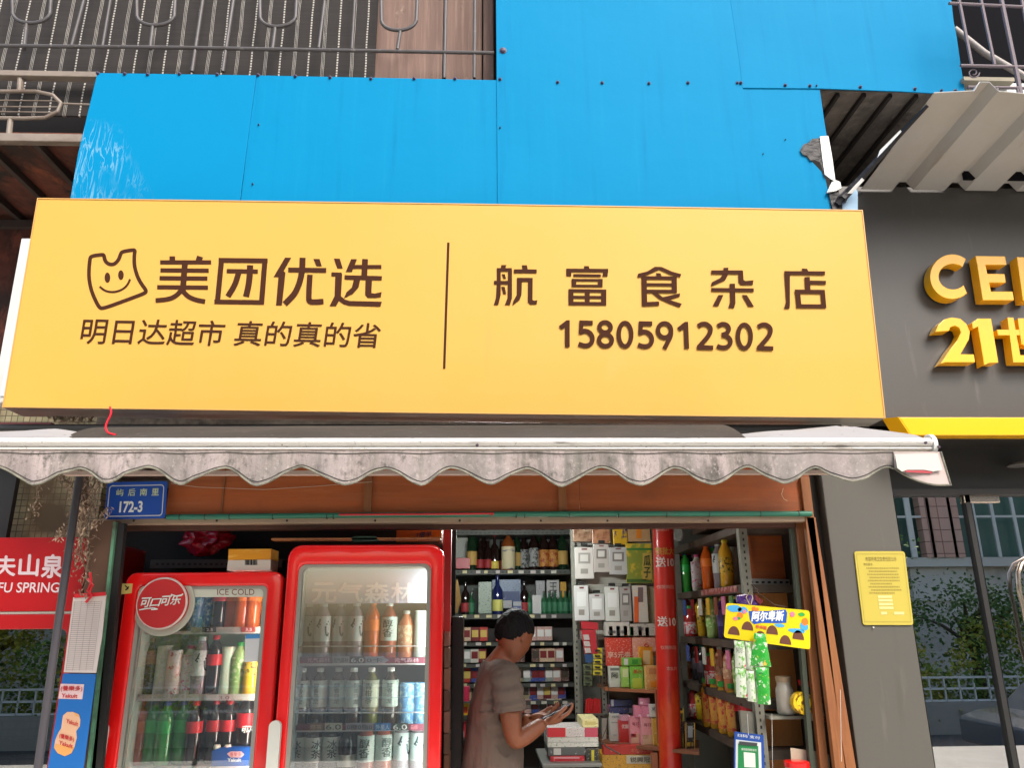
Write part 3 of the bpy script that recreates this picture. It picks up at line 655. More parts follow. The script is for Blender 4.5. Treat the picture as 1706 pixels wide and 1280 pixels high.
# ================================================================== CHARCOAL SHOP (right)
YF = 3.20
b = thing('charcoal_shop_fascia', tuple(P(1600, 700, YF)), 'charcoal grey fascia with raised golden letters', 'fascia sign')
w = MB(); w.box(P(1425, 500, YF).x, 6.2, YF, YF + .12, P(1500, 700, YF).z, zb + .02); mk('panel', w, m_fascia, b)
w = MB()
zt, zbm = P(1600, 698, YF).z, P(1600, 726, YF - .07).z
xa = P(1475, 700, YF).x
w.prism([Vector((xa + .02, YF - .075, zt - .012)), Vector((xa + .06, YF - .075, zbm)), Vector((6.2, YF - .075, zbm)), Vector((6.2, YF - .075, zt - .012))], (0, .07, 0))
mk('golden_ledge', w, m_c21, b, bevel=.004)
w = MB(); w.prism([Vector((xa - .012, YF - .004, zt)), Vector((xa + .03, YF - .004, zbm + .0)), Vector((xa + .06, YF - .075, zbm)), Vector((xa + .02, YF - .075, zt - .012))], (-.004, 0, 0))
mk('ledge_return', w, m_c21, b)
YL = YF - .065
def letter(pts, t=.055, name='raised_letter'):
    mb = MB(); mb.prism(PP(pts, YL), (0, t, 0)); return mk(name, mb, m_c21, b, bevel=.0025)
def Z(x, y): return (1530 + x / 6.097, 410 + y / 6.097)
def arc(cx, cy, rx, ry, a0, a1, n=18): return [(cx + rx * math.cos(rad(a0 + (a1 - a0) * i / n)), cy + ry * math.sin(rad(a0 + (a1 - a0) * i / n))) for i in range(n + 1)]
letter([Z(*p) for p in arc(345, 310, 225, 228, -52, -312, 26) + arc(352, 310, 145, 130, -318, -48, 22)])
letter([Z(*p) for p in [(580, 98), (882, 102), (900, 190), (683, 190), (703, 280), (878, 282), (892, 372), (722, 372), (740, 460), (960, 460), (975, 550), (655, 550), (600, 200)]])
letter([Z(*p) for p in [(1000, 108), (1085, 110), (1330, 400), (1290, 112), (1370, 113), (1440, 560), (1345, 560), (1110, 270), (1150, 560), (1065, 560)]])
letter([Z(*p) for p in [(172, 872), (205, 800), (260, 745), (340, 724), (430, 738), (490, 790), (526, 870), (515, 950), (470, 1030), (430, 1098), (565, 1100), (580, 1182), (275, 1182), (225, 1200), (330, 1040), (395, 960), (432, 880), (415, 830), (370, 810), (325, 825), (315, 862)]])
letter([Z(*p) for p in [(605, 735), (740, 735), (760, 850), (815, 1185), (720, 1187), (668, 1212), (660, 1150), (605, 820), (555, 845), (545, 780)]])
mb = MB()
for k, p in enumerate([[(800, 850), (1330, 850), (1340, 905), (810, 905)], [(905, 727), (965, 727), (1035, 1110), (1345, 1112), (1355, 1182), (965, 1182)], [(1010, 735), (1075, 735), (1120, 1000), (1050, 1000)], [(1170, 735), (1235, 735), (1275, 1000), (1205, 1000)], [(1060, 950), (1270, 950), (1280, 1010), (1068, 1010)]]):
    mb.prism([P(*Z(*q), YL - .0006 * k) for q in p], (0, .05, 0))
mk('raised_letter', mb, m_c21, b)
# soffit + frame + pillar
b = thing('charcoal_shopfront', tuple(P(1600, 1270, 3.4)), 'charcoal framed glass shopfront to the right of the grocery', 'shopfront')
w = MB(); w.box(P(1480, 730, 3.3).x, 6.2, YF, 3.8, P(1600, 727, YF).z + .0, P(1600, 727, YF).z + .02); mk('soffit', w, m_soffit, b)
YH = 3.44
w = MB(); w.box(P(1494, 820, YH).x - .05, 6.2, YH + .0, YH + .06, P(1600, 819, YH).z, P(1600, 700, YH).z); mk('head_panel', w, m_soffit, b)
w = MB(); w.box(P(1600, 815, 3.36).x - .35, P(1700, 815, 3.36).x + .9, 3.37, 3.43, P(1600, 824, 3.37).z, P(1600, 815, 3.37).z); mk('track', w, m_black, b)
def vstrip(mb, px, py, Y, wd, t, z0=0.0, z1=2.6):
    p = P(px, py, Y); mb.box(p.x - wd / 2, p.x + wd / 2, Y, Y + t, z0, z1)
ztop = P(1600, 820, YH).z
w = MB(); vstrip(w, 1648, 1030, 3.40, .022, .05, 0, ztop); mk('door_stile', w, m_black, b)
w = MB(); w.box(P(1500, 900, 3.42).x, P(1645, 1030, 3.42).x, 3.418, 3.426, 0.05, ztop); mk('fixed_pane', w, m_shopglass, b)
w = MB(); w.box(P(1652, 1030, 3.42).x, 4.2, 3.414, 3.422, 0.05, ztop); d = mk('door_pane', w, m_shopglass, b)
w = MB(); w.pbox(1606, 821, 1665, 838, 3.40, .012); mk('patch_fitting', w, mat('polished_steel', C(214, 196, 180), .18, .9), d, bevel=.003)
w = MB(); pts = [P(1712, 931, 3.405), P(1701, 940, 3.39), P(1696, 955, 3.385), P(1698, 985, 3.385), P(1704, 1010, 3.385), P(1719, 1090, 3.385), P(1734, 1160, 3.4)]
w.tube(pts, .009, 8); mk('handle', w, mat('polished_steel', C(214, 196, 180), .18, .9), d, smooth=True)
# downlight
w = MB(); c = P(1700, 773, 3.42); w.lathe([(.06, 0), (.05, .01)], P(1703, 776, 3.36), 18); mk('downlight', w, m_alu, b)
w = MB(); w.pbox(1498, 1100, 1706, 1118, 4.6, .02); mk('window_lettering_rail', w, simple(92, 88, 84, .6), b)
for s_, r_ in (('租', (1684, 944, 1712, 981)), ('售', (1651, 944, 1676, 975))):
    # read from the street the adhesive letters on the inside face are reversed
    x0_, y0_, x1_, y1_ = r_
    ptext(s_, [(x1_, y0_), (x0_, y0_), (x0_ + 4, y1_), (x1_ + 4, y1_)], 3.46, simple(170, 180, 196, .6), b, bold=.01)
w = MB(); w.prism(PP([(1530, 1012), (1598, 1010), (1606, 1052), (1540, 1056)], 4.4), (0, .3, 0)); mk('office_chair_back', w, simple(120, 66, 66, .7), None, 'dusky red chair back behind the shop glass', 'chair', bevel=.04)
w = MB(); w.pbox(1529, 1088, 1585, 1096, 4.0, .3); w.pbox(1534, 1096, 1538, 1280, 4.0, .02); w.pbox(1578, 1096, 1582, 1280, 4.0, .02)
mk('display_stand', w, m_white, None, 'small white ledge stand inside the right shop glass', 'stand')
o = thing('pump_bottle', tuple(P(1540, 1088, 4.1)), 'white pump bottle on the small ledge inside the right shop', 'bottle')
w = MB(); c = P(1541, 1088, 4.1); w.lathe([(.03, 0), (.03, .14), (.012, .16), (.012, .18)], c, 14); mk('body', w, m_white, o, smooth=True)
w = MB(); w.lathe([(.008, .181), (.008, .2)], c, 10); w.box(c.x - .03, c.x + .01, c.y - .008, c.y + .008, c.z + .2, c.z + .212); mk('pump', w, m_white, o)
for i, (x0_, y0_, x1_, y1_, cc, lb) in enumerate([(1540, 1146, 1592, 1176, (196, 204, 186), 'pale green carton highest of the stack inside the right shop'), (1545, 1178, 1596, 1228, (186, 198, 180), 'pale green carton below the top one inside the right shop'), (1552, 1230, 1570, 1290, (200, 204, 188), 'slim pale carton at the bottom inside the right shop'), (1580, 1244, 1610, 1300, (176, 130, 70), 'brown folder standing left inside the right shop'), (1618, 1244, 1650, 1300, (172, 128, 66), 'brown folder standing right inside the right shop')]):
    w = MB(); w.pbox(x0_, y0_, x1_, y1_, 4.0, .2); mk('carton' if i < 3 else 'folder', w, simple(*cc, .7), None, lb, 'carton' if i < 3 else 'folder', bevel=.004)
w = MB(); w.box(1.9, 6, 5.5, 5.6, 0, 2.8); w.box(5.4, 5.5, 3.5, 5.5, 0, 2.8); mk('office_wall', w, simple(96, 92, 88, .8), None, 'grey inner wall behind the right shop glass', 'wall')
w = MB(); w.box(1.9, 6, 3.82, 5.6, 2.62, 2.7); mk('office_ceiling', w, simple(80, 78, 74, .9), None, 'dim ceiling inside the right shop', 'ceiling')
# pillar
b = thing('charcoal_pillar', tuple(P(1440, 1270, 3.3)), 'charcoal clad pillar between the grocery and the glass shopfront', 'pillar')
w = MB()
tl, tr = P(1369, 790, 3.30), P(1489, 790, 3.30)
bl, br = P(1429, 1280, 3.30), P(1551, 1280, 3.30)
w.box((tl.x + bl.x) / 2 - .0, (tr.x + br.x) / 2 + .0, 3.30, 3.86, 0, P(1430, 715, 3.3).z); mk('cladding', w, m_pillar, b, bevel=.004)
w = MB(); w.box((tl.x + bl.x) / 2 - .06, (tl.x + bl.x) / 2 - .002, 3.36, 3.86, 0, P(1430, 715, 3.3).z); mk('dark_gap_box', w, simple(40, 36, 32, .8), b)  # dark box painting the shaded gap between pillar and outer post
# yellow notice
YN = 3.293
b = thing('yellow_notice_board', tuple(P(1480, 1042, YN)), 'yellow notice board with a dotted frame on the charcoal pillar', 'notice')
corn = [(1423, 919), (1507, 919), (1522, 1042), (1438, 1042)]
def rnd(corn, f=.04, n=4):
    out = []
    for i in range(4):
        p, a, c = Vector(corn[i]), Vector(corn[i - 1]), Vector(corn[(i + 1) % 4])
        s1 = p + (a - p).normalized() * 5; s2 = p + (c - p).normalized() * 5
        for k in range(n + 1):
            t = k / n; out.append(tuple((s1 * (1 - t) ** 2 + p * 2 * t * (1 - t) + s2 * t * t)))
    return out
w = MB(); w.pslab(rnd(corn), YN, .006); mk('board', w, simple(182, 167, 70, .45), b)
def inq(u, v): # bilinear in board
    a = Vector(corn[0]).lerp(Vector(corn[1]), u); c = Vector(corn[3]).lerp(Vector(corn[2]), u); return tuple(a.lerp(c, v))
m_ink = simple(112, 98, 40, .6); m_ink2 = simple(150, 134, 54, .6)
ptext('市容环境卫生责任区公示', [inq(.2, .075), inq(.82, .075), inq(.82, .135), inq(.2, .135)], YN, m_ink, b)
ptext('责任要求', [inq(.15, .16), inq(.33, .16), inq(.33, .195), inq(.15, .195)], YN, m_ink, b)
w = MB(); rr = random.Random(3)
for i in range(9):
    v = .22 + i * .042; u = .2 if i % 2 == 0 else .24; end = .82 - rr.random() * .3 * (i in (1, 5, 8))
    while u < end:
        du = .012 + rr.random() * .02
        w.poly([P(*inq(u, v), YN) + Vector((0, -.001, 0)), P(*inq(u + du, v), YN) + Vector((0, -.001, 0)), P(*inq(u + du, v + .02), YN) + Vector((0, -.001, 0)), P(*inq(u, v + .02), YN) + Vector((0, -.001, 0))]); u += du + .01
w2 = MB()
for (u0, u1, v0, v1) in ((.035, .04, .04, .96), (.955, .96, .04, .96), (.035, .96, .035, .04), (.035, .96, .955, .96)): w.poly([P(*inq(a, c), YN) + Vector((0, -.0012, 0)) for a, c in ((u0, v0), (u1, v0), (u1, v1), (u0, v1))])
mk('fine_print', w, m_ink2, b)
for (u0, u1, v0, v1) in ((.36, .64, .6, .635), (.36, .64, .648, .683), (.36, .64, .7, .735), (.36, .64, .75, .785), (.38, .5, .82, .86), (.64, .84, .82, .86)): w2.poly([P(*inq(a, c), YN) + Vector((0, -.001, 0)) for a, c in ((u0, v0), (u1, v0), (u1, v1), (u0, v1))])
mk('blank_field', w2, simple(208, 196, 130, .5), b)
w = MB(); w.lathe([(.004, 0), (.003, -.004)], P(1455, 1046, YN), 8, 'y'); mk('adhesive_spot', w, m_white, b)

# ================================================================== AWNING
YA = 2.30
b = thing('retractable_awning', tuple(P(780, 740, YA)), 'mouldy retractable awning with a scalloped valance and white front bar', 'awning')
zt, zb2 = P(780, 731, YA).z, P(780, 751, YA).z
xl, xr = -2.3, P(1549, 742, YA).x
w = MB()
H = zt - zb2
prf = [(0, zb2), (-.012, zb2 + .003), (-.012, zb2 + H * .2), (-.005, zb2 + H * .22), (-.005, zb2 + H * .3), (-.014, zb2 + H * .34), (-.02, zb2 + H * .5), (-.018, zb2 + H * .56), (-.022, zb2 + H * .6), (-.02, zb2 + H * .78), (-.013, zb2 + H * .8), (-.010, zb2 + H * .97), (0, zt), (.045, zt), (.045, zb2)]
w.prism([Vector((xl, YA + y, z)) for y, z in prf], (xr - xl, 0, 0)); mk('front_bar', w, m_bar_white, b)
w = MB(); w.prism([Vector((xr + .001, YA + .012 + .034 * math.cos(rad(a)), (zt + zb2) / 2 + .034 * math.sin(rad(a)))) for a in range(0, 360, 15)], (.014, 0, 0))
mk('end_cap', w, m_white, b, bevel=.003)
w = MB()
for x, y in ((1542, 738), (1564, 745), (795, 742)): w.lathe([(.005, 0), (.004, -.004)], P(x, y, YA - .022), 8, 'y')
mk('screw', w, simple(60, 44, 60, .6), b)
# valance
low = [62, 180, 308, 435, 574, 702, 822, 939, 1070, 1188, 1305, 1413, 1540]
hi = [0, 135, 250, 378, 503, 642, 752, 878, 1000, 1122, 1244, 1356, 1480]
kr = random.Random(12)
keys = sorted([(x + kr.uniform(-5, 5), 809 + kr.uniform(-4.5, 3.5)) for i, x in enumerate(low)] + [(x, 779 + (i % 2) * 2) for i, x in enumerate(hi)] + [(-65, 809), (-130, 778)])
def edge(x):
    for (xa_, ya_), (xb_, yb_) in zip(keys[:-1], keys[1:]):
        if xa_ <= x <= xb_:
            t = (x - xa_) / (xb_ - xa_); s_ = (1 - math.cos(math.pi * t)) / 2
            return ya_ + (yb_ - ya_) * (s_ * .75 + t * .25)
    return 806
w = MB(); hem = MB(); vs = []; xs = list(range(-120, 1492, 6)); NR = 8
for i, x in enumerate(xs):
    top = 753; bot = edge(x) + .8 * math.sin(x * .11)
    for j in range(NR + 1):
        y = top + (bot - top) * j / NR; q = j / NR
        dy = -.012 + .009 * q * math.sin(x * .052 + .6 * math.sin(x * .013)) + .003 * q * math.sin(x * .17)
        vs.append(P(x, y, YA) + Vector((0, dy, 0)))
k = NR + 1
fs = [(i * k + j, i * k + j + 1, (i + 1) * k + j + 1, (i + 1) * k + j) for i in range(len(xs) - 1) for j in range(NR)]
w.add(vs, fs); w.add([v + Vector((0, .002, 0)) for v in vs], [f[::-1] for f in fs])
mk('valance', w, m_fabric, b, smooth=True)
hem.tube([vs[i * k + NR] + Vector((0, -.001, 0)) for i in range(len(xs))], .0032, 6); mk('hem', hem, m_hem, b)
hem = MB(); hem.tube([vs[i * k + NR].lerp(vs[i * k + NR - 1], .85) + Vector((0, -.0012, 0)) for i in range(len(xs))], .0011, 4); hem.tube([vs[i * k + 1].lerp(vs[i * k], .3) + Vector((0, -.0012, 0)) for i in range(len(xs))], .0012, 4); mk('stitching', hem, simple(70, 68, 62, .9), b)
# the newer flap at the right end
w = MB(); vs = []; n = 14
for i in range(n + 1):
    u = i / n
    xt = 1489 + 78 * u; xb_ = 1492 + 93 * u
    yb_ = 781 + (809 - 781) * (math.sin(u * math.pi / 2 * 1.35) if u < .74 else 1.0 - (u - .74) * .08)
    for j in range(7):
        q = j / 6; vs.append(P(xt + (xb_ - xt) * q, 753 + (yb_ - 753) * q, YA - .016) + Vector((0, .006 * math.sin(u * 6 + 1) * q, 0)))
fs = [(i * 7 + j, i * 7 + j + 1, (i + 1) * 7 + j + 1, (i + 1) * 7 + j) for i in range(n) for j in range(6)]
w.add(vs, fs); w.add([v + Vector((0, .002, 0)) for v in vs], [f[::-1] for f in fs]); mk('newer_valance_flap', w, mat('flap_fabric', C(180, 166, 162), .8, layers=[(9, .5, .8, C(176, 160, 158), U)]), b, smooth=True)
hem = MB(); hem.tube([vs[i * 7 + 6] + Vector((0, -.001, 0)) for i in range(n + 1)] + [vs[n * 7 + j] + Vector((0, -.001, 0)) for j in (5, 4, 3, 2, 1, 0)], .003, 6); mk('hem', hem, m_hem, b)
w = MB(); w.prism(PP([(1491, 757), (1562, 756), (1570, 783), (1555, 786), (1540, 783), (1512, 783), (1503, 786), (1495, 780)], YA - .028), (0, .003, 0)); mk('pale_patch', w, simple(190, 192, 184, .7), b)
w = MB(); w.prism(PP([(1506, 783), (1556, 784), (1552, 789), (1530, 788), (1510, 787)], YA - .0262), (0, .002, 0)); mk('red_stain_strip', w, simple(170, 70, 78, .8), b)
# top fabric: sagging stained middle tinted as sign shade, raised ends tinted as lit
def top_fab(xa_, xb_, fz, m, name, Yb_=2.76):
    mb = MB(); n = 40; rows = 8; vs = []
    for i in range(n + 1):
        x = xa_ + (xb_ - xa_) * i / n
        a = P(x, 731, YA); ytop = fz(x)
        c = P(x, ytop, Yb_)
        for j in range(rows + 1):
            t = j / rows; p = (a + Vector((0, .02, .001))).lerp(Vector((a.x * .6 + c.x * .4, c.y, c.z)), t)
            p.z += .01 * math.sin(t * math.pi) * (1 + .5 * math.sin(x * .03)); vs.append(p)
    kx = rows + 1
    fs = [(i * kx + j, (i + 1) * kx + j, (i + 1) * kx + j + 1, i * kx + j + 1) for i in range(n) for j in range(rows)]
    mb.add(vs, fs); mb.add([v - Vector((0, 0, .002)) for v in vs], [f[::-1] for f in fs]); return mk(name, mb, m, b, smooth=True)
def fz1(x): return 705 + (0 if x > 170 else (170 - x) * .06) + 3 * math.sin(x * .01)
top_fab(95, 1250, lambda x: 712 - 4 * math.sin((x - 95) / 1155 * math.pi * .5), m_fabric_shaded, 'top_fabric')
top_fab(-120, 150, lambda x: 716 + max(0, (x - 50)) * .15 + max(0, 40 - x) * .03, m_fabric_lit, 'lit_top_fabric', 2.6)
top_fab(1215, 1548, lambda x: 729 - (21 * (x - 1215) / 235 if x < 1450 else 21 * (1548 - x) / 98) * (.9 if abs(x - 1450) < 12 else 1), m_fabric_lit, 'lit_top_fabric', 2.55)
w = MB(); w.tube([Vector((xl, 2.85, P(780, 716, 2.85).z)), Vector((P(1400, 716, 2.85).x, 2.85, P(780, 716, 2.85).z))], .02, 12); mk('roller_tube', w, m_black, b)
w = MB()
for xx in (-1.5, 1.1):
    w.tube([Vector((xx, YA + .07, zb2 + .02)), Vector((xx + .3, YA + .10, zb2 + .02))], .014, 8)
mk('folding_arm', w, m_white, b)
w = MB(); w.box(P(120, 785, 2.45).x, P(1440, 785, 2.45).x, 2.40, 2.43, P(780, 790, 2.4).z, P(780, 784, 2.4).z); mk('lower_bar', w, simple(178, 160, 150, .6), b)
# support pole
w = MB(); w.tube([P(133, 790, 2.62), P(97, 1040, 2.62), P(62, 1290, 2.62), Vector((P(62, 1290, 2.62).x - .02, 2.62, 0))], .0125, 10)
mk('support_pole', w, simple(74, 72, 78, .4, metal=.3), None, 'thin dark steel pole in front of the red drinks fridge', 'pole', smooth=True)
w = MB(); pts = smoothp([(183, 678), (186, 688), (180, 700), (175, 712), (179, 722), (193, 725)], it=2); w.tube([P(x, y, 2.42 + .0 * i) for i, (x, y) in enumerate(pts)], .0034, 6)
mk('dangling_string', w, simple(214, 30, 50, .5), None, 'red cord dangling from the underside of the yellow sign', 'cord', smooth=True)
w = MB(); w.box(P(-10, 712, 3.5).x - 1, P(95, 712, 3.5).x, 3.45, 3.5, P(50, 722, 3.45).z, P(50, 704, 3.45).z); mk('maroon_ledge', w, simple(92, 36, 40, .6), None, 'maroon ledge on the tiled wall under the sign left end', 'ledge')
# beam box under sign
w = MB(); w.box(P(155, 700, 3.2).x, P(1370, 700, 3.2).x, 3.24, 3.8, P(700, 745, 3.24).z, P(700, 670, 3.24).z); mk('lintel_beam', w, m_conc, None, 'stained concrete lintel in shadow under the yellow sign', 'beam')
# ================================================================== GROCERY FRONT
YO = 3.30
w = MB(); w.pbox(281, 770, 616, 858, YO, .02); w.pbox(616.6, 770, 965, 858, YO, .02); w.pbox(965.6, 770, 1350, 858, YO, .02)
o = mk('header_board', w, m_wood, None, 'orange plywood header above the shop opening under the awning', 'board')
w = MB(); w.pbox(607, 770, 620, 854, YO - .018, .016); w.pbox(930, 770, 943, 854, YO - .018, .016); w.pbox(371, 770, 374, 856, YO - .006, .005)
for x, y in ((613, 839), (932, 838)): w.lathe([(.004, 0), (.003, -.003)], P(x, y, YO - .018), 8, 'y')
mk('batten', w, m_woodv, o)
w = MB(); w.tube([P(278, 862, YO - .03), P(620, 858.5, YO - .03), P(1000, 856, YO - .03), P(1352, 856.5, YO - .03)], .0115, 10); pc = mk('green_conduit', w, m_greenpipe, None, 'green conduit running along the top of the shop opening', 'conduit', smooth=True)
w = MB()
for x in (300, 342, 383, 455, 545, 556, 860, 874, 948, 1030, 1110, 1181, 1266, 1330):
    y = 862 - (x - 278) / 1074 * 6; p = P(x, y, YO - .03); w.tube([p - Vector((.002, 0, 0)), p + Vector((.002, 0, 0))], .0128, 10)
mk('band', w, simple(22, 60, 50, .5), pc)
w = MB(); w.tube([P(565, 858, YO - .043), P(700, 857, YO - .044), P(823, 856, YO - .042), P(818, 859, YO - .04)], .005, 6); mk('red_ribbon', w, simple(190, 40, 44, .5), None, 'red ribbon lying along the green conduit', 'ribbon')
w = MB(); w.box(P(166, 868, YO).x, P(1352, 868, YO).x, YO - .015, YO + .03, P(750, 872.5, YO).z, P(750, 863, YO).z)
o = mk('door_track', w, m_batten, None, 'grey brown wooden track across the top of the opening', 'track', bevel=.002)
w = MB()
for x in (223, 361, 478, 625, 766, 901, 1012, 1180): w.lathe([(.005, 0), (.004, -.003)], P(x, 868, YO - .015), 8, 'y')
mk('screw', w, m_black, o)
w = MB(); w.box(P(166, 876, YO).x, P(1330, 876, YO).x, YO + .032, YO + .09, P(750, 881, YO + .03).z, P(750, 871, YO + .03).z); mk('dark_rail', w, m_darkwood, None, 'dark brown rail behind the wooden door track', 'rail')
w = MB(); w.tube([P(285, 806, YO - .02), P(330, 812, YO - .02), P(440, 816, YO - .02), P(520, 811, YO - .02), P(620, 803, YO - .02)], .0012, 5); mk('thin_wire', w, simple(190, 170, 150, .6), None, 'thin pale wire sagging across the plywood header', 'wire')
w = MB(); w.tube([P(1305, 814, YO - .01), P(1302, 824, YO - .02), P(1306, 832, YO - .02), P(1312, 835, YO - .02)], .0012, 5); mk('loose_thread', w, simple(206, 190, 160, .6), None, 'short loose thread on the plywood header', 'thread')
# left jamb
def lean(mb, a, b_, wd, dep, Y):   # timber post between two pixel points
    p, q = P(a[0], a[1], Y), P(b_[0], b_[1], Y); t = (p - q).normalized(); q = q - t * (q.z / t.z)
    ux = Vector((wd / 2, 0, 0)); d = Vector((0, dep, 0))
    mb.prism([p - ux, p + ux, q + ux, q - ux], d)
w = MB(); lean(w, (172, 868), (136, 1280), .10, .05, 3.2); mk('jamb_board', w, simple(92, 66, 50, .7), None, 'brown jamb board at the left of the shop opening', 'board')
w = MB(); lean(w, (191, 870), (147, 1280), .012, .02, 3.185); mk('green_edge_strip', w, simple(96, 150, 120, .6, layers=[(9, .45, .7, C(70, 84, 66), U)]), None, 'flaking green edge strip on the left jamb', 'strip')
w = MB(); lean(w, (200, 872), (160, 1280), .035, .03, 3.2); mk('black_door_edge', w, m_black, None, 'black folded door edge beside the cola fridge', 'door')
# right posts
def timber(a, b_, wd, dep, Y, label, nm='timber_post'):
    w = MB(); lean(w, a, b_, wd, dep, Y); return mk(nm, w, m_woodv, None, label, 'post', bevel=.002)
timber((1341, 796), (1349, 862), .040, .03, YO - .02, 'short orange post between header board and charcoal pillar')
timber((1351, 862), (1418, 1280), .040, .04, 3.28, 'orange leaning outer post next to the charcoal pillar')
timber((1332, 863), (1374, 1280), .034, .03, 3.34, 'orange inner post of the folded wooden door')
w = MB(); lean(w, (1320, 864), (1354, 1280), .018, .03, 3.36); mk('green_door_edge', w, simple(58, 66, 54, .6), None, 'dark green edge of the folded wooden door', 'door')
w = MB(); lean(w, (1343, 870), (1392, 1280), .014, .03, 3.36); mk('dark_gap_filler', w, simple(38, 32, 26, .8), None, 'dark strip between the two orange door posts', 'strip')
# address plate
YP = 3.24
b = thing('address_plate', tuple(P(228, 865, YP)), 'blue street address plate with white lettering above the left fridge', 'address plate')
cor = [(179, 804), (279, 802), (275, 864), (173, 866)]
w = MB(); w.pslab(rnd(cor)[:], YP, .004); mk('plate', w, simple(24, 76, 168, .35), b, bevel=.001)
def pq(u, v, cor=cor):
    a = Vector(cor[0]).lerp(Vector(cor[1]), u); c = Vector(cor[3]).lerp(Vector(cor[2]), u); return tuple(a.lerp(c, v))
pl = [pq(u, v) for u, v in smoothp([(.06, .1), (.94, .1), (.94, .92), (.06, .92)], True, 0)]
w = MB(); kk2 = [0]
out = []
for (cu, cv, a0) in ((.9, .18, -90), (.9, .84, 0), (.09, .84, 90), (.09, .18, 180)):
    for i in range(5):
        a = rad(a0 + i * 22.5); out.append((cu + .045 * math.cos(a), cv + .08 * math.sin(a)))
for (u0, v0), (u1, v1) in zip(out, out[1:] + out[:1]):
    w.stroke([pq(u0, v0), pq(u1, v1)], 1.6, lambda x, y, k: P(x, y, YP - .0006), kk2)
mk('white_border', w, m_white, b)
m_wh = simple(226, 230, 224, .5)
for i, ch in enumerate('屿后南里'):
    u = .17 + i * .195; ptext(ch, [pq(u, .19), pq(u + .115, .19), pq(u + .115, .38), pq(u, .38)], YP, simple(200, 214, 176, .5), b, bold=.02)
ptext('172-3', [pq(.24, .52), pq(.62, .52), pq(.62, .83), pq(.24, .83)], YP, m_wh, b, 'number_lettering', off=.03)
# paper notice + yoghurt drink banner left
YQ = 3.12
b = thing('paper_notice', tuple(P(140, 1122, YQ)), 'grid ruled white paper notice tied with a red ribbon', 'notice')
w = MB(); w.pslab([(122, 996), (177, 992), (170, 1060), (160, 1122), (106, 1121), (115, 1050)], YQ, .003); mk('sheet', w, simple(214, 204, 198, .7, layers=[(3, .4, .7, C(204, 190, 184), U)]), b)
w = MB(); k3 = [0]
for i in range(34):
    y = 1004 + i * 3.4; t = (y - 996) / 126
    w.stroke([(124 - 15 * t, y), (168 - 15 * t, y - .8)], .7, lambda x, y, k: P(x, y, YQ - .0006), k3)
for i in range(5):
    x = 125 + i * 11; w.stroke([(x, 1002), (x - 15, 1118)], .5, lambda x, y, k: P(x, y, YQ - .0008), k3)
mk('ruled_lines', w, simple(150, 136, 134, .7), b)
w = MB(); w.tube([P(150, 955, YQ - .01), P(152, 972, YQ - .02), P(146, 985, YQ - .02), P(154, 992, YQ - .015), P(143, 1004, YQ - .01)], .005, 6); w.tube([P(146, 965, YQ - .02), P(155, 975, YQ - .02), P(148, 990, YQ - .02)], .004, 6); w.pslab([(124, 990), (176, 987), (176, 993), (124, 997)], YQ - .003, .002)
mk('red_ribbon', w, simple(206, 30, 40, .45), b)
b = thing('yoghurt_drink_banner', tuple(P(125, 1280, YQ)), 'tall blue banner showing a yoghurt drink bottle', 'banner')
w = MB(); w.prism([P(105, 1123, YQ), P(160, 1124, YQ), P(138, 1290, YQ), P(78, 1290, YQ)], (0, .004, 0)); mk('panel', w, simple(18, 104, 182, .4), b)
w = MB(); w.pslab([(101, 1140), (140, 1141), (137, 1166), (97, 1165)], YQ - .001, .0008); mk('logo_card', w, simple(226, 196, 196, .5), b)
m_yr = simple(190, 30, 40, .5)
ptext('(養樂多)', [(102, 1143), (138, 1144), (137, 1153), (101, 1153)], YQ - .0015, m_yr, b, bold=.02)
ptext('Yakult', [(103, 1156), (130, 1157), (129, 1164), (102, 1163)], YQ - .0015, m_yr, b, off=.02)
w = MB(); pr = [(105, 1193), (112, 1187), (122, 1187), (131, 1191), (134, 1200), (133, 1211), (127, 1219), (128, 1230), (124, 1246), (119, 1256), (108, 1261), (96, 1256), (90, 1247), (92, 1234), (97, 1222), (102, 1214)]
w.poly(PP(pr, YQ - .001)); mk('bottle_picture', w, simple(222, 176, 140, .5), b)
w = MB(); w.poly(PP([(122, 1187), (131, 1191), (133, 1196), (126, 1194)], YQ - .0015)); w.poly(PP([(92, 1240), (124, 1246), (119, 1256), (108, 1261), (96, 1256), (90, 1247)], YQ - .0015)); mk('bottle_picture_shade', w, simple(222, 160, 90, .5), b)
ptext('Yakult', [(111, 1198), (131, 1204), (130, 1211), (110, 1205)], YQ - .002, m_yr, b, off=.02)
ptext('Yakult', [(99, 1234), (122, 1241), (121, 1248), (98, 1241)], YQ - .002, m_yr, b, off=.02)
ptext('(養樂多)', [(100, 1222), (124, 1229), (123, 1238), (99, 1231)], YQ - .002, m_yr, b, bold=.02)
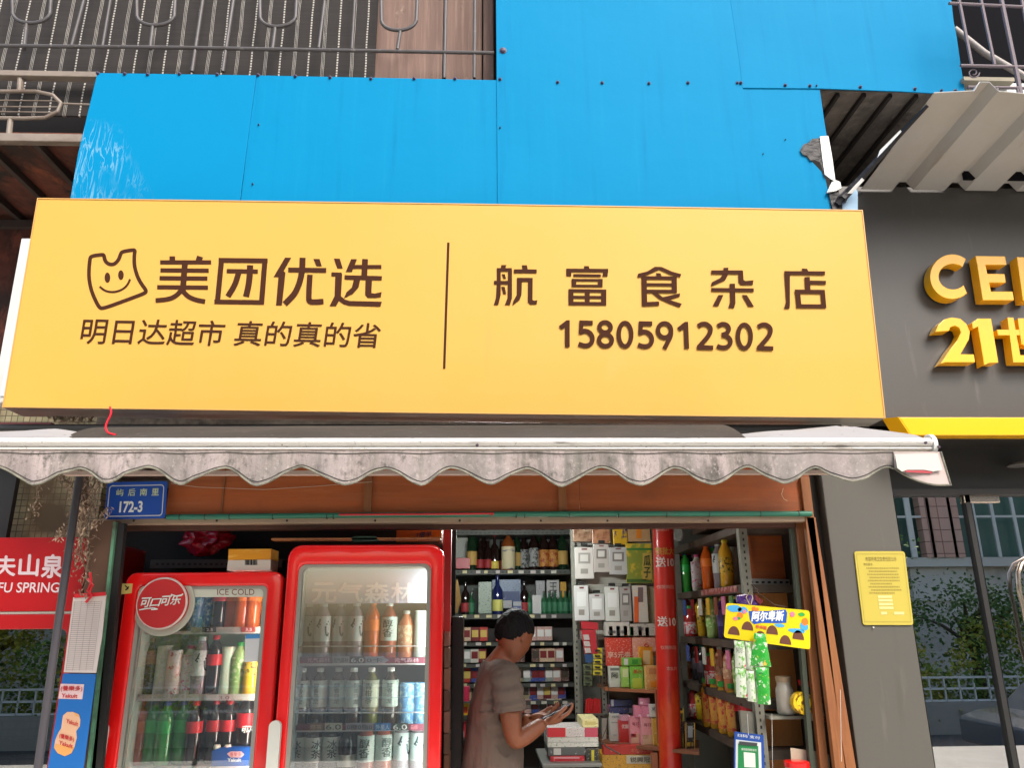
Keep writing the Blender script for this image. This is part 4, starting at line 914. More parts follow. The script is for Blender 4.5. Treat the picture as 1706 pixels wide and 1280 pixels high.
# dried vine
rr = random.Random(11)
m_vine = mat('dry_vine', C(128, 108, 88), .9, layers=[(30, .4, .7, C(92, 76, 62), U)])
b = thing('dried_vine', tuple(P(145, 990, 3.2)), 'withered vine hanging down beside the address plate', 'plant')
w = MB(); lf = MB()
for k in range(16):
    x = 128 + rr.random() * 26; y = 778; pts = []; wob = rr.random() * 6
    L = rr.choice([60, 90, 150, 190, 210]) * (.8 + rr.random() * .3)
    for i in range(12):
        pts.append(P(x + 5 * math.sin(i * .9 + wob) + (i * .8 - 4) * rr.uniform(-.6, .8), y + L * i / 11, 3.14 + .05 * math.sin(i + wob)))
    w.tube(pts, .0022, 5)
    for p in pts[2:]:
        for q in range(6):
            c = p + Vector((rr.gauss(0, .016), rr.gauss(0, .012), rr.gauss(0, .012))); a = Vector((rr.gauss(0, .5), rr.gauss(0, .5), rr.gauss(-.6, .6))).normalized(); s_ = Vector((rr.gauss(0, 1), rr.gauss(0, 1), 0)).normalized()
            Ln = rr.uniform(.012, .026); lf.quad(c, c + a * Ln * .5 + s_ * .0035, c + a * Ln, c + a * Ln * .5 - s_ * .0035)
for (xa_, ya_, xb_, yb_) in ((92, 790, 118, 806), (66, 800, 56, 856), (165, 802, 150, 860), (180, 845, 155, 880), (112, 878, 96, 896), (100, 792, 128, 820)):
    pts = [P(xa_ + (xb_ - xa_) * i / 7 + 2 * math.sin(i * 2), ya_ + (yb_ - ya_) * i / 7, 3.12) for i in range(8)]
    w.tube(pts, .002, 5)
    for p in pts:
        for q in range(7):
            c = p + Vector((rr.gauss(0, .01), rr.gauss(0, .01), rr.gauss(0, .01))); a = Vector((rr.gauss(0, .5), rr.gauss(0, .5), rr.gauss(-.6, .5))).normalized(); s_ = Vector((rr.gauss(0, 1), rr.gauss(0, 1), 0)).normalized()
            Ln = rr.uniform(.01, .022); lf.quad(c, c + a * Ln * .5 + s_ * .0035, c + a * Ln, c + a * Ln * .5 - s_ * .0035)
for q in range(60):
    c = P(rr.uniform(85, 152), rr.uniform(699, 707), 2.9) ; a = Vector((rr.gauss(0, 1), 0, abs(rr.gauss(.5, .5)))).normalized(); lf.quad(c, c + a * .02 + Vector((.004, 0, 0)), c + a * .034, c + a * .02 - Vector((.004, 0, 0)))
mk('stem', w, m_vine, b); mk('withered_leaves', lf, mat('dry_leaf', C(164, 142, 122), .9, layers=[(40, .4, .7, C(116, 96, 78), U)]), b)

# ================================================================== LEFT RED FRIDGE (spring water)
YN0 = 3.26
def X(px, py, Y): return P(px, py, Y).x
def Zp(py, Y, px=853): return P(px, py, Y).z
ztop = P(60, 896, YN0).z
b = thing('spring_water_fridge', (X(60, 1280, YN0), YN0, 0), 'red spring water display fridge at the far left edge', 'fridge')
xr = X(112, 1060, YN0) + .028; xl = xr - .66
w = MB(); w.ring(rrect(xl, xr, .08, ztop, .03, YN0 + .05), rrect(xl + .04, xr - .04, .2, ztop - .1, .02, YN0 + .05), (0, .5, 0)); w.box(xl, xr, YN0 + .551, YN0 + .56, .08, ztop - .01)
mk('cabinet', w, m_redmat, b)
zh = P(60, 1019, YN0).z
w = MB(); w.prism(rrect(xl, xr, zh, ztop, .03, YN0), (0, .049, 0)); h = mk('header_panel', w, m_redmat, b, bevel=.004)
m_let = simple(206, 186, 190, .5)
for s_, q in (('夫', [(-6, 927), (28, 927), (25, 960), (-9, 960)]), ('山', [(34, 925), (66, 925), (63, 960), (31, 960)]), ('泉', [(72, 925), (106, 925), (103, 963), (69, 963)])): ptext(s_, q, YN0, m_let, h, bold=.03)
ptext('FU SPRING', [(-1, 971), (100, 971), (98, 988), (-4, 988)], YN0, m_let, h, off=.012)
z0_, z1_ = 1.0, P(60, 1024, YN0).z
w = MB(); w.ring(rrect(xl, xr, .1, z1_, .02, YN0), rrect(xl + .05, xr - .03, .16, P(60, 1049, YN0).z, .03, YN0), (0, .045, 0)); dd = mk('door_frame', w, m_redmat, b, bevel=.003)
w = MB(); w.box(xl + .05, xr - .03, YN0 + .012, YN0 + .018, .16, P(60, 1049, YN0).z); mk('door_glass', w, glass_mat('mirror_door_glass', (.5, .56, .5, 1), 1.5, 9.0), dd)
w = MB(); w.box(xl + .02, xr - .02, YN0 + .002, YN0 + .02, z1_ + .001, zh - .002); mk('seam_trim', w, simple(160, 150, 140, .4), b)
w = MB()
for z in (.5, .85, 1.15, 1.45): w.box(xl + .05, xr - .05, YN0 + .08, YN0 + .5, z, z + .012)
mk('shelf', w, m_white, b)
cols = [(40, 90, 60), (150, 40, 40), (200, 200, 190), (60, 60, 120)]

# ================================================================== BOTTLES
def bottle(kind, body, cap, label, H=.22, r=.032, shape='pet', text=None, tcol=(40, 60, 70), lab=(.35, .72)):
    """prototype: body, cap, wrap label (sub-part lettering)"""
    t = thing('drink_bottle' if shape != 'liquor' else 'liquor_bottle', (0, 0, -50), 'x', 'bottle')
    o = Vector((0, 0, -50))
    if shape == 'pet': pr = [(r * .85, 0), (r, .008), (r * .96, H * .18), (r, H * .3), (r * .98, H * .72), (r * .7, H * .83), (r * .42, H * .9), (r * .4, H * .93)]
    elif shape == 'liquor': pr = [(r * .95, 0), (r, .006), (r, H * .58), (r * .85, H * .64), (r * .36, H * .74), (r * .33, H * .93)]
    elif shape == 'wide': pr = [(r * .9, 0), (r, .008), (r, H * .75), (r * .7, H * .85), (r * .62, H * .9)]
    else: pr = [(r * .9, 0), (r, .006), (r, H * .92), (r * .9, H * .96)]
    w = MB(); w.lathe(pr, o, 14); mk('body', w, body, t, smooth=True)
    rc = pr[-1][0] * 1.15; z0 = pr[-1][1]
    if cap is not None:
        w = MB(); w.lathe([(rc, z0), (rc, H - .002), (rc * .9, H)], o, 12); mk('cap', w, cap, t, smooth=True)
    if label is not None:
        w = MB(); w.lathe([(r * 1.01, H * lab[0]), (r * 1.02, H * lab[0] + .001), (r * 1.02, H * lab[1]), (r * 1.0, H * lab[1] + .001)], o, 14); L = mk('label', w, label, t, smooth=True)
        if text:
            z1, z0 = H * (lab[1] - .04), H * (lab[0] + .05)
            n = len(text); hh = (z1 - z0) / (n if n > 1 else 1)
            w = MB()
            for i, ch in enumerate(text):
                zt_ = z1 - i * hh; zb_ = zt_ - hh * .9; hw = min(r * .72, hh * .55)
                text4(w, ch, o + Vector((-hw, 0, zt_)), o + Vector((hw, 0, zt_)), o + Vector((hw, 0, zb_)), o + Vector((-hw, 0, zb_)), Vector((0, 0, 0)), bold=.015)
            for v in w.v: dx = v.x - o.x; v.y = o.y - math.sqrt(max((r * 1.02) ** 2 - dx * dx, 0)) - .0009
            mk('lettering', w, simple(*tcol, .6), L)
    regkids(t); PROTO[kind] = [t, False]; return t
PROTO = {}
def put(kind, loc, label, group=None, rotz=None):
    t, used = PROTO[kind]
    if not used:
        PROTO[kind][1] = True; t.location = loc; WL[t] = Vector(loc); t['label'] = label
        if group: t['group'] = group
        if rotz is not None: t.rotation_euler = (0, 0, rotz)
        return t
    return dup(t, loc, label, group, rotz)
def liq(name, r, g, b_): return mat('liquid_' + name, C(r, g, b_), .08, coat=.3, spec=.6)
cola = liq('cola', 30, 16, 14); org = liq('orange', 206, 92, 24); grn = liq('green', 46, 140, 50); clear = liq('clear', 176, 186, 184)
yel = liq('yellow', 206, 160, 40); wht = liq('white', 210, 206, 196); pch = liq('peach', 196, 120, 84); lgr = liq('pale_green', 150, 180, 110); pur = liq('purple', 70, 50, 110); brn = liq('amber', 96, 40, 20); dkg = liq('dark_green', 22, 44, 26)
K = simple
def reflabel(r, g, b_): return K(r, g, b_, .4)
bottle('soda_white', mat('clear_soda_bottle', C(150, 140, 148), .08, coat=.3), K(196, 206, 206, .4), K(206, 214, 212, .45), .235, .0345, text='气', tcol=(34, 58, 70), lab=(.34, .76))
bottle('tea_white', liq('oolong', 60, 42, 26), K(226, 228, 220, .4), K(186, 200, 190, .5), .222, .033, text='醇香乌龙', tcol=(60, 76, 70), lab=(.33, .78))
bottle('tea_green', liq('green_tea', 112, 110, 50), K(220, 224, 216, .4), K(198, 206, 180, .5), .222, .033, text='青柑茶', tcol=(80, 96, 60), lab=(.33, .78))
bottle('ice_tea', liq('dark_tea', 40, 26, 22), K(36, 34, 36, .4), K(198, 202, 194, .5), .235, .034, text='冰茶', tcol=(30, 30, 34), lab=(.34, .72))
bottle('small_dark', cola, K(30, 28, 30, .4), K(190, 190, 176, .5), .21, .036, lab=(.3, .5))
bottle('milk_tea', liq('milk_tea', 150, 74, 52), K(228, 230, 226, .4), K(190, 204, 196, .5), .235, .034, text='醇香', tcol=(70, 84, 80), lab=(.34, .74))
bottle('cola', cola, K(176, 30, 34, .4), K(198, 36, 44, .4), .24, .033, lab=(.5, .68))
bottle('cola_big', cola, K(60, 56, 56, .4), K(196, 28, 40, .4), .27, .043, text=None, lab=(.5, .7))
bottle('orange', org, K(200, 96, 40, .4), K(236, 120, 30, .4), .24, .034, lab=(.5, .68))
bottle('sprite', grn, K(40, 60, 130, .4), K(36, 170, 70, .4), .24, .035, lab=(.5, .69))
bottle('cola_clear', mat('half_full_cola', C(92, 62, 52), .08, coat=.3), K(150, 130, 120, .4), K(188, 130, 110, .4), .23, .033, lab=(.55, .78))
bottle('pale_can', mat('pale_can_skin', C(206, 212, 206), .3, coat=.2), K(214, 218, 212, .3), None, .2, .031, 'can')
bottle('pale_red_can', mat('red_print_can_skin', C(214, 204, 200), .3, layers=[(30, .55, .62, C(170, 50, 60), U)]), None, None, .19, .03, 'can')
bottle('green_white_can', mat('green_print_can_skin', C(188, 208, 184), .3, layers=[(26, .55, .62, C(226, 226, 200), U)]), None, None, .2, .031, 'can')
bottle('yellow_jar', liq('lemonade', 214, 176, 40), K(80, 60, 50, .4), mat('lemon_print', C(224, 190, 60), .4, layers=[(60, .52, .58, C(60, 50, 30), U)]), .17, .034, 'wide', lab=(.45, .75))
bottle('blue_can', mat('blue_print_can', C(96, 150, 196), .25, layers=[(50, .5, .58, C(190, 214, 224), U)]), None, None, .17, .032, 'can')
bottle('wine', dkg, K(20, 18, 20, .4), K(186, 150, 80, .6), .31, .037, 'liquor', lab=(.12, .42))
bottle('wine_red_label', cola, K(30, 26, 26, .4), K(150, 40, 44, .6), .22, .03, 'liquor', lab=(.08, .34))
bottle('wine_pale', cola, K(170, 170, 172, .3, metal=.6), mat('pale_print_label', C(150, 152, 150), .6, layers=[(40, .5, .56, C(60, 60, 60), U)]), .3, .037, 'liquor', lab=(.08, .5))
bottle('whisky', liq('whisky', 120, 62, 26), K(150, 146, 140, .3, metal=.5), mat('whisky_label', C(206, 196, 160), .6, layers=[(7, .56, .6, C(40, 70, 130), (.4, 1, 2.5))]), .31, .048, 'liquor', lab=(.03, .52))
bottle('wine_orange', cola, K(26, 22, 22, .4), mat('orange_print_label', C(186, 130, 60), .6, layers=[(30, .5, .58, C(150, 60, 36), U)]), .3, .037, 'liquor', lab=(.08, .46))
bottle('red_neck', cola, K(150, 24, 28, .4), K(206, 186, 80, .6), .25, .03, 'liquor', lab=(.05, .25))
bottle('baijiu', liq('clear_green', 40, 90, 60), K(70, 66, 60, .4), K(48, 110, 78, .6), .15, .024, 'liquor', lab=(.1, .5))
bottle('blue_liquor', liq('navy', 30, 40, 90), K(40, 44, 90, .4), K(206, 204, 110, .6), .26, .036, 'liquor', lab=(.08, .36))
bottle('yogurt_drink', wht, K(190, 60, 110, .4), mat('pink_print_wrap', C(206, 200, 206), .4, layers=[(70, .54, .6, C(200, 70, 120), U)]), .2, .036, lab=(.1, .8))
bottle('lime', lgr, K(40, 130, 50, .4), mat('lime_wrap', C(130, 180, 90), .4, layers=[(60, .5, .56, C(220, 224, 180), U)]), .21, .034, lab=(.25, .72))
bottle('peach', pch, K(200, 196, 190, .4), mat('peach_wrap', C(196, 140, 110), .4, layers=[(60, .5, .56, C(226, 196, 160), U)]), .2, .034, lab=(.3, .7))
bottle('jam_jar', liq('strawberry', 160, 50, 50), K(50, 140, 60, .4), mat('jam_label', C(206, 196, 196), .5, layers=[(60, .5, .56, C(190, 50, 60), U)]), .17, .04, 'wide', lab=(.08, .45))
bottle('teal_cap', liq('dark', 34, 30, 34), K(30, 110, 100, .4), K(60, 50, 60, .5), .2, .032, lab=(.3, .6))
bottle('lemon_bottle', yel, K(196, 180, 40, .4), mat('yellow_wrap', C(206, 166, 40), .4, layers=[(60, .52, .57, C(60, 56, 30), U)]), .23, .034, lab=(.25, .62))
bottle('oil_bottle', liq('golden', 176, 130, 40), K(50, 150, 60, .4), mat('gold_red_label', C(196, 140, 60), .5, layers=[(45, .5, .56, C(180, 50, 40), U)]), .24, .04, 'wide', lab=(.1, .7))
bottle('purple_drink', pur, K(196, 190, 90, .4), K(96, 80, 140, .5), .2, .03, lab=(.3, .7))
for k, (t, u) in PROTO.items(): t.hide_render = False

# ================================================================== COLA FRIDGE
def glasses_fridge(name, label, YFr, xl, xr, zt, il, ir, it, frame_m, linm, r, handle, zshelves):
    b = thing(name, ((xl + xr) / 2, YFr, 0), label, 'fridge')
    w = MB()
    w.box(xl + .015, xl + .04, YFr + .07, YFr + .62, .1, zt - .02); w.box(xr - .04, xr - .015, YFr + .07, YFr + .62, .1, zt - .02)
    w.box(xl + .04, xr - .04, YFr + .07, YFr + .62, zt - .075, zt - .02); w.box(xl + .015, xr - .015, YFr + .62, YFr + .64, .1, zt - .02); w.box(xl + .04, xr - .04, YFr + .07, YFr + .62, .1, .2)
    mk('cabinet', w, frame_m if r < .05 else simple(58, 56, 58, .5), b, bevel=.006)
    w = MB(); w.box(xl + .041, xr - .041, YFr + .55, YFr + .56, .2, zt - .076); w.box(xl + .041, xl + .05, YFr + .1, YFr + .55, .2, zt - .076); w.box(xr - .05, xr - .041, YFr + .1, YFr + .55, .2, zt - .076); w.box(xl + .051, xr - .051, YFr + .1, YFr + .549, zt - .09, zt - .0765)
    mk('inner_liner', w, linm, b)
    w = MB(); w.ring(rrect(xl, xr, .1, zt, r, YFr), rrect(il, ir, .18, it, r * .55, YFr), (0, .055, 0)); d = mk('door_frame', w, frame_m, b, bevel=.012, seg=4)
    for pl in d.data.polygons: pl.use_smooth = True
    w = MB(); w.ring(rrect(il + .0, ir, .18, it, r * .55, YFr + .012), rrect(il + .016, ir - .016, .196, it - .012, r * .5, YFr + .012), (0, .03, 0)); mk('gasket', w, simple(150, 152, 144, .4), d)
    w = MB(); w.box(il + .002, ir - .002, YFr + .02, YFr + .025, .18, it - .002); mk('glass', w, m_glass if r < .05 else glass_mat('brighter_door_glass', (.93, .97, .95, 1), 1.5, 5.0, haze=((.7, .75, .74, 1), .012)), d)
    w = MB(); hx, hz, hw = handle; w.prism(rrect(hx - hw, hx + hw, hz - .5, hz, hw * .98, YFr - .05), (0, .022, 0)); w.box(hx - hw * .5, hx + hw * .5, YFr - .028, YFr, hz - .06, hz - .03); w.box(hx - hw * .5, hx + hw * .5, YFr - .028, YFr, hz - .48, hz - .45); mk('handle', w, simple(196, 198, 190, .35), d, bevel=.005)
    w = MB()
    for z in zshelves: w.box(xl + .052, xr - .052, YFr + .13, YFr + .54, z - .012, z)
    mk('shelf', w, m_white, b)
    w = MB(); w.tube([Vector((xl + .08, YFr + .075, it + .02)), Vector((xr - .08, YFr + .075, it + .02))], .009, 8); mk('light_tube', w, mat('fridge_tube', C(255, 255, 250), .5, emit=((.92, 1, .97, 1), 7.0)), b)
    w = MB()
    for xx in (xr - .068,): w.box(xx, xx + .012, YFr + .075, YFr + .09, .3, zt - .12)
    mk('added_fill_strip', w, mat('fridge_fill_strip', C(255, 255, 250), .5, emit=((.9, 1, .95, 1), 24.0)), b)  # unseen glowing strip added on one side to brighten the bottles
    return b, d
Y1 = 3.30
xl1, xr1 = X(190, 1110, Y1), X(461, 1110, Y1); zt1 = Zp(954, Y1, 320)
s1 = Zp(1052, Y1 + .13, 330), Zp(1163, Y1 + .13, 330), Zp(1279, Y1 + .13, 330)
b, d = glasses_fridge('cola_display_fridge', 'red cola display fridge with a round emblem, left of the two at the opening', Y1, xl1, xr1, zt1, X(214, 1110, Y1), X(434, 1110, Y1), Zp(977, Y1, 320), m_red, m_liner, .04, (X(175, 1230, Y1), Zp(1203, Y1, 175), .024), list(s1) + [.82, .5])
fr1 = b
# ice cold strip + round badge
w = MB(); w.pslab([(222, 979), (443, 979), (442, 995), (221, 996)], Y1 + .016, .003); mk('header_strip', w, simple(200, 204, 190, .5), d)
ptext('ICE COLD', (362, 982, 424, 992), Y1 + .016, simple(120, 60, 60, .6), d)
w = MB(); c = P(272, 1006, Y1 - .004); w.lathe([(.123, 0), (.123, -.004), (.118, -.006)], P(274, 1008, Y1 + .012), 48, 'y'); mk('badge_ring', w, simple(182, 186, 172, .4), d)
w = MB(); w.lathe([(.1, .012), (.1, -.012), (.097, -.018)], c, 48, 'y'); bd = mk('round_badge', w, simple(190, 38, 40, .4), d)
w = MB(); w.lathe([(.1005, -.010), (.1025, -.014), (.099, -.0186), (.0955, -.0186)], c, 48, 'y')
tmp = w.f[:-2]; w.f = tmp; mk('badge_rim', w, simple(214, 196, 190, .3), d)
# cola script: slanted
w = MB(); ys = Y1 - .0225
for i, ch in enumerate('可口可乐'):
    x0_ = 233 + i * 17; y0_ = 997 - i * 1.5
    text4(w, ch, P(x0_ + 4, y0_ + (3 if ch == '口' else 0), ys), P(x0_ + 20, y0_ - 1 + (3 if ch == '口' else 0), ys), P(x0_ + 15, y0_ + 15, ys), P(x0_ - 1, y0_ + 16, ys), bold=.025)
kx = [0]
for sw in ([(232, 1017), (242, 1015), (256, 1013.5), (263, 1015.5), (252, 1016.5)], [(285, 991), (294, 994), (302, 993), (305, 990)]):
    w.stroke(sw, 2.0, lambda x, y, k: P(x, y, ys) + Vector((0, -.0012 - .00005 * k, 0)), kx)
mk('badge_lettering', w, m_wh, d)
w = MB(); w.pslab([(203, 973), (221, 973), (219, 989), (202, 991)], Y1 - .0015, .0012); st = mk('energy_sticker', w, simple(214, 190, 110, .6), d)
w = MB(); w.stroke([(208, 976), (214, 981), (209, 984), (215, 978)], 2, lambda x, y, k: P(x, y, Y1 - .002) + Vector((0, -.00005 * k, 0)), kx); mk('sticker_mark', w, m_black, d)
w = MB(); w.pslab([(409, 1058), (436, 1057), (434, 1103), (407, 1104)], Y1 + .017, .0015); mk('notice_sticker', w, simple(206, 212, 214, .5), d)
w = MB(); w.pslab([(409, 1058), (436, 1057), (435.5, 1064), (409, 1065)], Y1 + .0155, .001); mk('sticker_band', w, simple(70, 140, 200, .5), d)
w = MB(); w.pslab([(318, 1046), (437, 1045), (437, 1054), (318, 1055)], Y1 + .12, .004); w.pslab([(230, 1158), (430, 1157), (430, 1168), (229, 1169)], Y1 + .12, .004); ps = mk('price_rail', w, simple(178, 178, 166, .5), b)
for q, cc, tx in (((337, 1045.5, 360, 1054), (60, 62, 58), '2.5'), ((402, 1045, 425, 1053.5), (176, 60, 56), '3.5')):
    w = MB(); w.pslab(rect(*q), Y1 + .117, .002); mk('price_tag', w, simple(*cc, .5), b)
    ptext(tx, (q[0] + 7, q[1] + 2, q[2] - 5, q[3] - 1.5), Y1 + .117, m_wh, b, off=.02)
w = MB(); w.pslab(rect(344, 1159, 385, 1168), Y1 + .117, .002); mk('price_tag', w, simple(206, 196, 190, .5), b); ptext('3.0', (365, 1160.5, 382, 1166), Y1 + .117, simple(120, 30, 30, .5), b)
# contents
G1 = 'bottles in the cola fridge'
JR = random.Random(17)
def shelfrow(items, zs, Y, where, rowg):
    for i, (kind, px, desc) in enumerate(items):
        p = P(px, 1100, Y); put(kind, (p.x + JR.uniform(-.003, .003), Y + JR.uniform(-.02, .02), zs + .001), '%s, %s from left %s' % (desc, ORD[i], where), rowg, rotz=JR.uniform(-.55, .55))
shelfrow([('cola_clear', 247, 'half full brown bottle'), ('pale_can', 272, 'pale slim can'), ('pale_red_can', 294, 'pale can with red print'), ('yogurt_drink', 316, 'pink and white wrapped drink'), ('soda_white', 336, 'white labelled soda'), ('cola', 357, 'cola bottle'), ('green_white_can', 379, 'green and white can'), ('lime', 399, 'pale green bottle'), ('yellow_jar', 421, 'yellow lemon drink')], s1[1], Y1 + .2, 'on the cola fridge middle shelf', G1)
shelfrow([('orange', 244, 'orange soda bottle'), ('sprite', 267, 'green soda bottle'), ('sprite', 289, 'green soda bottle'), ('sprite', 313, 'green soda bottle'), ('cola', 338, 'cola bottle'), ('cola', 366, 'cola bottle'), ('cola', 388, 'cola bottle'), ('cola_big', 418, 'big cola bottle')], s1[2], Y1 + .2, 'on the cola fridge lower shelf', G1)
shelfrow([('cola_clear', 255, 'brown bottle'), ('teal_cap', 278, 'dark bottle'), ('sprite', 300, 'green bottle'), ('cola', 325, 'cola bottle'), ('teal_cap', 352, 'dark bottle'), ('milk_tea', 378, 'brown milk tea'), ('milk_tea', 400, 'brown milk tea')], s1[2], Y1 + .33, 'in the cola fridge lower back row', G1)
shelfrow([('blue_can', 318, 'blue can'), ('blue_can', 338, 'blue can'), ('cola', 356, 'cola bottle'), ('orange', 378, 'orange bottle'), ('orange', 398, 'orange bottle'), ('orange', 418, 'orange bottle'), ('pale_can', 240, 'pale can'), ('green_white_can', 262, 'green can'), ('green_white_can', 284, 'green can')], s1[0], Y1 + .22, 'on the cola fridge top shelf', G1)
ptext('可口可乐', [(404, 1210), (436, 1208), (433, 1220), (402, 1222)], Y1 + .155, m_wh, fr1, bold=.02)
b = thing('yoghurt_multipack', tuple(P(390, 1278, Y1 + .13)), 'blue yoghurt drink multipack low in the cola fridge', 'drink pack')
w = MB(); w.prism(PP([(352, 1252), (372, 1246), (424, 1246), (424, 1278), (351, 1278)], Y1 + .135), (0, .04, 0)); mk('sleeve', w, simple(24, 82, 160, .4), b, bevel=.003)
w = MB(); w.pslab([(378, 1257), (384, 1253), (402, 1253), (407, 1258), (402, 1263), (384, 1263)], Y1 + .133, .001); mk('logo_oval', w, simple(222, 190, 190, .5), b)
ptext('養樂多', (383, 1254, 402, 1262), Y1 + .133, m_yr, b); ptext('Yakult', (379, 1264, 402, 1270), Y1 + .133, m_wh, b, off=.02)
w = MB()
for x in (361, 379): w.lathe([(.012, 0), (.015, .012), (.012, .02)], P(x, 1251, Y1 + .15), 12)
mk('bottle_top', w, simple(206, 196, 180, .4), b)

# ================================================================== SODA FRIDGE (right)
Y2 = 3.22
xl2, xr2 = X(467, 1090, Y2), X(737, 1090, Y2); zt2 = Zp(908, Y2, 600)
s2 = Zp(1104, Y2 + .13, 600), Zp(1214, Y2 + .13, 600), 1.13 - .04
b, d = glasses_fridge('soda_display_fridge', 'red display fridge full of white labelled soda bottles, right of the cola fridge', Y2, xl2, xr2, zt2, X(487, 1090, Y2), X(715, 1090, Y2), Zp(940, Y2, 600), m_red, m_liner2, .055, (X(461, 1240, Y2), Zp(1199, Y2, 461), .022), [s2[0], s2[1], .86, .55])
fr2 = b
w = MB(); w.box(xl2 + .055, xr2 - .055, Y2 + .13, Y2 + .14, Zp(1006, Y2 + .13, 600), zt2 - .08); hp = mk('inner_header', w, simple(186, 192, 214, .4), b)
for i, ch in enumerate('元气森林'): ptext(ch, (520 + i * 44, 972, 560 + i * 44, 1004), Y2 + .13, simple(240, 240, 246, .5), hp, bold=.03)
def rail(y0_, y1_, items):
    w = MB(); w.pslab(rect(493, y0_, 712, y1_), Y2 + .12, .003); r_ = mk('price_rail', w, simple(110, 38, 58, .5), fr2)
    for (q0, q1, cc, tx, tc) in items:
        w = MB(); w.pslab(rect(q0, y0_ - 1.5, q1, y1_), Y2 + .117, .002)
        if cc: mk('rail_tag', w, simple(*cc, .5), fr2)
        ptext(tx, (q0 + 2, y0_ + 1, q1 - 2, y1_ - 1.5), Y2 + (.116 if cc else .12), simple(*tc, .6), fr2, bold=.01)
    w = MB(); w.tube([P(494, y0_ + 2, Y2 + .1), P(495, y0_ - 16, Y2 + .1), P(498, y0_ - 18, Y2 + .1), P(708, y0_ - 19, Y2 + .1), P(712, y0_ - 17, Y2 + .1), P(712, y0_, Y2 + .1)], .0025, 6); mk('shelf_guard', w, simple(196, 196, 196, .3), fr2)
rail(1096, 1106, [(510, 552, None, '元气森林', (206, 170, 180)), (554, 582, (150, 150, 148), '元气森林', (40, 40, 44)), (583, 608, (34, 36, 38), '6.0', (226, 226, 226)), (609, 640, (150, 148, 160), '0卡', (30, 30, 40)), (655, 700, None, '元气森林', (206, 170, 180))])
rail(1207, 1218, [(515, 538, (120, 84, 70), '燃茶', (200, 170, 150)), (541, 570, (200, 196, 180), '6.0', (40, 40, 40)), (576, 622, (150, 146, 156), '0糖0脂0', (30, 30, 40)), (624, 651, (40, 110, 170), '外星人', (200, 220, 230)), (653, 680, (40, 56, 52), '6.0', (220, 226, 220)), (682, 698, None, '森林', (206, 130, 140))])
w = MB(); w.prism([P(640, 1096, Y2 + .116), P(648, 1101, Y2 + .116), P(640, 1106, Y2 + .116)], (0, .002, 0)); mk('rail_arrow', w, simple(150, 148, 160, .5), fr2)
G2 = 'bottles in the soda fridge'
shelfrow([('soda_white', 508, 'white labelled soda'), ('soda_white', 537, 'white labelled soda'), ('soda_white', 565, 'white labelled soda'), ('soda_white', 592, 'white labelled soda'), ('orange', 618, 'orange bottle'), ('milk_tea', 646, 'brown milk tea'), ('peach', 674, 'peach drink'), ('pale_can', 702, 'pale tall can')], s2[0], Y2 + .19, 'on the soda fridge top shelf', G2)
shelfrow([('tea_white', 506, 'white capped tea'), ('tea_white', 534, 'white capped tea'), ('tea_white', 564, 'white capped tea'), ('tea_white', 591, 'white capped tea'), ('tea_green', 620, 'pale green labelled tea'), ('tea_white', 652, 'white capped tea'), ('blue_can', 681, 'blue printed can'), ('blue_can', 703, 'blue printed can')], s2[1], Y2 + .19, 'on the soda fridge middle shelf', G2)
shelfrow([('ice_tea', 506, 'iced tea bottle'), ('ice_tea', 533, 'iced tea bottle'), ('ice_tea', 559, 'iced tea bottle'), ('small_dark', 587, 'short dark bottle'), ('milk_tea', 616, 'milk tea bottle'), ('milk_tea', 643, 'milk tea bottle'), ('soda_white', 674, 'soda bottle'), ('soda_white', 702, 'soda bottle')], Zp(1305, Y2 + .19, 600), Y2 + .19, 'on the soda fridge lower shelf', G2)
shelfrow([('ice_tea', 522, 'dark tea bottle'), ('ice_tea', 550, 'dark tea bottle'), ('milk_tea', 625, 'milk tea bottle'), ('milk_tea', 652, 'milk tea bottle'), ('small_dark', 690, 'short dark bottle')], Zp(1305, Y2 + .19, 600), Y2 + .32, 'in the soda fridge lower back row', G2)
w = MB(); w.box(xl2 + .052, xr2 - .052, Y2 + .13, Y2 + .54, Zp(1305, Y2 + .19, 600) - .012, Zp(1305, Y2 + .19, 600)); mk('shelf', w, m_white, fr2)
# ---- things on and above the fridges
b = thing('yellow_topped_box', tuple(P(416, 950, 3.32)), 'white box with an orange top and a barcode lying on the cola fridge', 'box')
w = MB(); w.pslab([(380, 934), (451, 933), (450, 951), (378, 951)], 3.33, .12); mk('carton', w, simple(206, 200, 188, .6), b)
w = MB(); w.pslab([(381, 915.5), (452, 915), (451, 932.5), (380, 933.5)], 3.328, .124); mk('orange_lid', w, mat('orange_foil', C(222, 150, 30), .35, layers=[(20, .5, .6, C(236, 180, 80), (.3, 1, 2))]), b)
w = MB()
for i in range(11): w.pslab(rect(408 + i * 1.9, 932, 409 + i * 1.9 + (i % 3) * .4, 942), 3.3285, .001)
mk('barcode', w, m_black, b)
w = MB()
b = thing('red_plastic_bundle', tuple(P(340, 935, 3.7)), 'crumpled red plastic bundle on the dark shelf above the cola fridge', 'bundle')
bm = bmesh.new(); bmesh.ops.create_icosphere(bm, subdivisions=4, radius=1)
rr = random.Random(5); from mathutils import noise as NZ
c = P(345, 900, 3.8); w = MB(); w.v = [c + Vector((v.co.x * .11, v.co.y * .08, v.co.z * .075)) * (1 + .45 * NZ.noise(v.co * 2.3)) for v in bm.verts]; w.f = [tuple(v.index for v in f.verts) for f in bm.faces]; bm.free()
mk('plastic', w, mat('red_film', C(170, 20, 52), .2, coat=.4, layers=[(9, .6, .7, C(206, 120, 130), U)], bump=(14, .8)), b, smooth=True)
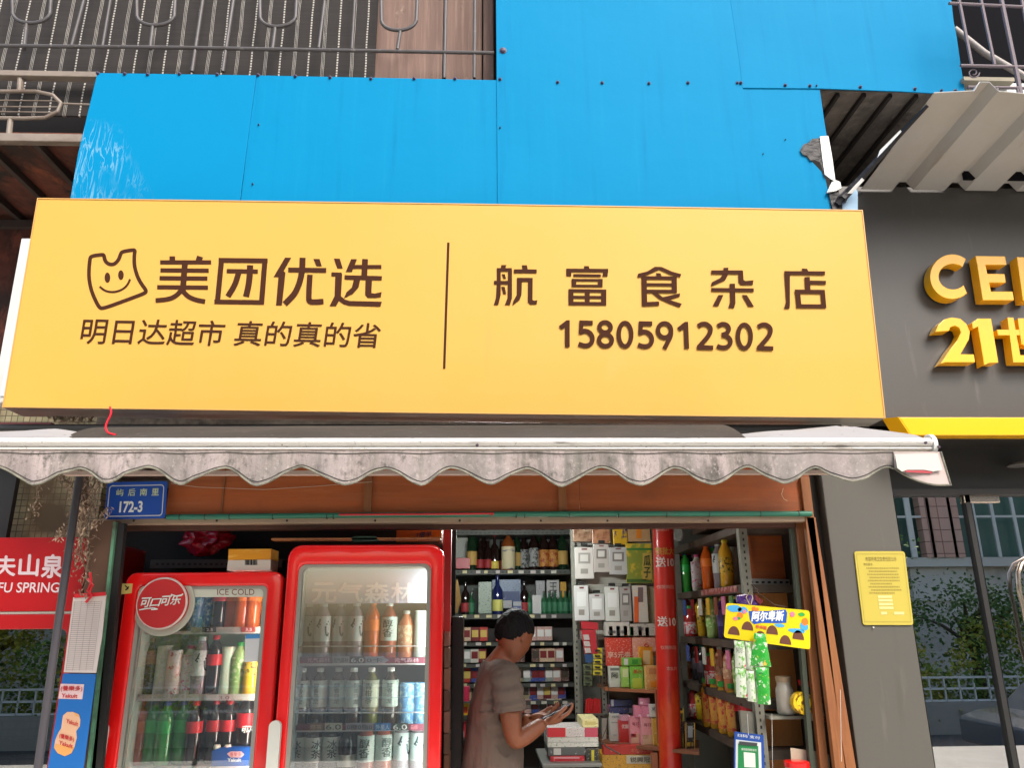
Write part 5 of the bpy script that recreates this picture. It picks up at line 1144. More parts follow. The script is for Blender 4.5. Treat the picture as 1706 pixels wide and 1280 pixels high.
w = MB(); w.box(X(250, 940, 3.72), X(470, 940, 3.72), 3.72, 3.724, Zp(947, 3.72, 320), Zp(933, 3.72, 320)); w.box(X(250, 940, 3.72), X(470, 940, 3.72), 3.724, 4.0, Zp(935, 3.72, 320), Zp(933, 3.72, 320) + .001)
o = mk('slotted_shelf', w, m_shelfdark, None, 'dark slotted metal shelf edge above the cola fridge', 'shelf')
w = MB()
for i in range(18):
    x = 262 + i * 9; p = P(x, 940.5, 3.7195); w.box(p.x - .006, p.x + .006, 3.7185, 3.7195, p.z - .005, p.z + .005)
mk('slot', w, m_black, o)
w = MB(); w.box(X(205, 900, 3.95), X(760, 900, 3.95), 3.95, 3.97, .9, 2.3); mk('dark_interior_sheet', w, simple(30, 28, 28, .8), None, 'dark sheet painting the unlit shop interior behind the drinks fridges', 'backing sheet')  # near-black colour paints the interior's shade, no partition stands here
b = thing('orange_snack_carton', tuple(P(700, 903, 3.5)), 'orange film wrapped carton on top of the soda fridge', 'carton')
w = MB(); w.pslab([(661, 879), (736, 878), (735, 902), (660, 903)], 3.5, .2); mk('wrap', w, mat('orange_film', C(196, 96, 24), .25, coat=.4, bump=(14, .7), layers=[(12, .55, .65, C(226, 150, 70), U)]), b)
ptext('1倍半', [(696, 887), (720, 886), (718, 895), (694, 896)], 3.5, simple(20, 20, 60, .5), b, bold=.03)
w = MB(); w.box(X(458, 903, 3.3), X(735, 900, 3.3), 3.24, 3.3, Zp(902, 3.3, 600) + .0, Zp(899, 3.3, 600)); mk('thin_batten', w, m_woodv, None, 'thin wooden batten lying along the soda fridge top', 'batten')
w = MB(); w.pslab([(586, 897), (590, 894), (626, 894), (630, 900), (586, 901)], 3.24, .06); mk('green_cloth', w, simple(24, 54, 44, .8), None, 'dark green cloth lump on the soda fridge top', 'cloth')
w = MB(); w.box(X(738, 900, 3.5), X(752, 900, 3.5), 3.5, 3.56, 1.6, 2.15); mk('red_carton_stack', w, simple(176, 36, 34, .5), None, 'tall red carton edge to the right of the soda fridge top', 'carton')
for i in range(10):
    w = MB(); y0_ = 935 + i * 36; w.box(X(739, y0_ + 18, 3.6), X(749, y0_ + 18, 3.6) , 3.6, 3.8, Zp(y0_ + 35, 3.6, 745), Zp(y0_, 3.6, 745)); mk('brown_case', w, simple(*[(126, 92, 76), (150, 104, 84), (110, 76, 64), (160, 110, 96)][i % 4], .6), None, 'brown case, %s down in the narrow stack beside the soda fridge' % ORD[i], 'case', 'brown cases stacked beside the soda fridge', bevel=.004)
w = MB(); w.box(X(751, 1150, 3.75), X(771, 1150, 3.75), 3.75, 4.0, 0, Zp(1028, 3.75, 760)); mk('black_cabinet', w, simple(20, 22, 22, .25), None, 'narrow glossy black cabinet between soda fridge and cigarette shelf', 'cabinet', bevel=.004)
w = MB(); w.pslab([(755, 990), (748, 1000), (750, 1020), (762, 1022), (768, 1000), (762, 965)], 4.2, .02)
mk('paper_bag', w, simple(150, 116, 60, .7), None, 'crumpled yellow brown bag left of the liquor shelf', 'bag')
# ================================================================== INTERIOR BACK SHELVING
YBK = 5.4
def slab_shelf(mb, x0, x1, y_, Y, dep=.3, thick=5):
    p, q = P(x0, y_, Y), P(x1, y_, Y); z1 = (p.z + q.z) / 2; z0 = z1 - thick / 233 * 1.0
    mb.box(p.x, q.x, Y, Y + dep, z0, z1)
b = thing('liquor_shelf', tuple(P(850, 1280, YBK)), 'dark slotted metal shelving with liquor behind the man', 'shelving')
w = MB()
for y_ in (884, 950, 1024): slab_shelf(w, 752, 955, y_, YBK, .35, 7)
mk('shelf_board', w, m_shelfdark, b)
w = MB()
for y_ in (888, 954):
    for i in range(26):
        p = P(756 + i * 7.4, y_, YBK - .001); w.box(p.x - .008, p.x + .008, p.y - .0008, p.y, p.z - .004, p.z + .004)
mk('slot', w, m_black, b)
w = MB(); w.box(P(750, 1000, YBK + .36).x, P(960, 1000, YBK + .36).x, YBK + .36, YBK + .37, .9, 2.5); mk('back_panel', w, simple(104, 108, 104, .8), b)
w = MB(); w.box(P(957, 1000, YBK - .02).x, P(965, 1000, YBK - .02).x, YBK - .02, YBK + .02, 0, 2.5); w.box(P(750, 1000, YBK - .02).x, P(757, 1000, YBK - .02).x, YBK - .02, YBK + .02, 0, 2.5); mk('upright', w, m_angle, b)
b = thing('ceiling_lamp', tuple(P(840, 874, 4.15)), 'lit white tube lamp glimpsed under the dark rail above the liquor', 'lamp')
w = MB(); w.tube([P(762, 874, 4.15), P(912, 872.5, 4.15)], .012, 10); mk('tube', w, m_tube, b)
w = MB(); w.box(P(762, 875, 4.15).x, P(912, 873.5, 4.15).x, 4.13, 4.17, P(840, 868, 4.15).z, P(840, 862, 4.15).z); mk('housing', w, m_white, b)
GL = 'liquor bottles on the back shelves'
zt = P(850, 950, YBK).z
for i, (k, x, d_) in enumerate([('wine', 786, 'tall dark bottle'), ('wine_red_label', 800, 'small red labelled bottle'), ('wine_red_label', 813, 'small red labelled bottle'), ('red_neck', 824, 'red necked bottle'), ('whisky', 847, 'square whisky style bottle'), ('wine_pale', 890, 'pale labelled wine bottle'), ('wine_orange', 907, 'orange labelled wine bottle'), ('wine_orange', 922, 'orange labelled wine bottle'), ('wine', 938, 'tall dark bottle')]):
    p = P(x, 950, YBK + .1); put(k, (p.x, YBK + .1, zt + .001), '%s, %s from the left on the top liquor shelf' % (d_, ORD[i]), GL)
def pack(x0, y0, x1, y1, Y, dep, col, nm, label, cat, text=None, tcol=(40, 40, 40), vtext=False, group=None, m=None, pic=None, tq=None, bevel=.0015):
    t = thing(nm, tuple(P((x0 + x1) / 2, y1, Y)), label, cat, group)
    w = MB(); w.pbox(x0, y0, x1, y1, Y, dep); mk('carton' if nm != 'carton' else 'board', w, m or pmat(*col), t, bevel=bevel)
    if pic:
        for (u0, v0, u1, v1, c) in pic:
            w = MB(); w.pslab(rect(x0 + (x1 - x0) * u0, y0 + (y1 - y0) * v0, x0 + (x1 - x0) * u1, y0 + (y1 - y0) * v1), Y - .0008, .0006); mk('printed_panel', w, simple(*c, .5), t)
    if text:
        u0, v0, u1, v1 = tq or (.1, .1, .9, .35)
        if vtext:
            n = len(text)
            for i, ch in enumerate(text):
                ptext(ch, (x0 + (x1 - x0) * u0, y0 + (y1 - y0) * (v0 + (v1 - v0) * i / n), x0 + (x1 - x0) * u1, y0 + (y1 - y0) * (v0 + (v1 - v0) * (i + .88) / n)), Y - .001, simple(*tcol, .6), t, bold=.02)
        else: ptext(text, (x0 + (x1 - x0) * u0, y0 + (y1 - y0) * v0, x0 + (x1 - x0) * u1, y0 + (y1 - y0) * v1), Y - .001, simple(*tcol, .6), t, bold=.015)
    return t
pack(757, 893, 779, 930, YBK + .2, .1, (120, 126, 118), 'gift_box', 'pale grey gift box at the left end of the top liquor shelf', 'box')
pack(757, 930, 783, 948, YBK + .05, .15, (170, 30, 44), 'gift_box', 'crimson gift box lying under the pale one on the liquor shelf', 'box')
pack(797, 970, 819, 1023, YBK + .06, .12, (150, 166, 150), 'gift_box', 'tall pale green gift box on the second liquor shelf', 'box')
pack(820, 966, 868, 1023, YBK + .14, .12, (110, 130, 160), 'gift_box', 'blue grey gift box behind the blue liquor bottle', 'box', pic=[(.05, .35, .95, .9, (60, 76, 120))])
pack(838, 1001, 853, 1014, YBK + .05, .08, (150, 156, 160), 'small_box', 'small grey blue box in front of the blue grey gift box', 'box')
pack(854, 1001, 869, 1021, YBK + .05, .08, (60, 70, 120), 'small_box', 'small navy box in front of the blue grey gift box', 'box', pic=[(.05, .1, .95, .45, (160, 166, 170))])
pack(887, 992, 902, 1023, YBK + .04, .1, (200, 200, 200), 'carton', 'white tapered liquor carton left of the green bottles', 'carton')
pack(893, 968, 908, 1020, YBK + .2, .1, (176, 176, 178), 'carton', 'speckled grey liquor carton behind the white one', 'carton')
pack(911, 966, 932, 1018, YBK + .2, .1, (190, 190, 188), 'carton', 'tall white printed liquor carton behind the green bottles', 'carton', text='王者', tcol=(50, 50, 54), vtext=True, tq=(.2, .1, .8, .7))
pack(934, 970, 944, 1018, YBK + .2, .1, (210, 160, 50), 'carton', 'amber yellow liquor carton at the right end of the shelf', 'carton')
zt = P(850, 1024, YBK).z
p = P(829, 1024, YBK + .05); put('blue_liquor', (p.x, YBK + .05, zt + .001), 'blue liquor bottle with a green label on the second liquor shelf', GL)
for i, x in enumerate((907, 916, 925, 935, 943)):
    p = P(x, 1024, YBK + .05); put('baijiu', (p.x, YBK + .05, zt + .001), 'small green bottle, %s from the left on the second liquor shelf' % ORD[i], GL)
# cigarette rack
b = thing('cigarette_rack', tuple(P(870, 1280, YBK)), 'stepped metal rack of cigarette packs behind the man', 'rack')
w = MB()
for y_ in (1071, 1107, 1140, 1169, 1193, 1222): slab_shelf(w, 770, 957, y_, YBK - .05, .2, 5)
mk('rack_shelf', w, m_shelfdark, b)
w = MB(); w.box(P(766, 1150, YBK + .13).x, P(960, 1150, YBK + .13).x, YBK + .16, YBK + .17, .6, P(850, 1028, YBK).z); mk('back_panel', w, simple(56, 54, 52, .8), b)
rr = random.Random(21)
pal = [((206, 200, 190), 'white'), ((120, 30, 34), 'dark red'), ((190, 150, 140), 'pink'), ((150, 140, 110), 'gold'), ((60, 76, 150), 'blue'), ((190, 60, 50), 'red'), ((150, 160, 150), 'grey green'), ((90, 60, 50), 'brown'), ((206, 180, 150), 'cream')]
PK = {}
def cig(ci, loc, label):
    if ci not in PK:
        c, nm = pal[ci]; o = Vector((0, 0, -60)); t = thing('cigarette_pack', tuple(o), 'x', 'cigarette pack')
        w = MB(); w.box(-.027, .027, -60 * 0 - .011, .011, -60, -59.912); mk('carton', w, pmat(*c), t, bevel=.0015)
        w = MB(); w.box(-.021, .021, -.0125, -.0115, -59.975, -59.93)
        c2 = [(120, 24, 30), (206, 180, 90), (226, 224, 220), (60, 50, 40)][ci % 4]; mk('printed_panel', w, simple(*c2, .4), t)
        regkids(t); PK[ci] = t; t.location = loc; WL[t] = Vector(loc); t['label'] = label; t['group'] = 'cigarette packs on the stepped rack'; return
    dup(PK[ci], loc, label, 'cigarette packs on the stepped rack')
rows = [(1069, 'top', 13.6), (1105, 'second', 12.8), (1138, 'third', 12.5), (1167, 'fourth', 12.2), (1191, 'fifth', 12.6)]
for ry, rn, st in rows:
    z = P(860, ry, YBK - .03).z + .002; n = int(176 / st); i2 = 0
    for i in range(n):
        x = 778 + i * st + rr.uniform(-.8, .8)
        if rr.random() < .05: i2 += 1; continue
        ci = rr.randrange(len(pal)) if ry > 1080 else rr.choice([2, 5, 8, 1])
        if 800 < x < 868 and ry > 1100: ci = 0 if False else ci
        if 806 < x < 862 and ry > 1090: continue
        p = P(x, ry, YBK - .0); cig(ci, (p.x, YBK + .0, z), '%s cigarette pack, %s along the %s rack row behind the man' % (pal[ci][1], ORD[i2] if i2 < 18 else 'last', rn)); i2 += 1
# low stuff left of man
pack(769, 1172, 781, 1193, 4.6, .06, (214, 170, 30), 'tea_box', 'small yellow box just left of the man', 'box', pic=[(.2, .3, .8, .8, (180, 60, 30))])
pack(768, 1204, 781, 1230, 4.6, .06, (190, 34, 50), 'red_box', 'small red box lower left of the man', 'box', pic=[(.1, .6, .4, .95, (200, 200, 200))])
pack(770, 1145, 782, 1170, 4.6, .06, (176, 40, 70), 'crimson_box', 'small crimson box at shoulder height left of the man', 'box')
w = MB(); w.pbox(764, 1193, 784, 1197, 4.58, .1); w.pbox(764, 1231, 784, 1235, 4.58, .1); w.pbox(764, 1170, 784, 1173, 4.58, .1); w.box(X(766, 1200, 4.62), X(768, 1200, 4.62), 4.62, 4.65, 0, 1.6)
mk('narrow_rack', w, m_shelfdark, None, 'narrow dark rack holding small boxes left of the man', 'rack')

# ================================================================== PEGBOARD AND PACKS
YPG = 4.72
b = thing('pegboard', tuple(P(1020, 1080, YPG)), 'perforated grey pegboard hung with phone accessory packs', 'pegboard')
w = MB(); w.box(X(955, 970, YPG), X(1090, 970, YPG), YPG, YPG + .01, Zp(1066, YPG, 1020), Zp(868, YPG, 1020)); mk('board', w, simple(160, 158, 148, .6), b)
w = MB()
for i in range(38):
    for j in range(56):
        p = P(957.5 + i * 3.5, 872 + j * 3.5, YPG - .0006); w.quad(p + Vector((-.0022, 0, -.0022)), p + Vector((.0022, 0, -.0022)), p + Vector((.0022, 0, .0022)), p + Vector((-.0022, 0, .0022)))
mk('peg_hole', w, m_black, b)
w = MB(); w.box(X(955, 970, YPG) - .012, X(955, 970, YPG) + .012, YPG - .03, YPG, .6, 2.4); w.pbox(1003, 1080, 1010, 1200, YPG - .03, .03); w.pbox(964, 1191, 1010, 1199, YPG - .034, .03); mk('slotted_upright', w, m_angle, b)
w = MB()
for i in range(30):
    p = P(961, 900 + i * 10, YPG - .031); w.box(p.x - .004, p.x + .004, p.y, p.y + .0005, p.z - .006, p.z + .006)
for i in range(12):
    p = P(1006.5, 1085 + i * 9, YPG - .031); w.box(p.x - .004, p.x + .004, p.y, p.y + .0005, p.z - .005, p.z + .005)
for i in range(5):
    p = P(970 + i * 8, 1195, YPG - .035); w.box(p.x - .006, p.x + .006, p.y, p.y + .0005, p.z - .004, p.z + .004)
mk('slot', w, m_black, b)
YH_ = YPG - .06
GP = 'packs hanging on the pegboard'
for x0, y0, x1, y1, lb, cc, kind in [(958, 912, 989, 965, 'leftmost accessory pack in the upper pegboard row, with a square window', (196, 192, 186), 0), (989, 907, 1015, 954, 'middle accessory pack in the upper pegboard row, hanging highest', (176, 170, 164), 1), (1015, 912, 1045, 958, 'accessory pack beside the green seed bag in the upper pegboard row', (172, 172, 170), 1), (957, 976, 981, 1035, 'leftmost glossy accessory pack in the lower pegboard row', (206, 206, 204), 2), (982, 990, 1007, 1034, 'short pale pack between two glossy ones in the lower pegboard row', (190, 190, 188), 2), (1008, 978, 1032, 1036, 'glossy pack with a shiny window in the lower pegboard row', (204, 206, 200), 2), (1033, 979, 1052, 1036, 'dull grey pack right of the glossy one on the pegboard', (160, 156, 152), 1)]:
    t = thing('accessory_pack', tuple(P((x0 + x1) / 2, y1, YH_)), lb, 'accessory pack', GP)
    w = MB(); w.pbox(x0, y0, x1, y1, YH_, .025); mk('box', w, simple(*cc, .3, coat=.4), t, bevel=.003)
    W_, H_ = x1 - x0, y1 - y0
    w = MB(); w.pslab(rect(x0 + W_ * .18, y0 + H_ * .18, x0 + W_ * .82, y0 + H_ * (.52 if kind < 2 else .6)), YH_ - .002, .0015); mk('window', w, simple(*((150, 148, 144) if kind == 0 else (120, 116, 112) if kind == 1 else (226, 228, 226)), .12, coat=.6), t, bevel=.001)
    if kind < 2: w = MB(); w.pslab(rect(x0 + W_ * .28, y0 + H_ * .24, x0 + W_ * .7, y0 + H_ * .45), YH_ - .0035, .0015); mk('device', w, simple(196, 194, 188, .3), t)
    w = MB(); w.pslab(rect(x0 + W_ * .35, y0 + H_ * .04, x0 + W_ * .65, y0 + H_ * .09), YH_ - .001, .0008); mk('hang_tab', w, simple(110, 60, 60, .5), t)
    w = MB(); w.pslab(rect(x0 + W_ * .3, y0 + H_ * .68, x0 + W_ * .7, y0 + H_ * .84), YH_ - .0008, .0006); mk('printed_panel', w, simple(140, 136, 128, .5), t)
    w = MB(); p = P((x0 + x1) / 2, y0 - 4, YH_); w.box(p.x - .018, p.x + .018, p.y, p.y + .03, p.z - .008, p.z + .008); mk('hook_clip', w, m_black, t)
m_b1 = mat('nut_bag', C(150, 120, 96), .3, coat=.4, layers=[(24, .45, .6, C(96, 60, 44), U), (5, .5, .6, C(176, 190, 170), U)], bump=(18, .5))
pack(954, 866, 986, 903, YPG - .05, .03, None, 'snack_bag', 'brown snack bag with a pale top, at the pegboard upper left', 'bag', m=m_b1, bevel=.006)
pack(986, 866, 1017, 906, YPG - .055, .03, None, 'snack_bag', 'brown snack bag with purple tie, second along the pegboard top', 'bag', m=mat('dried_fruit_bag', C(166, 120, 90), .3, coat=.4, layers=[(20, .45, .6, C(120, 76, 50), U), (30, .62, .7, C(206, 206, 120), U)], bump=(18, .5)), bevel=.006)
pack(1021, 866, 1045, 908, YPG - .05, .03, None, 'flower_print_bag', 'yellow flower print bag at the pegboard top', 'bag', m=mat('flower_print', C(190, 150, 30), .4, layers=[(14, .52, .56, C(60, 50, 90), U), (20, .55, .6, C(110, 110, 50), U)]), bevel=.004)
pack(1045, 866, 1083, 903, YPG - .045, .02, (178, 140, 100), 'orange_print_card', 'tan card with an orange bottle picture at the pegboard top right', 'card', pic=[(.4, .15, .62, .85, (206, 120, 30))])
pack(1044, 906, 1087, 972, YPG - .06, .04, None, 'seed_bag', 'green and yellow flat seed bag with vertical lettering', 'bag', m=mat('seed_bag_print', C(120, 130, 50), .4, layers=[(10, .5, .56, C(190, 160, 50), U), (9, .6, .65, C(40, 96, 40), U)]), text='瓜子', tcol=(30, 60, 30), vtext=True, tq=(.66, .3, .92, .9), pic=[(.62, .24, .97, .93, (176, 150, 70)), (0, .12, 1, .17, (40, 110, 50)), (0, .9, 1, .98, (60, 90, 40))])
pack(1054, 976, 1079, 1038, YPG - .05, .03, (196, 190, 184), 'utility_pack', 'clear pack holding an orange tool on the pegboard right side', 'pack', pic=[(.1, .3, .4, 1, (206, 90, 40)), (.35, .05, .7, .45, (110, 90, 90))])
pack(1079, 978, 1092, 1060, YPG - .03, .02, (150, 140, 110), 'hanging_card', 'narrow olive card beside the red promotional roll', 'card')
pack(1009, 1037, 1049, 1060, YPG - .1, .08, (190, 184, 176), 'white_carton', 'white carton with small print under the pegboard, left one', 'carton', text='品牌日用', tcol=(90, 90, 90), tq=(.1, .62, .75, .82))
pack(1050, 1040, 1092, 1060, YPG - .1, .08, (186, 178, 168), 'white_carton', 'white carton with small print under the pegboard, beside the roll', 'carton', text='健康', tcol=(110, 110, 110), tq=(.3, .3, .5, .5))
pack(1010, 1063, 1053, 1110, YPG - .09, .06, (200, 62, 44), 'coupon_box', 'orange red box with coupon lettering under the pegboard', 'box', text='享5元劵', tcol=(230, 190, 170), tq=(.05, .5, .95, .72))
pack(1054, 1062, 1093, 1110, YPG - .09, .06, (214, 150, 130), 'pink_box', 'peach pink box behind the orange vitamin box', 'box')
pack(1066, 1078, 1088, 1111, YPG - .16, .05, (222, 140, 30), 'vitamin_box', 'bright orange upright box in front of the peach box', 'box', text='6', tcol=(180, 60, 20), tq=(.3, -.2, .7, .02), pic=[(.25, .2, .8, .9, (222, 190, 140))])
pack(1088, 1094, 1096, 1110, YPG - .16, .03, (80, 80, 76), 'small_box', 'tiny dark printed box right of the orange vitamin box', 'box')
# hanging cards
t = thing('hanging_card_strip', tuple(P(983, 1092, YH_)), 'red and white blister cards hanging in a slanted strip', 'cards')
w = MB(); w.pslab([(968, 1036), (996, 1038), (997, 1050), (969, 1048)], YH_ - .01, .004); w.pslab([(968, 1050), (992, 1050), (996, 1090), (974, 1090)], YH_ - .014, .004); mk('card', w, simple(176, 40, 50, .4), t)
w = MB()
for i in range(3): w.pslab([(971 + i * 1.2, 1058 + i * 11), (981 + i * 1.2, 1058 + i * 11), (983 + i * 1.2, 1067 + i * 11), (973 + i * 1.2, 1067 + i * 11)], YH_ - .0185, .004)
mk('blister', w, simple(190, 180, 176, .3), t, bevel=.002)
w = MB(); w.pslab([(974, 1091), (988, 1090), (990, 1104), (976, 1105)], YH_ - .012, .01); mk('blue_hanging_pack', w, simple(40, 74, 120, .4), None, 'small blue pack hanging below the red blister cards', 'pack')
for i, (xa_, xb_, n, cc, lb) in enumerate([(972, 986, 4, (90, 100, 70), 'dark green battery card strip under the blue pack'), (988, 1003, 5, (196, 180, 50), 'yellow battery card strip right of the green one')]):
    t = thing('battery_card_strip', tuple(P((xa_ + xb_) / 2, 1130, YH_)), lb, 'battery cards', 'battery card strips')
    y0_ = 1107 if i == 0 else 1080
    for k in range(n):
        w = MB(); w.pslab([(xa_, y0_ + k * 9.4), (xb_, y0_ + k * 9.4 + .5), (xb_ + .6, y0_ + 8.4 + k * 9.4), (xa_ + .6, y0_ + 8.2 + k * 9.4)], YH_ - .012, .005); c_ = mk('card', w, simple(*cc, .4), t)
        w = MB(); w.pslab([(xa_ + 3, y0_ + 3 + k * 9.4), (xb_ - 3, y0_ + 3.4 + k * 9.4), (xb_ - 3, y0_ + 6 + k * 9.4), (xa_ + 3, y0_ + 5.6 + k * 9.4)], YH_ - .02, .008); mk('battery', w, simple(30, 30, 30, .3), t, bevel=.002)
t = thing('red_pen_bundle', tuple(P(988, 1190, YH_)), 'bundle of thin red sticks hanging below the yellow cards', 'bundle')
w = MB()
for i in range(8): w.tube([P(977 + i * 3.2, 1166 - (i % 3), YH_ - .02), P(976 + i * 3.4, 1189, YH_ - .02)], .0045, 6)
mk('stick', w, simple(200, 24, 30, .3), t)
# red promo roll
t = thing('red_promotional_roll', tuple(P(1108, 1180, 4.3)), 'tall red promotional banner rolled into a column by the shelves', 'banner roll')
p0 = P(1104, 868, 4.3); p1 = P(1114, 1175, 4.3); RR = .058
w = MB(); w.tube([p1 + (p1 - p0) * .9, p1, p0, p0 + (p0 - p1) * .2], RR, 24); mk('roll', w, mat('promo_red', C(196, 40, 30), .35, coat=.3, layers=[(3.2, .5, .7, C(214, 90, 36), (1, 1, .6)), (6, .58, .7, C(150, 24, 30), (2, 2, .5))]), t, smooth=True)
ax = (p0 - p1).normalized()
def rtext(s, x0, y0, x1, y1, m, bold=.015):
    w = MB(); text4(w, s, P(x0, y0, 4.3), P(x1, y0, 4.3), P(x1 + 1, y1, 4.3), P(x0 + 1, y1, 4.3), bold=bold)
    for v in w.v:
        q = p1 + ax * (v - p1).dot(ax); dx = v.x - q.x; v.y = q.y - math.sqrt(max((RR + .0012) ** 2 - dx * dx, 1e-6))
    mk('lettering', w, m, t)
m_pr = simple(206, 150, 140, .5); m_pw = simple(214, 206, 200, .5)
rtext('本BUY', 1090, 880, 1111, 888, m_pr); rtext('整批大', 1089, 914, 1119, 926, simple(196, 150, 60, .5), .02); rtext('送10', 1090, 930, 1119, 946, m_pw, .03)
rtext('仅限购回', 1091, 976, 1118, 982, m_pr); rtext('送10', 1093, 1028, 1122, 1044, m_pw, .03); rtext('仅限购回', 1097, 1076, 1122, 1082, m_pr); rtext('本BUY', 1106, 1110, 1124, 1117, m_pr)
# shelf of cartons (slanted towards the right)
def ob(x0, y0, x1, y1): # oblique depth: the shelf comes nearer to the right
    return 4.62 - (x0 - 1010) / 150 * .45
b = thing('carton_shelf', tuple(P(1080, 1250, 4.4)), 'wooden shelf of drink cartons slanting toward the right shelves', 'shelf')
w = MB(); w.prism([P(1003, 1237, 4.6), P(1165, 1254, 4.12), Vector((P(1165, 1254, 4.12).x + .1, 4.5, P(1165, 1254, 4.12).z)), Vector((P(1003, 1237, 4.6).x, 4.9, P(1003, 1237, 4.6).z))], (0, 0, -.015)); mk('shelf_board', w, simple(130, 84, 62, .6), b)
w = MB(); w.prism([P(1008, 1147, 4.6), P(1110, 1152, 4.3), Vector((P(1110, 1152, 4.3).x + .1, 4.6, P(1110, 1152, 4.3).z)), Vector((P(1008, 1147, 4.6).x, 4.9, P(1008, 1147, 4.6).z))], (0, 0, -.015)); w.pbox(1094, 1150, 1101, 1240, 4.34, .02); w.pbox(1086, 1256, 1096, 1290, 4.3, .02); mk('shelf_board', w, simple(150, 92, 60, .6), b)
w = MB(); w.box(X(1004, 1200, 4.9), X(1130, 1200, 4.9), 4.92, 4.94, .6, 1.75); mk('back_panel', w, simple(88, 70, 56, .8), b)
for (x0, y0, x1, y1, cc, nm, lb, tx, tc, vt, tq, pic) in [
    (1015, 1111, 1033, 1146, (196, 196, 188), 'white_carton', 'white carton with black script, first on the upper carton shelf', '阿', (60, 60, 60), True, (.2, .3, .8, .6), [(.1, .08, .9, .2, (120, 120, 120))]),
    (1036, 1112, 1048, 1146, (150, 190, 80), 'green_carton', 'slim green carton with white leaf panel on the upper carton shelf', None, None, False, None, [(.1, .1, .9, .5, (206, 210, 160))]),
    (1037, 1097, 1069, 1110, (100, 176, 60), 'green_carton', 'green carton lying across the others, with a barcode', None, None, False, None, [(.08, .1, .3, .9, (206, 206, 200)), (.5, .2, .8, .8, (60, 140, 50))]),
    (1052, 1112, 1072, 1149, (110, 180, 50), 'green_carton', 'green carton with orange lettering on the upper carton shelf', '果汁', (200, 60, 30), False, (.15, .12, .85, .3), [(.1, .5, .9, .95, (170, 190, 60))]),
    (1076, 1110, 1102, 1150, (206, 160, 90), 'gold_carton', 'golden carton with a fruit picture beside the red roll', None, None, False, None, [(.2, .1, .85, .35, (190, 130, 80)), (.3, .65, .8, .9, (222, 140, 30))]),
    (1109, 1118, 1128, 1150, (190, 60, 60), 'red_snack_box', 'red snack box with a white badge beside the roll foot', None, None, False, None, [(.1, .05, .9, .3, (200, 196, 196))]),
    (1018, 1167, 1055, 1178, (44, 50, 96), 'navy_carton', 'upper navy carton lying flat on the lower carton shelf', None, None, False, None, [(0, 0, .12, 1, (150, 150, 160))]),
    (1017, 1179, 1056, 1190, (50, 56, 104), 'navy_carton', 'lower navy carton lying flat with a barcode end', None, None, False, None, [(.8, .1, .98, .9, (150, 150, 160))]),
    (1066, 1164, 1083, 1176, (206, 130, 156), 'pink_carton', 'topmost pink carton resting on two small pink cartons', None, None, False, None, [(.05, .5, .3, .8, (226, 206, 210))]),
    (1057, 1177, 1069, 1196, (214, 130, 160), 'pink_carton', 'small pink carton beside the navy cartons', None, None, False, None, [(.55, .75, .9, .95, (230, 200, 210))]),
    (1070, 1177, 1083, 1196, (210, 124, 152), 'pink_carton', 'small pink carton beside the white milk carton', None, None, False, None, [(.6, .75, .9, .95, (230, 200, 210))]),
    (1084, 1175, 1096, 1196, (206, 204, 196), 'milk_carton', 'small white milk carton right of the pink ones', '奶', (70, 80, 100), True, (.2, .2, .8, .5), None),
    (1016, 1190, 1033, 1236, (196, 200, 194), 'milk_carton', 'tall white carton at the left end of the lower carton shelf', '纯牛', (120, 130, 130), False, (.2, .06, .85, .14), [(.15, .3, .85, .34, (150, 154, 150)), (.3, .75, .7, .82, (170, 180, 170))]),
    (1034, 1193, 1050, 1202, (206, 150, 170), 'milk_carton', 'pale pink carton peeking over the strawberry carton', None, None, False, None, None),
    (1032, 1201, 1050, 1239, (196, 50, 50), 'strawberry_carton', 'red strawberry milk carton between white and pink cartons', '优酸', (226, 206, 200), False, (.2, .18, .85, .36), [(.1, .5, .9, .95, (180, 40, 30))]),
    (1050, 1195, 1067, 1241, (222, 150, 160), 'pink_milk_carton', 'tall pink milk carton with a cream swirl, left of its twin', '每日', (150, 60, 80), False, (.2, .2, .8, .32), [(.1, .62, .9, .95, (214, 180, 150)), (.1, .62, .6, .75, (190, 50, 60))]),
    (1069, 1196, 1088, 1244, (222, 150, 160), 'pink_milk_carton', 'tall pink milk carton with a cream swirl, right of its twin', '每日', (150, 60, 80), False, (.2, .2, .8, .32), [(.1, .62, .9, .95, (214, 180, 150)), (.1, .62, .6, .75, (190, 50, 60))]),
    (1088.5, 1198, 1095, 1243, (190, 150, 60), 'slim_carton', 'narrow gold edge carton right of the pink twins', None, None, False, None, None),
    (1095.5, 1200, 1113, 1245, (222, 170, 40), 'coconut_carton', 'yellow carton with a dark blue picture, right of the gold edge', '椰树', (40, 30, 30), False, (.1, .7, .9, .88), [(.1, .12, .9, .6, (50, 70, 110)), (.35, .2, .65, .6, (196, 200, 206))]),
    (1120, 1181, 1139, 1248, (36, 34, 30), 'coconut_carton', 'tall black carton with yellow vertical lettering', '正宗椰汁', (220, 190, 50), True, (.3, .16, .75, .7), [(0, 0, .08, 1, (206, 190, 60)), (.92, 0, 1, 1, (206, 190, 60)), (.1, .06, .9, .12, (206, 160, 40)), (.2, .74, .8, .95, (150, 110, 70))]),
    (1142, 1205, 1158, 1250, (40, 36, 34), 'coconut_carton', 'short black carton with an orange border at the shelf right end', '椰汁', (222, 180, 50), False, (.15, .72, .85, .88), [(0, 0, .1, 1, (200, 150, 50)), (.9, 0, 1, 1, (200, 150, 50)), (.25, .12, .75, .55, (150, 160, 170))]),
    ]:
    Yc = 4.62 - (x0 - 1010) / 150 * .42 - (.02 if (x1 - x0) < 30 else 0)
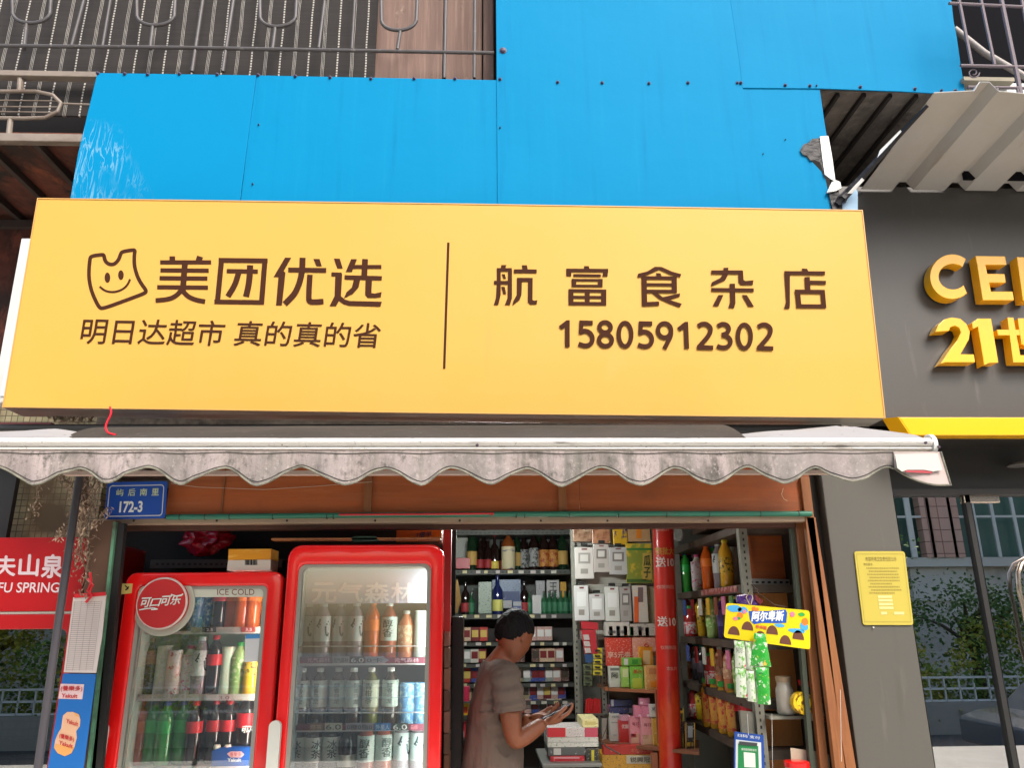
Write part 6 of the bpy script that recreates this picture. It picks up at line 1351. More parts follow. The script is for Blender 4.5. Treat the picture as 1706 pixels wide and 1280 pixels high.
    pack(x0, y0, x1, y1, Yc, .05, cc, nm, lb, 'carton', tx, tc or (0, 0, 0), vt, None, None, pic, tq)
pack(1005, 1243, 1088, 1258, 4.42, .05, (190, 50, 40), 'red_orange_crate_band', 'orange red drink case band with faint lettering below the shelf', 'case', text='本仅限饮品', tcol=(206, 120, 90), tq=(.55, .35, .98, .75))
pack(1004, 1258.5, 1087, 1300, 4.42, .2, (214, 160, 50), 'yellow_drink_case', 'yellow drink case with a white label strip at the bottom', 'case', text='锐興冠', tcol=(90, 80, 60), tq=(.55, .1, .95, .3), pic=[(.48, .03, 1, .36, (196, 190, 170))])
w = MB(); w.tube([P(1003, 1232, 4.4), P(1010, 1215, 4.4), P(1014, 1190, 4.42), P(1014, 1140, 4.45)], .002, 5); w.tube([P(1002, 1238, 4.38), P(1012, 1246, 4.36), P(1034, 1258, 4.3)], .004, 5); mk('thin_cable', w, simple(70, 64, 58, .6), None, 'thin dark cable hanging in front of the white cartons', 'cable')
w = MB(); w.pslab([(1003, 1198), (1011, 1198), (1010, 1232), (1003, 1234)], 4.5, .01); mk('paper_sheet', w, simple(150, 146, 136, .7), None, 'grey paper sheet beside the white carton shelf end', 'paper')
# counter and cigarette cartons
b = thing('shop_counter', tuple(P(950, 1280, 3.75)), 'dark counter beside the man, topped with cartons', 'counter')
w = MB(); w.box(X(908, 1290, 3.75), X(1000, 1290, 3.75), 3.75, 4.15, 0, Zp(1279, 3.75, 950)); mk('body', w, simple(60, 60, 60, .6), b, bevel=.006)
w = MB(); w.box(X(903, 1290, 3.75), X(1003, 1290, 3.75), 3.73, 4.17, Zp(1279, 3.75, 950) + .001, Zp(1275, 3.75, 950) + .006); mk('top', w, simple(110, 112, 108, .4), b, bevel=.003)
for x0, y0, x1, y1, cc, lb, pic in [(912, 1213.5, 996, 1229, (196, 190, 188), 'red and white carton on top of the counter stack', [(0, 0, .36, 1, (190, 40, 50)), (.74, 0, 1, 1, (180, 70, 90))]), (912, 1229.5, 997, 1246, (196, 196, 190), 'plain white carton second from the top of the counter stack', [(0, .45, 1, .55, (170, 170, 166))]), (913, 1246.5, 975, 1260, (84, 88, 88), 'grey black carton with a barcode in the counter stack', [(.15, .1, .35, .9, (190, 190, 186))]), (917, 1260.5, 974, 1272, (190, 50, 60), 'red carton with pink stripes low in the counter stack', [(.1, .15, .85, .4, (214, 150, 156))]), (970, 1199, 997, 1213, (214, 206, 150), 'cream yellow box sitting on the counter stack', [(.15, .3, .85, .7, (190, 180, 110))]), (975, 1248, 998, 1274, (50, 50, 46), 'black clear wrapped pack with yellow tab beside the stack', [(.45, .1, .65, .9, (190, 180, 50))])]:
    pack(x0, y0, x1, y1, 3.80, .2, cc, 'cigarette_carton', lb, 'carton', pic=pic, bevel=.002)

# ================================================================== RIGHT SIDE SHELVING
XS = 1.17
b = thing('side_shelving', (XS + .2, 4.2, 0), 'slotted steel shelving of bottled drinks along the right wall', 'shelving')
Zl = [2.055, 1.79, 1.545, 1.30, 1.10]
def zs_at(px, py): return PX(px, py, XS).z
w = MB()
for z in Zl: w.box(XS, XS + .34, 3.56, 4.75, z - .035, z)
mk('shelf_board', w, mat('ribbed_dark_shelf', C(84, 72, 62), .6, layers=[(12, .4, .7, C(60, 52, 46), U)]), b)
w = MB()
w.box(XS - .004, XS + .034, 3.50, 3.504, 0, 2.2); w.box(XS - .004, XS - .001, 3.504, 3.54, 0, 2.2)
w.box(XS - .004, XS + .03, 4.74, 4.744, 0, 2.3)
mk('upright', w, m_angle, b)
w = MB()
for i in range(40):
    z = 1.0 + i * .028; w.box(XS + .010, XS + .017, 3.4985, 3.4995, z, z + .012)
mk('slot', w, m_black, b)
w = MB(); w.box(XS + .35, XS + .36, 3.56, 4.8, .3, 2.3); mk('back_panel', w, simple(56, 50, 46, .8), b)
w = MB(); w.prism([Vector((XS - .003, 3.6, Zl[1] - .03)), Vector((XS - .003, 4.2, Zl[1] - .03)), Vector((XS - .003, 4.2, Zl[1] - .002)), Vector((XS - .003, 3.6, Zl[1] - .002))], (.002, 0, 0)); mk('price_strip', w, mat('red_print_strip', C(140, 60, 56), .5, layers=[(40, .5, .56, C(190, 150, 140), U)]), b)
w = MB(); w.box(XS + .0, XS + .3, 3.58, 4.3, 1.86 + .23, 1.86 + .27); mk('long_package', w, simple(84, 70, 58, .7), None, 'long brown package on the topmost side shelf', 'package')
GR = 'drinks on the right side shelving'
def sidebottles(lst, z, where):
    for i, (k, px, dd_, d_) in enumerate(lst):
        p = PX(px, 1000, XS + .05 + dd_); put(k, (p.x, p.y, z + .001), '%s, %s from left on the side shelving %s' % (d_, ORD[i], where), GR, rotz=-.6)
sidebottles([('cola', 1137, 0, 'cola bottle'), ('sprite', 1146, .02, 'green bottle'), ('cola', 1153, .05, 'cola bottle'), ('yogurt_drink', 1166, 0, 'pink and white wrapped drink'), ('orange', 1183, 0, 'orange soda'), ('sprite', 1194, .04, 'green bottle'), ('soda_white', 1203, .03, 'white labelled soda'), ('lemon_bottle', 1215, -.01, 'yellow bottle'), ('pale_can', 1226, .05, 'pale can')], Zl[1], 'upper shelf')
sidebottles([('jam_jar', 1148, 0, 'strawberry jar'), ('lemon_bottle', 1166, .06, 'yellow capped bottle'), ('lime', 1184, .0, 'pale green bottle'), ('purple_drink', 1202, .02, 'purple drink'), ('lemon_bottle', 1214, .08, 'yellow capped bottle'), ('purple_drink', 1224, .0, 'purple drink')], Zl[2], 'second shelf')
sidebottles([('peach', 1136, 0, 'peach drink with a white cap'), ('teal_cap', 1153, .04, 'dark drink with teal cap'), ('teal_cap', 1163, .0, 'dark drink with teal cap'), ('jam_jar', 1177, 0, 'jar with a green lid'), ('peach', 1192, .03, 'peach drink'), ('peach', 1206, 0, 'peach drink'), ('lime', 1222, 0, 'pale green bottle')], Zl[3], 'third shelf')
sidebottles([('oil_bottle', 1168, -.02, 'golden bottle with green cap'), ('oil_bottle', 1180, .0, 'golden bottle with green cap'), ('oil_bottle', 1193, -.01, 'golden bottle with green cap'), ('oil_bottle', 1207, .0, 'golden bottle with green cap'), ('cola', 1219, .02, 'cola bottle'), ('cola', 1230, -.02, 'cola bottle')], Zl[4], 'lowest shelf')
sidebottles([('teal_cap', 1141, .12, 'dark bottle'), ('yellow_jar', 1157, .12, 'yellow jar'), ('cola', 1172, .12, 'cola bottle'), ('orange', 1188, .12, 'orange soda'), ('sprite', 1203, .13, 'green bottle'), ('lemon_bottle', 1216, .12, 'yellow bottle')], Zl[1], 'upper back row')
sidebottles([('orange', 1143, .12, 'orange bottle'), ('cola', 1158, .12, 'cola bottle'), ('yogurt_drink', 1175, .12, 'pink wrapped drink'), ('yellow_jar', 1193, .12, 'yellow jar'), ('sprite', 1208, .12, 'green bottle')], Zl[2], 'second back row')
sidebottles([('cola', 1141, .12, 'cola bottle'), ('sprite', 1157, .12, 'green bottle'), ('lemon_bottle', 1172, .12, 'yellow bottle'), ('orange', 1190, .12, 'orange bottle'), ('cola', 1206, .12, 'cola bottle')], Zl[3], 'third back row')
sidebottles([('jam_jar', 1146, .0, 'red jar'), ('yellow_jar', 1156, .02, 'yellow jar')], Zl[4], 'lowest far end')
q_ = random.Random(5); pc_ = [(196, 50, 60, 'red'), (60, 120, 60, 'green'), (210, 170, 50, 'yellow'), (60, 80, 150, 'blue'), (200, 110, 150, 'pink'), (200, 200, 190, 'white'), (200, 110, 40, 'orange'), (120, 70, 50, 'brown')]
for r_, (yy, n_, wd_, ht_, rn_) in enumerate([(1060, 6, 7, 14, 'just under the hanging packs'), (1148, 7, 8, 13, 'above the upper carton shelf board'), (1192, 5, 8, 14, 'behind the pink cartons')]):
    for i in range(n_):
        c_ = pc_[(i * 3 + r_ * 2) % 8]; x_ = 1014 + i * 12 + q_.uniform(-1, 1)
        pack(x_, yy - ht_ - q_.uniform(0, 3), x_ + wd_, yy, 4.68 - (.0 if r_ else .06), .03, c_[:3], 'snack_packet', '%s packet, %s along the little row %s' % (c_[3], ORD[i], rn_), 'packet', group='little packets by the pegboard')
for i in range(9):
    c_ = pc_[(i * 5 + 1) % 8]; x_ = 760 + i * 22; y_ = 1224 + (i % 2) * 2
    if 775 < x_ < 905: continue
    pack(x_, y_ - 16, x_ + 12, y_, YBK, .05, c_[:3], 'snack_packet', '%s packet, %s along the bottom ledge of the cigarette rack' % (c_[3], ORD[i]), 'packet', group='packets on the rack ledge')
for i, (k_, x_, d_) in enumerate([('wine', 793, 'dark bottle'), ('wine_orange', 806, 'orange labelled bottle'), ('wine_red_label', 835, 'small bottle'), ('wine', 862, 'dark bottle'), ('wine_pale', 873, 'pale labelled bottle'), ('wine', 898, 'dark bottle'), ('wine_red_label', 930, 'small bottle')]):
    p = P(x_, 950, YBK + .22); put(k_, (p.x, YBK + .22, P(850, 950, YBK).z + .001), '%s, %s from left in the back row of the top liquor shelf' % (d_, ORD[i]), GL)
for i in range(8):
    c_ = pc_[(i * 3 + 2) % 8]; x_ = 872 + i * 9 if i < 2 else 776 + i * 0
for i, (x_, k_) in enumerate([(775, 'wine_red_label'), (785, 'baijiu'), (874, 'wine_red_label'), (882, 'baijiu'), (950, 'baijiu')]):
    p = P(x_, 1024, YBK + .08); put(k_, (p.x, YBK + .08, P(850, 1024, YBK).z + .001), 'small bottle, %s of the extra bottles between boxes on the second liquor shelf' % ORD[i], GL)
lsh = [o for o in bpy.data.objects if o.name in ('liquor_shelf', 'cigarette_rack')]
lsh = {o.name: o for o in lsh}; tq = random.Random(3)
for nm_, yy, Yt, n_ in (('liquor_shelf', 954, YBK - .004, 9), ('liquor_shelf', 1028, YBK - .004, 9), ('cigarette_rack', 1074, YBK - .056, 10), ('cigarette_rack', 1110, YBK - .056, 10), ('cigarette_rack', 1143, YBK - .056, 10), ('cigarette_rack', 1172, YBK - .056, 10)):
    for i in range(n_):
        x_ = 772 + i * 18.5 + tq.uniform(-3, 3)
        if 815 < x_ < 868 and yy > 1060: continue
        w = MB(); w.pbox(x_, yy - 3, x_ + tq.uniform(6, 9), yy + 2, Yt, .003); mk('price_tag', w, simple(*tq.choice([(196, 192, 180), (206, 196, 150), (190, 180, 176)]), .6), lsh[nm_])
for i in range(7):
    c_ = pc_[(i * 5 + 3) % 8]; y_ = 880 + i * 0; p = PX(1140 + i * 13, 1000, XS - .012)
    for r_ in range(2):
        z_ = Zl[1 + r_] - .045
        t = thing('hanging_sachet', (p.x, p.y, z_), '%s sachet, %s from left clipped under the side %s shelf edge' % (c_[3], ORD[i], ['upper', 'second'][r_]), 'sachet', 'sachets clipped to the side shelf edges')
        w = MB(); w.box(p.x - .004, p.x + .004, p.y - .028, p.y + .028, z_ - .085, z_); mk('wrapper', w, pmat(*pc_[(i * 5 + 3 + r_) % 8][:3]) if r_ == 0 else pmat(*c_[:3]), t, bevel=.003)
        if r_ == 0: t['label'] = '%s sachet, %s from left clipped under the side upper shelf edge' % (pc_[(i * 5 + 3) % 8][3], ORD[i])
# near wood panel and slotted bar at right
b = thing('plywood_side_panel', tuple(P(1285, 1280, 3.66)), 'orange plywood side panel at the right of the opening', 'panel')
w = MB(); w.box(X(1244, 930, 3.68), X(1333, 930, 3.68), 3.68, 3.70, Zp(966, 3.68, 1285), 2.3); w.box(X(1238, 930, 3.66) , X(1252, 930, 3.66), 3.655, 3.678, Zp(966, 3.66, 1250), 2.3); mk('upper_sheet', w, m_wood, b)
w = MB(); w.box(X(1240, 1100, 3.69), X(1356, 1100, 3.69) + .05, 3.69, 3.71, 0, Zp(979, 3.69, 1285)); mk('lower_sheet', w, m_woodp, b)
w = MB(); w.pslab([(1238, 964), (1322, 966), (1322, 978), (1238, 977)], 3.64, .003); sb = mk('slotted_bar', w, m_alu, b)
w = MB()
for i in range(8): w.pslab(rect(1249 + i * 10, 969, 1254 + i * 10, 972.5), 3.6385, .001)
mk('slot', w, m_black, sb)
w = MB(); w.tube([P(1248, 962, 3.6), P(1252, 975, 3.5), P(1262, 983, 3.45), P(1264, 992, 3.4)], .0018, 5); w.tube([P(1258, 985, 3.4), P(1290, 1008, 3.4), P(1310, 1012, 3.4)], .002, 5); mk('wire_loop', w, simple(80, 60, 46, .5), None, 'loose wire looped over the slotted bar', 'wire')
# yellow hanging card holder
YC = 3.24
b = thing('yellow_sweet_display_card', tuple(P(1280, 1080, YC)), 'yellow hanging display card with arched holes for sweets', 'display card')
cc4 = [(1210, 1005), (1349, 1018), (1350, 1083), (1206, 1063)]
def cq(u, v): a = Vector(cc4[0]).lerp(Vector(cc4[1]), u); c = Vector(cc4[3]).lerp(Vector(cc4[2]), u); return tuple(a.lerp(c, v))
m_cy = simple(222, 200, 16, .35, coat=.3)
w = MB(); w.pslab(rnd(cc4), YC, .003); mk('card', w, m_cy, b)
w = MB(); m_hole = simple(96, 56, 40, .8)
for (u, v) in ((.11, .93), (.265, .75), (.42, .97), (.555, .78), (.71, 1.0), (.86, .83)):
    v -= .05; pts = [cq(u + .068 * math.cos(rad(a)), v - .24 * math.sin(rad(a))) for a in range(0, 181, 15)]
    w.poly([P(x, y, YC) + Vector((0, -.0012, 0)) for x, y in pts])
mk('arched_hole', w, m_hole, b)
w = MB(); w.poly([P(*cq(u, v), YC) + Vector((0, -.0012, 0)) for u, v in ((.27, .17), (.5, .12), (.71, .03), (.73, .12), (.72, .38), (.6, .42), (.42, .46), (.34, .52), (.29, .42))]); mk('blue_banner', w, simple(24, 80, 176, .4), b)
ptext('阿尔卑斯', [cq(.32, .17), cq(.69, .07), cq(.68, .34), cq(.31, .45)], YC - .0012, simple(230, 236, 240, .5), b, bold=.04)
ptext('棒棒糖', [cq(.36, .52), cq(.49, .53), cq(.49, .63), cq(.36, .62)], YC, simple(214, 90, 60, .5), b, bold=.02)
w = MB()
def blob(cx, cy, rx, ry, lift=.0012): w.poly([P(*cq(cx + rx * math.cos(rad(a)), cy + ry * math.sin(rad(a)) * (1 + .12 * math.sin(a * .07))), YC) + Vector((0, -lift, 0)) for a in range(0, 360, 24)])
blob(.1, .14, .09, .1); blob(.2, .16, .06, .09); blob(.93, .42, .05, .12); blob(.84, .56, .1, .06); blob(.64, .47, .06, .05); mk('blue_splash', w, simple(70, 160, 214, .4), b)
w = MB(); blob(.17, .32, .035, .09, .0018); blob(.33, .09, .024, .06, .0018); blob(.37, .1, .02, .05, .0018); blob(.94, .3, .04, .1, .0018); mk('orange_fruit', w, simple(230, 120, 40, .4), b)
w = MB(); blob(.22, .2, .02, .06, .002); blob(.79, .14, .03, .07, .002); blob(.12, .42, .03, .05, .002); mk('pink_sweet', w, simple(214, 120, 150, .4), b)
w = MB(); blob(.16, .4, .02, .04, .0022); blob(.9, .12, .04, .05, .0022); mk('green_leaf', w, simple(50, 160, 70, .4), b)
w = MB(); w.tube([P(1249, 1008, YC - .002), P(1243, 996, YC), P(1250, 985, 3.5), P(1254, 996, YC), P(1251, 1008, YC - .004)], .0016, 5); mk('hanging_loop', w, simple(200, 180, 120, .5), b)
b = thing('purple_wrapped_sweet', tuple(P(1250, 1003, 3.4)), 'purple foil wrap knotted above the yellow card', 'sweet')
w = MB(); w.pslab([(1228, 992), (1240, 990), (1262, 994), (1268, 1001), (1266, 1010), (1230, 1006)], 3.39, .03); mk('wrap', w, mat('purple_foil', C(70, 36, 120), .3, coat=.5, bump=(20, .8)), b, bevel=.006)
w = MB(); w.pslab([(1258, 990), (1264, 996), (1272, 1002), (1266, 1008), (1258, 1000)], 3.385, .02); mk('red_knot', w, simple(110, 30, 36, .4), b)
# sweet packets in strips
def packet(quad, Y, m, label, nm='sweet_packet', m2=None, text=None, g='sweet packets hanging below the yellow card'):
    t = thing(nm, tuple(P(*quad[3], Y)), label, 'sweet packet', g)
    tl, tr, br, bl = PP(quad, Y); w = MB(); nu, nv = 6, 10; vs = []
    for s_ in (-1, 1):
        for j in range(nv + 1):
            for i in range(nu + 1):
                u, v = i / nu, j / nv; p = (tl * (1 - u) + tr * u) * (1 - v) + (bl * (1 - u) + br * u) * v
                th = .012 * (math.sin(math.pi * u) ** .6) * (math.sin(math.pi * v) ** .4 if 0 < v < 1 else 0); vs.append(p + Vector((0, s_ * th, 0)) + Vector((0, .002 * math.sin(v * 20 + u * 5), 0)))
    k = nu + 1; n1 = (nu + 1) * (nv + 1)
    fs = [(j * k + i, (j + 1) * k + i, (j + 1) * k + i + 1, j * k + i + 1) for j in range(nv) for i in range(nu)]; fs += [tuple(n1 + q for q in f[::-1]) for f in fs]
    w.add(vs, fs); mk('wrapper', w, m, t, smooth=True)
    if text: ptext(text, [tuple(Vector(quad[0]).lerp(Vector(quad[1]), .15).lerp(Vector(quad[3]).lerp(Vector(quad[2]), .15), .25)), tuple(Vector(quad[0]).lerp(Vector(quad[1]), .85).lerp(Vector(quad[3]).lerp(Vector(quad[2]), .85), .25)), tuple(Vector(quad[0]).lerp(Vector(quad[1]), .85).lerp(Vector(quad[3]).lerp(Vector(quad[2]), .85), .45)), tuple(Vector(quad[0]).lerp(Vector(quad[1]), .15).lerp(Vector(quad[3]).lerp(Vector(quad[2]), .15), .45))], Y - .014, simple(40, 60, 50, .5), t)
    return t
m_wg = mat('white_green_wrap', C(206, 216, 200), .3, coat=.4, layers=[(28, .52, .56, C(110, 170, 80), U), (40, .62, .65, C(206, 70, 90), U)])
m_gg = mat('bright_green_wrap', C(40, 160, 50), .25, coat=.5, layers=[(34, .56, .59, C(200, 214, 190), U), (26, .6, .63, C(214, 184, 50), U), (50, .62, .65, C(20, 90, 60), U)], bump=(18, .5))
packet([(1223, 1068), (1240, 1069), (1243, 1114), (1225, 1113)], 3.220, m_wg, 'white and green packet, upper one of the left strip', text='阿尔')
packet([(1225, 1114), (1243, 1115), (1246, 1164), (1227, 1162)], 3.220, m_wg, 'white and green packet, lower one of the left strip')
packet([(1241, 1070), (1251, 1071), (1256, 1118), (1243, 1116)], 3.230, m_wg, 'narrow white packet, upper one of the middle strip')
packet([(1243, 1118), (1256, 1119), (1260, 1171), (1246, 1169)], 3.215, m_wg, 'white and green packet, lower one of the middle strip')
packet([(1252, 1071), (1258, 1071), (1264, 1169), (1260, 1171)], 3.235, m_wg, 'very narrow white packet behind the bright green ones')
packet([(1257, 1055), (1275, 1057), (1285, 1112), (1249, 1110)], 3.220, m_gg, 'bright green flared packet just under the yellow card')
packet([(1259, 1112), (1281, 1113), (1284, 1175), (1263, 1174)], 3.215, m_gg, 'bright green packet at the bottom of the right strip')
# payment board, wires, jar, lollipop drum, papers, red lid
b = thing('payment_stand', tuple(P(1250, 1290, 3.45)), 'blue framed payment card stand with a green slip', 'card stand')
w = MB(); w.pslab([(1224, 1220), (1272, 1226), (1276, 1330), (1222, 1330)], 3.45, .006); mk('frame', w, simple(24, 70, 150, .35), b)
w = MB(); w.pslab([(1226, 1233), (1268, 1238), (1270, 1330), (1225, 1330)], 3.448, .0015); mk('inner_board', w, simple(196, 204, 210, .4), b)
w = MB(); w.pslab([(1230, 1240), (1263, 1244), (1266, 1330), (1229, 1330)], 3.446, .0015); mk('green_slip', w, simple(20, 122, 66, .4), b)
w = MB(); w.pslab([(1239, 1254), (1258, 1256), (1259, 1280), (1240, 1279)], 3.444, .001); mk('blank_code_field', w, simple(206, 214, 206, .5), b)
ptext('扫码 支付', [(1228, 1223), (1266, 1228), (1266, 1233), (1228, 1228)], 3.45, m_wh, b); ptext('推荐使用微信支付', [(1235, 1247), (1260, 1249), (1260, 1253), (1235, 1251)], 3.446, m_wh, b)
w = MB(); w.pslab([(1232, 1236), (1262, 1239), (1261, 1244), (1232, 1242)], 3.442, .004); mk('clip', w, simple(60, 62, 66, .3), b)
w = MB(); w.tube([P(1245, 1190, 3.44), P(1247, 1226, 3.44)], .001, 4); w.tube([P(1286, 1190, 3.44), P(1288, 1340, 3.44)], .001, 4); w.tube([P(1400, 1150, 3.26), P(1402, 1270, 3.26)], .001, 4); mk('string', w, m_white, None, 'thin white strings hanging by the payment stand', 'string')
w = MB(); w.pslab([(1233, 1185), (1266, 1188), (1268, 1330), (1246, 1330)], 3.52, .02); w.box(X(1262, 1190, 3.6), X(1345, 1190, 3.6), 3.45, 3.66, Zp(1192, 3.5, 1300) - .012, Zp(1192, 3.5, 1300)); sh = mk('small_shelf', w, m_angle, None, 'small grey shelf bracket at the lower right of the opening', 'shelf')
b = thing('plastic_jar', tuple(P(1310, 1190, 3.5)), 'squat clear plastic jar with a white cup inside', 'jar')
c = P(1311, 1191, 3.5); w = MB(); w.lathe([(.034, 0), (.04, .01), (.038, .1), (.03, .115), (.03, .13)], c, 16); mk('body', w, mat('jar_plastic', C(170, 166, 156), .12, coat=.4), b, smooth=True)
w = MB(); w.lathe([(.033, .13), (.033, .15), (.03, .152)], c, 16); mk('lid', w, simple(150, 130, 106, .4), b, smooth=True)
b = thing('lollipop_drum', tuple(P(1338, 1196, 3.42)), 'round yellow printed tin standing beside the plastic jar', 'tin')
c = P(1336, 1172, 3.40); w = MB(); w.lathe([(.042, -.02), (.044, -.018), (.044, .02), (.042, .022)], c, 32, 'y'); mk('tin', w, mat('yellow_print', C(226, 186, 30), .35, coat=.3, layers=[(26, .5, .55, C(110, 76, 20), U)]), b, smooth=True)
w = MB(); w.lathe([(.03, -.0205), (.029, -.0215)], c, 24, 'y'); mk('printed_face', w, mat('yellow_print_face', C(240, 206, 40), .35, layers=[(34, .5, .55, C(120, 70, 20), U)]), b)
b = thing('snack_bag_heap', tuple(P(1375, 1200, 3.44)), 'small bag of red and green sweets right of the yellow tin', 'bag')
w = MB(); w.pslab([(1352, 1176), (1372, 1160), (1390, 1165), (1396, 1185), (1392, 1205), (1356, 1204)], 3.42, .05); mk('bag', w, mat('sweet_mix', C(150, 150, 130), .3, coat=.4, layers=[(26, .5, .54, C(170, 40, 40), U), (30, .58, .62, C(60, 140, 60), U)], bump=(26, .6)), b, bevel=.008)
w = MB(); w.pslab([(1332, 1134), (1380, 1140), (1378, 1150), (1334, 1143)], 3.44, .02); mk('red_tape_roll', w, simple(176, 26, 34, .4), None, 'flat red item tucked between the door posts', 'item')
w = MB(); w.pslab([(1317, 1247), (1360, 1253), (1392, 1262), (1398, 1330), (1322, 1330)], 3.4, .004); mk('grey_paper', w, simple(176, 168, 148, .7, layers=[(6, .4, .7, C(160, 150, 130), U)]), None, 'crumpled grey paper at the bottom right of the opening', 'paper')
w = MB(); w.pslab([(1391, 1261), (1406, 1264), (1412, 1330), (1398, 1330)], 3.38, .004); mk('white_paper', w, simple(206, 204, 196, .7), None, 'narrow white paper strip beside the leaning outer post', 'paper')
b = thing('red_lidded_tub', tuple(P(1330, 1290, 3.34)), 'tub with a bright red lid at the bottom of the opening', 'tub')
c = P(1330, 1300, 3.36); zt = P(1330, 1272, 3.32).z; w = MB(); w.lathe([(.044, -.2), (.046, zt - c.z - .02)], c, 20); mk('body', w, simple(190, 186, 170, .4), b, smooth=True)
w = MB(); w.lathe([(.05, zt - c.z - .02), (.05, zt - c.z - .002), (.047, zt - c.z)], c, 24); mk('lid', w, simple(214, 24, 26, .3, coat=.4), b, smooth=True)
# other interior: shelf above right (diagonal brown shelf)
b = thing('clear_tied_bag', tuple(P(1128, 900, 4.4)), 'shiny plastic bag hanging right of the red roll', 'bag')
w = MB(); w.pslab([(1117, 872), (1135, 870), (1140, 890), (1136, 902), (1122, 900)], 4.4, .05); mk('plastic', w, m_bag, b, bevel=.01)
w = MB(); w.box(-1.9, 1.7, 3.4, 5.9, -.001, .012); mk('floor', w, simple(150, 144, 134, .6), None, kind='structure')

# ================================================================== PERSON
def skin_mesh(pts, edges, radii, root=0, sub=2):
    me = bpy.data.meshes.new('s'); me.from_pydata(pts, edges, []); me.update()
    o = bpy.data.objects.new('s', me); COL.objects.link(o)
    o.modifiers.new('skin', 'SKIN')
    for i, v in enumerate(me.skin_vertices[0].data):
        r = radii[i]; v.radius = r if isinstance(r, tuple) else (r, r); v.use_root = (i == root)
    s = o.modifiers.new('sub', 'SUBSURF'); s.levels = sub; s.render_levels = sub
    m = bpy.data.meshes.new_from_object(o.evaluated_get(bpy.context.evaluated_depsgraph_get()))
    mb = MB(); mb.v = [v.co.copy() for v in m.vertices]; mb.f = [tuple(p.vertices) for p in m.polygons]
    bpy.data.objects.remove(o); bpy.data.meshes.remove(me); bpy.data.meshes.remove(m); return mb
def remesh(mb, vox, smooth=2):
    me = bpy.data.meshes.new('s'); me.from_pydata(mb.v, [], mb.f); me.update()
    o = bpy.data.objects.new('s', me); COL.objects.link(o)
    r = o.modifiers.new('r', 'REMESH'); r.mode = 'VOXEL'; r.voxel_size = vox
    if smooth:
        s = o.modifiers.new('sm', 'SMOOTH'); s.iterations = smooth; s.factor = .5
    m = bpy.data.meshes.new_from_object(o.evaluated_get(bpy.context.evaluated_depsgraph_get()))
    out = MB(); out.v = [v.co.copy() for v in m.vertices]; out.f = [tuple(p.vertices) for p in m.polygons]
    bpy.data.objects.remove(o); bpy.data.meshes.remove(me); bpy.data.meshes.remove(m); return out
YM = 3.50
def J(x, y, dy=0.0): return P(x, y, YM + dy)
neck, head0 = J(836, 1103), J(854, 1062)
chest, waist, pelvis = J(822, 1150), J(822, 1225), J(818, 1290)
pelvis.z = .96
sh_r, sh_l = J(842, 1122, -.15), J(838, 1122, .17)
el_r, wr_r = J(856, 1240, -.17), J(908, 1204, -.10)
el_l, wr_l = J(858, 1228, .12), J(884, 1196, -.0)
hip_r, hip_l = pelvis + Vector((0, -.09, -.04)), pelvis + Vector((0, .09, -.04))
kn_r, kn_l = hip_r + Vector((.03, -.01, -.42)), hip_l + Vector((.0, .01, -.42))
an_r, an_l = kn_r + Vector((-.03, 0, -.41)), kn_l + Vector((-.02, 0, -.41))
an_r.z = an_l.z = .09
pts = [pelvis, waist, chest, neck, J(842, 1088), head0 - Vector((0, 0, .03)),
       sh_r, el_r, wr_r, sh_l, el_l, wr_l, hip_r, kn_r, an_r, an_r + Vector((.15, 0, -.06)), hip_l, kn_l, an_l, an_l + Vector((.15, 0, -.06)),
       (el_r + wr_r) / 2 , (el_l + wr_l) / 2, (sh_r + el_r) / 2, (sh_l + el_l) / 2]
ed = [(0, 1), (1, 2), (2, 3), (3, 4), (4, 5), (2, 6), (6, 22), (22, 7), (7, 20), (20, 8), (2, 9), (9, 23), (23, 10), (10, 21), (21, 11), (0, 12), (12, 13), (13, 14), (14, 15), (0, 16), (16, 17), (17, 18), (18, 19)]
rd = [.115, .105, .115, .058, .052, .05, .058, .041, .027, .058, .041, .027, .085, .055, .04, .03, .085, .055, .04, .03, .038, .038, .047, .047]
body = skin_mesh(pts, ed, rd, 0)
# head: sculpted ellipsoid, looking right and down
Rh = Matrix.Rotation(rad(42), 3, 'Z') @ Matrix.Rotation(rad(26), 3, 'Y') @ Matrix.Scale(.94, 3)
hc = J(856, 1060)
bm = bmesh.new(); bmesh.ops.create_uvsphere(bm, u_segments=48, v_segments=32, radius=1)
hv = []
for v in bm.verts:
    x, y, z = v.co
    X_, Y_, Z_ = x * .098, y * .076, z * .118
    if z < 0:
        k = min(1, -z * 1.2); Y_ *= 1 - .30 * k; X_ = X_ * (1 - .14 * k) + .012 * k
        if x < 0: X_ *= 1 - .30 * k
    if x > .3 and z < .55: X_ *= .97
    # nose, brow, eye sockets, lips, chin
    def g_(u0, w0, su, sw): return math.exp(-((Y_ - u0) / su) ** 2 - ((Z_ - w0) / sw) ** 2) if x > .2 else 0
    X_ += .022 * g_(0, -.018, .012, .02) + .008 * g_(0, .012, .009, .02) + .006 * g_(0, .036, .04, .01) - .009 * g_(.03, .016, .014, .011) - .009 * g_(-.03, .016, .014, .011) + .008 * g_(0, -.050, .018, .006) + .006 * g_(0, -.062, .016, .006) - .004 * g_(0, -.056, .02, .002) + .010 * g_(0, -.09, .018, .014)
    hv.append(Vector((X_, Y_, Z_)))
hf = [tuple(v.index for v in f.verts) for f in bm.faces]; bm.free()
HB = MB(); HB.add([hc + Rh @ v for v in hv], hf)
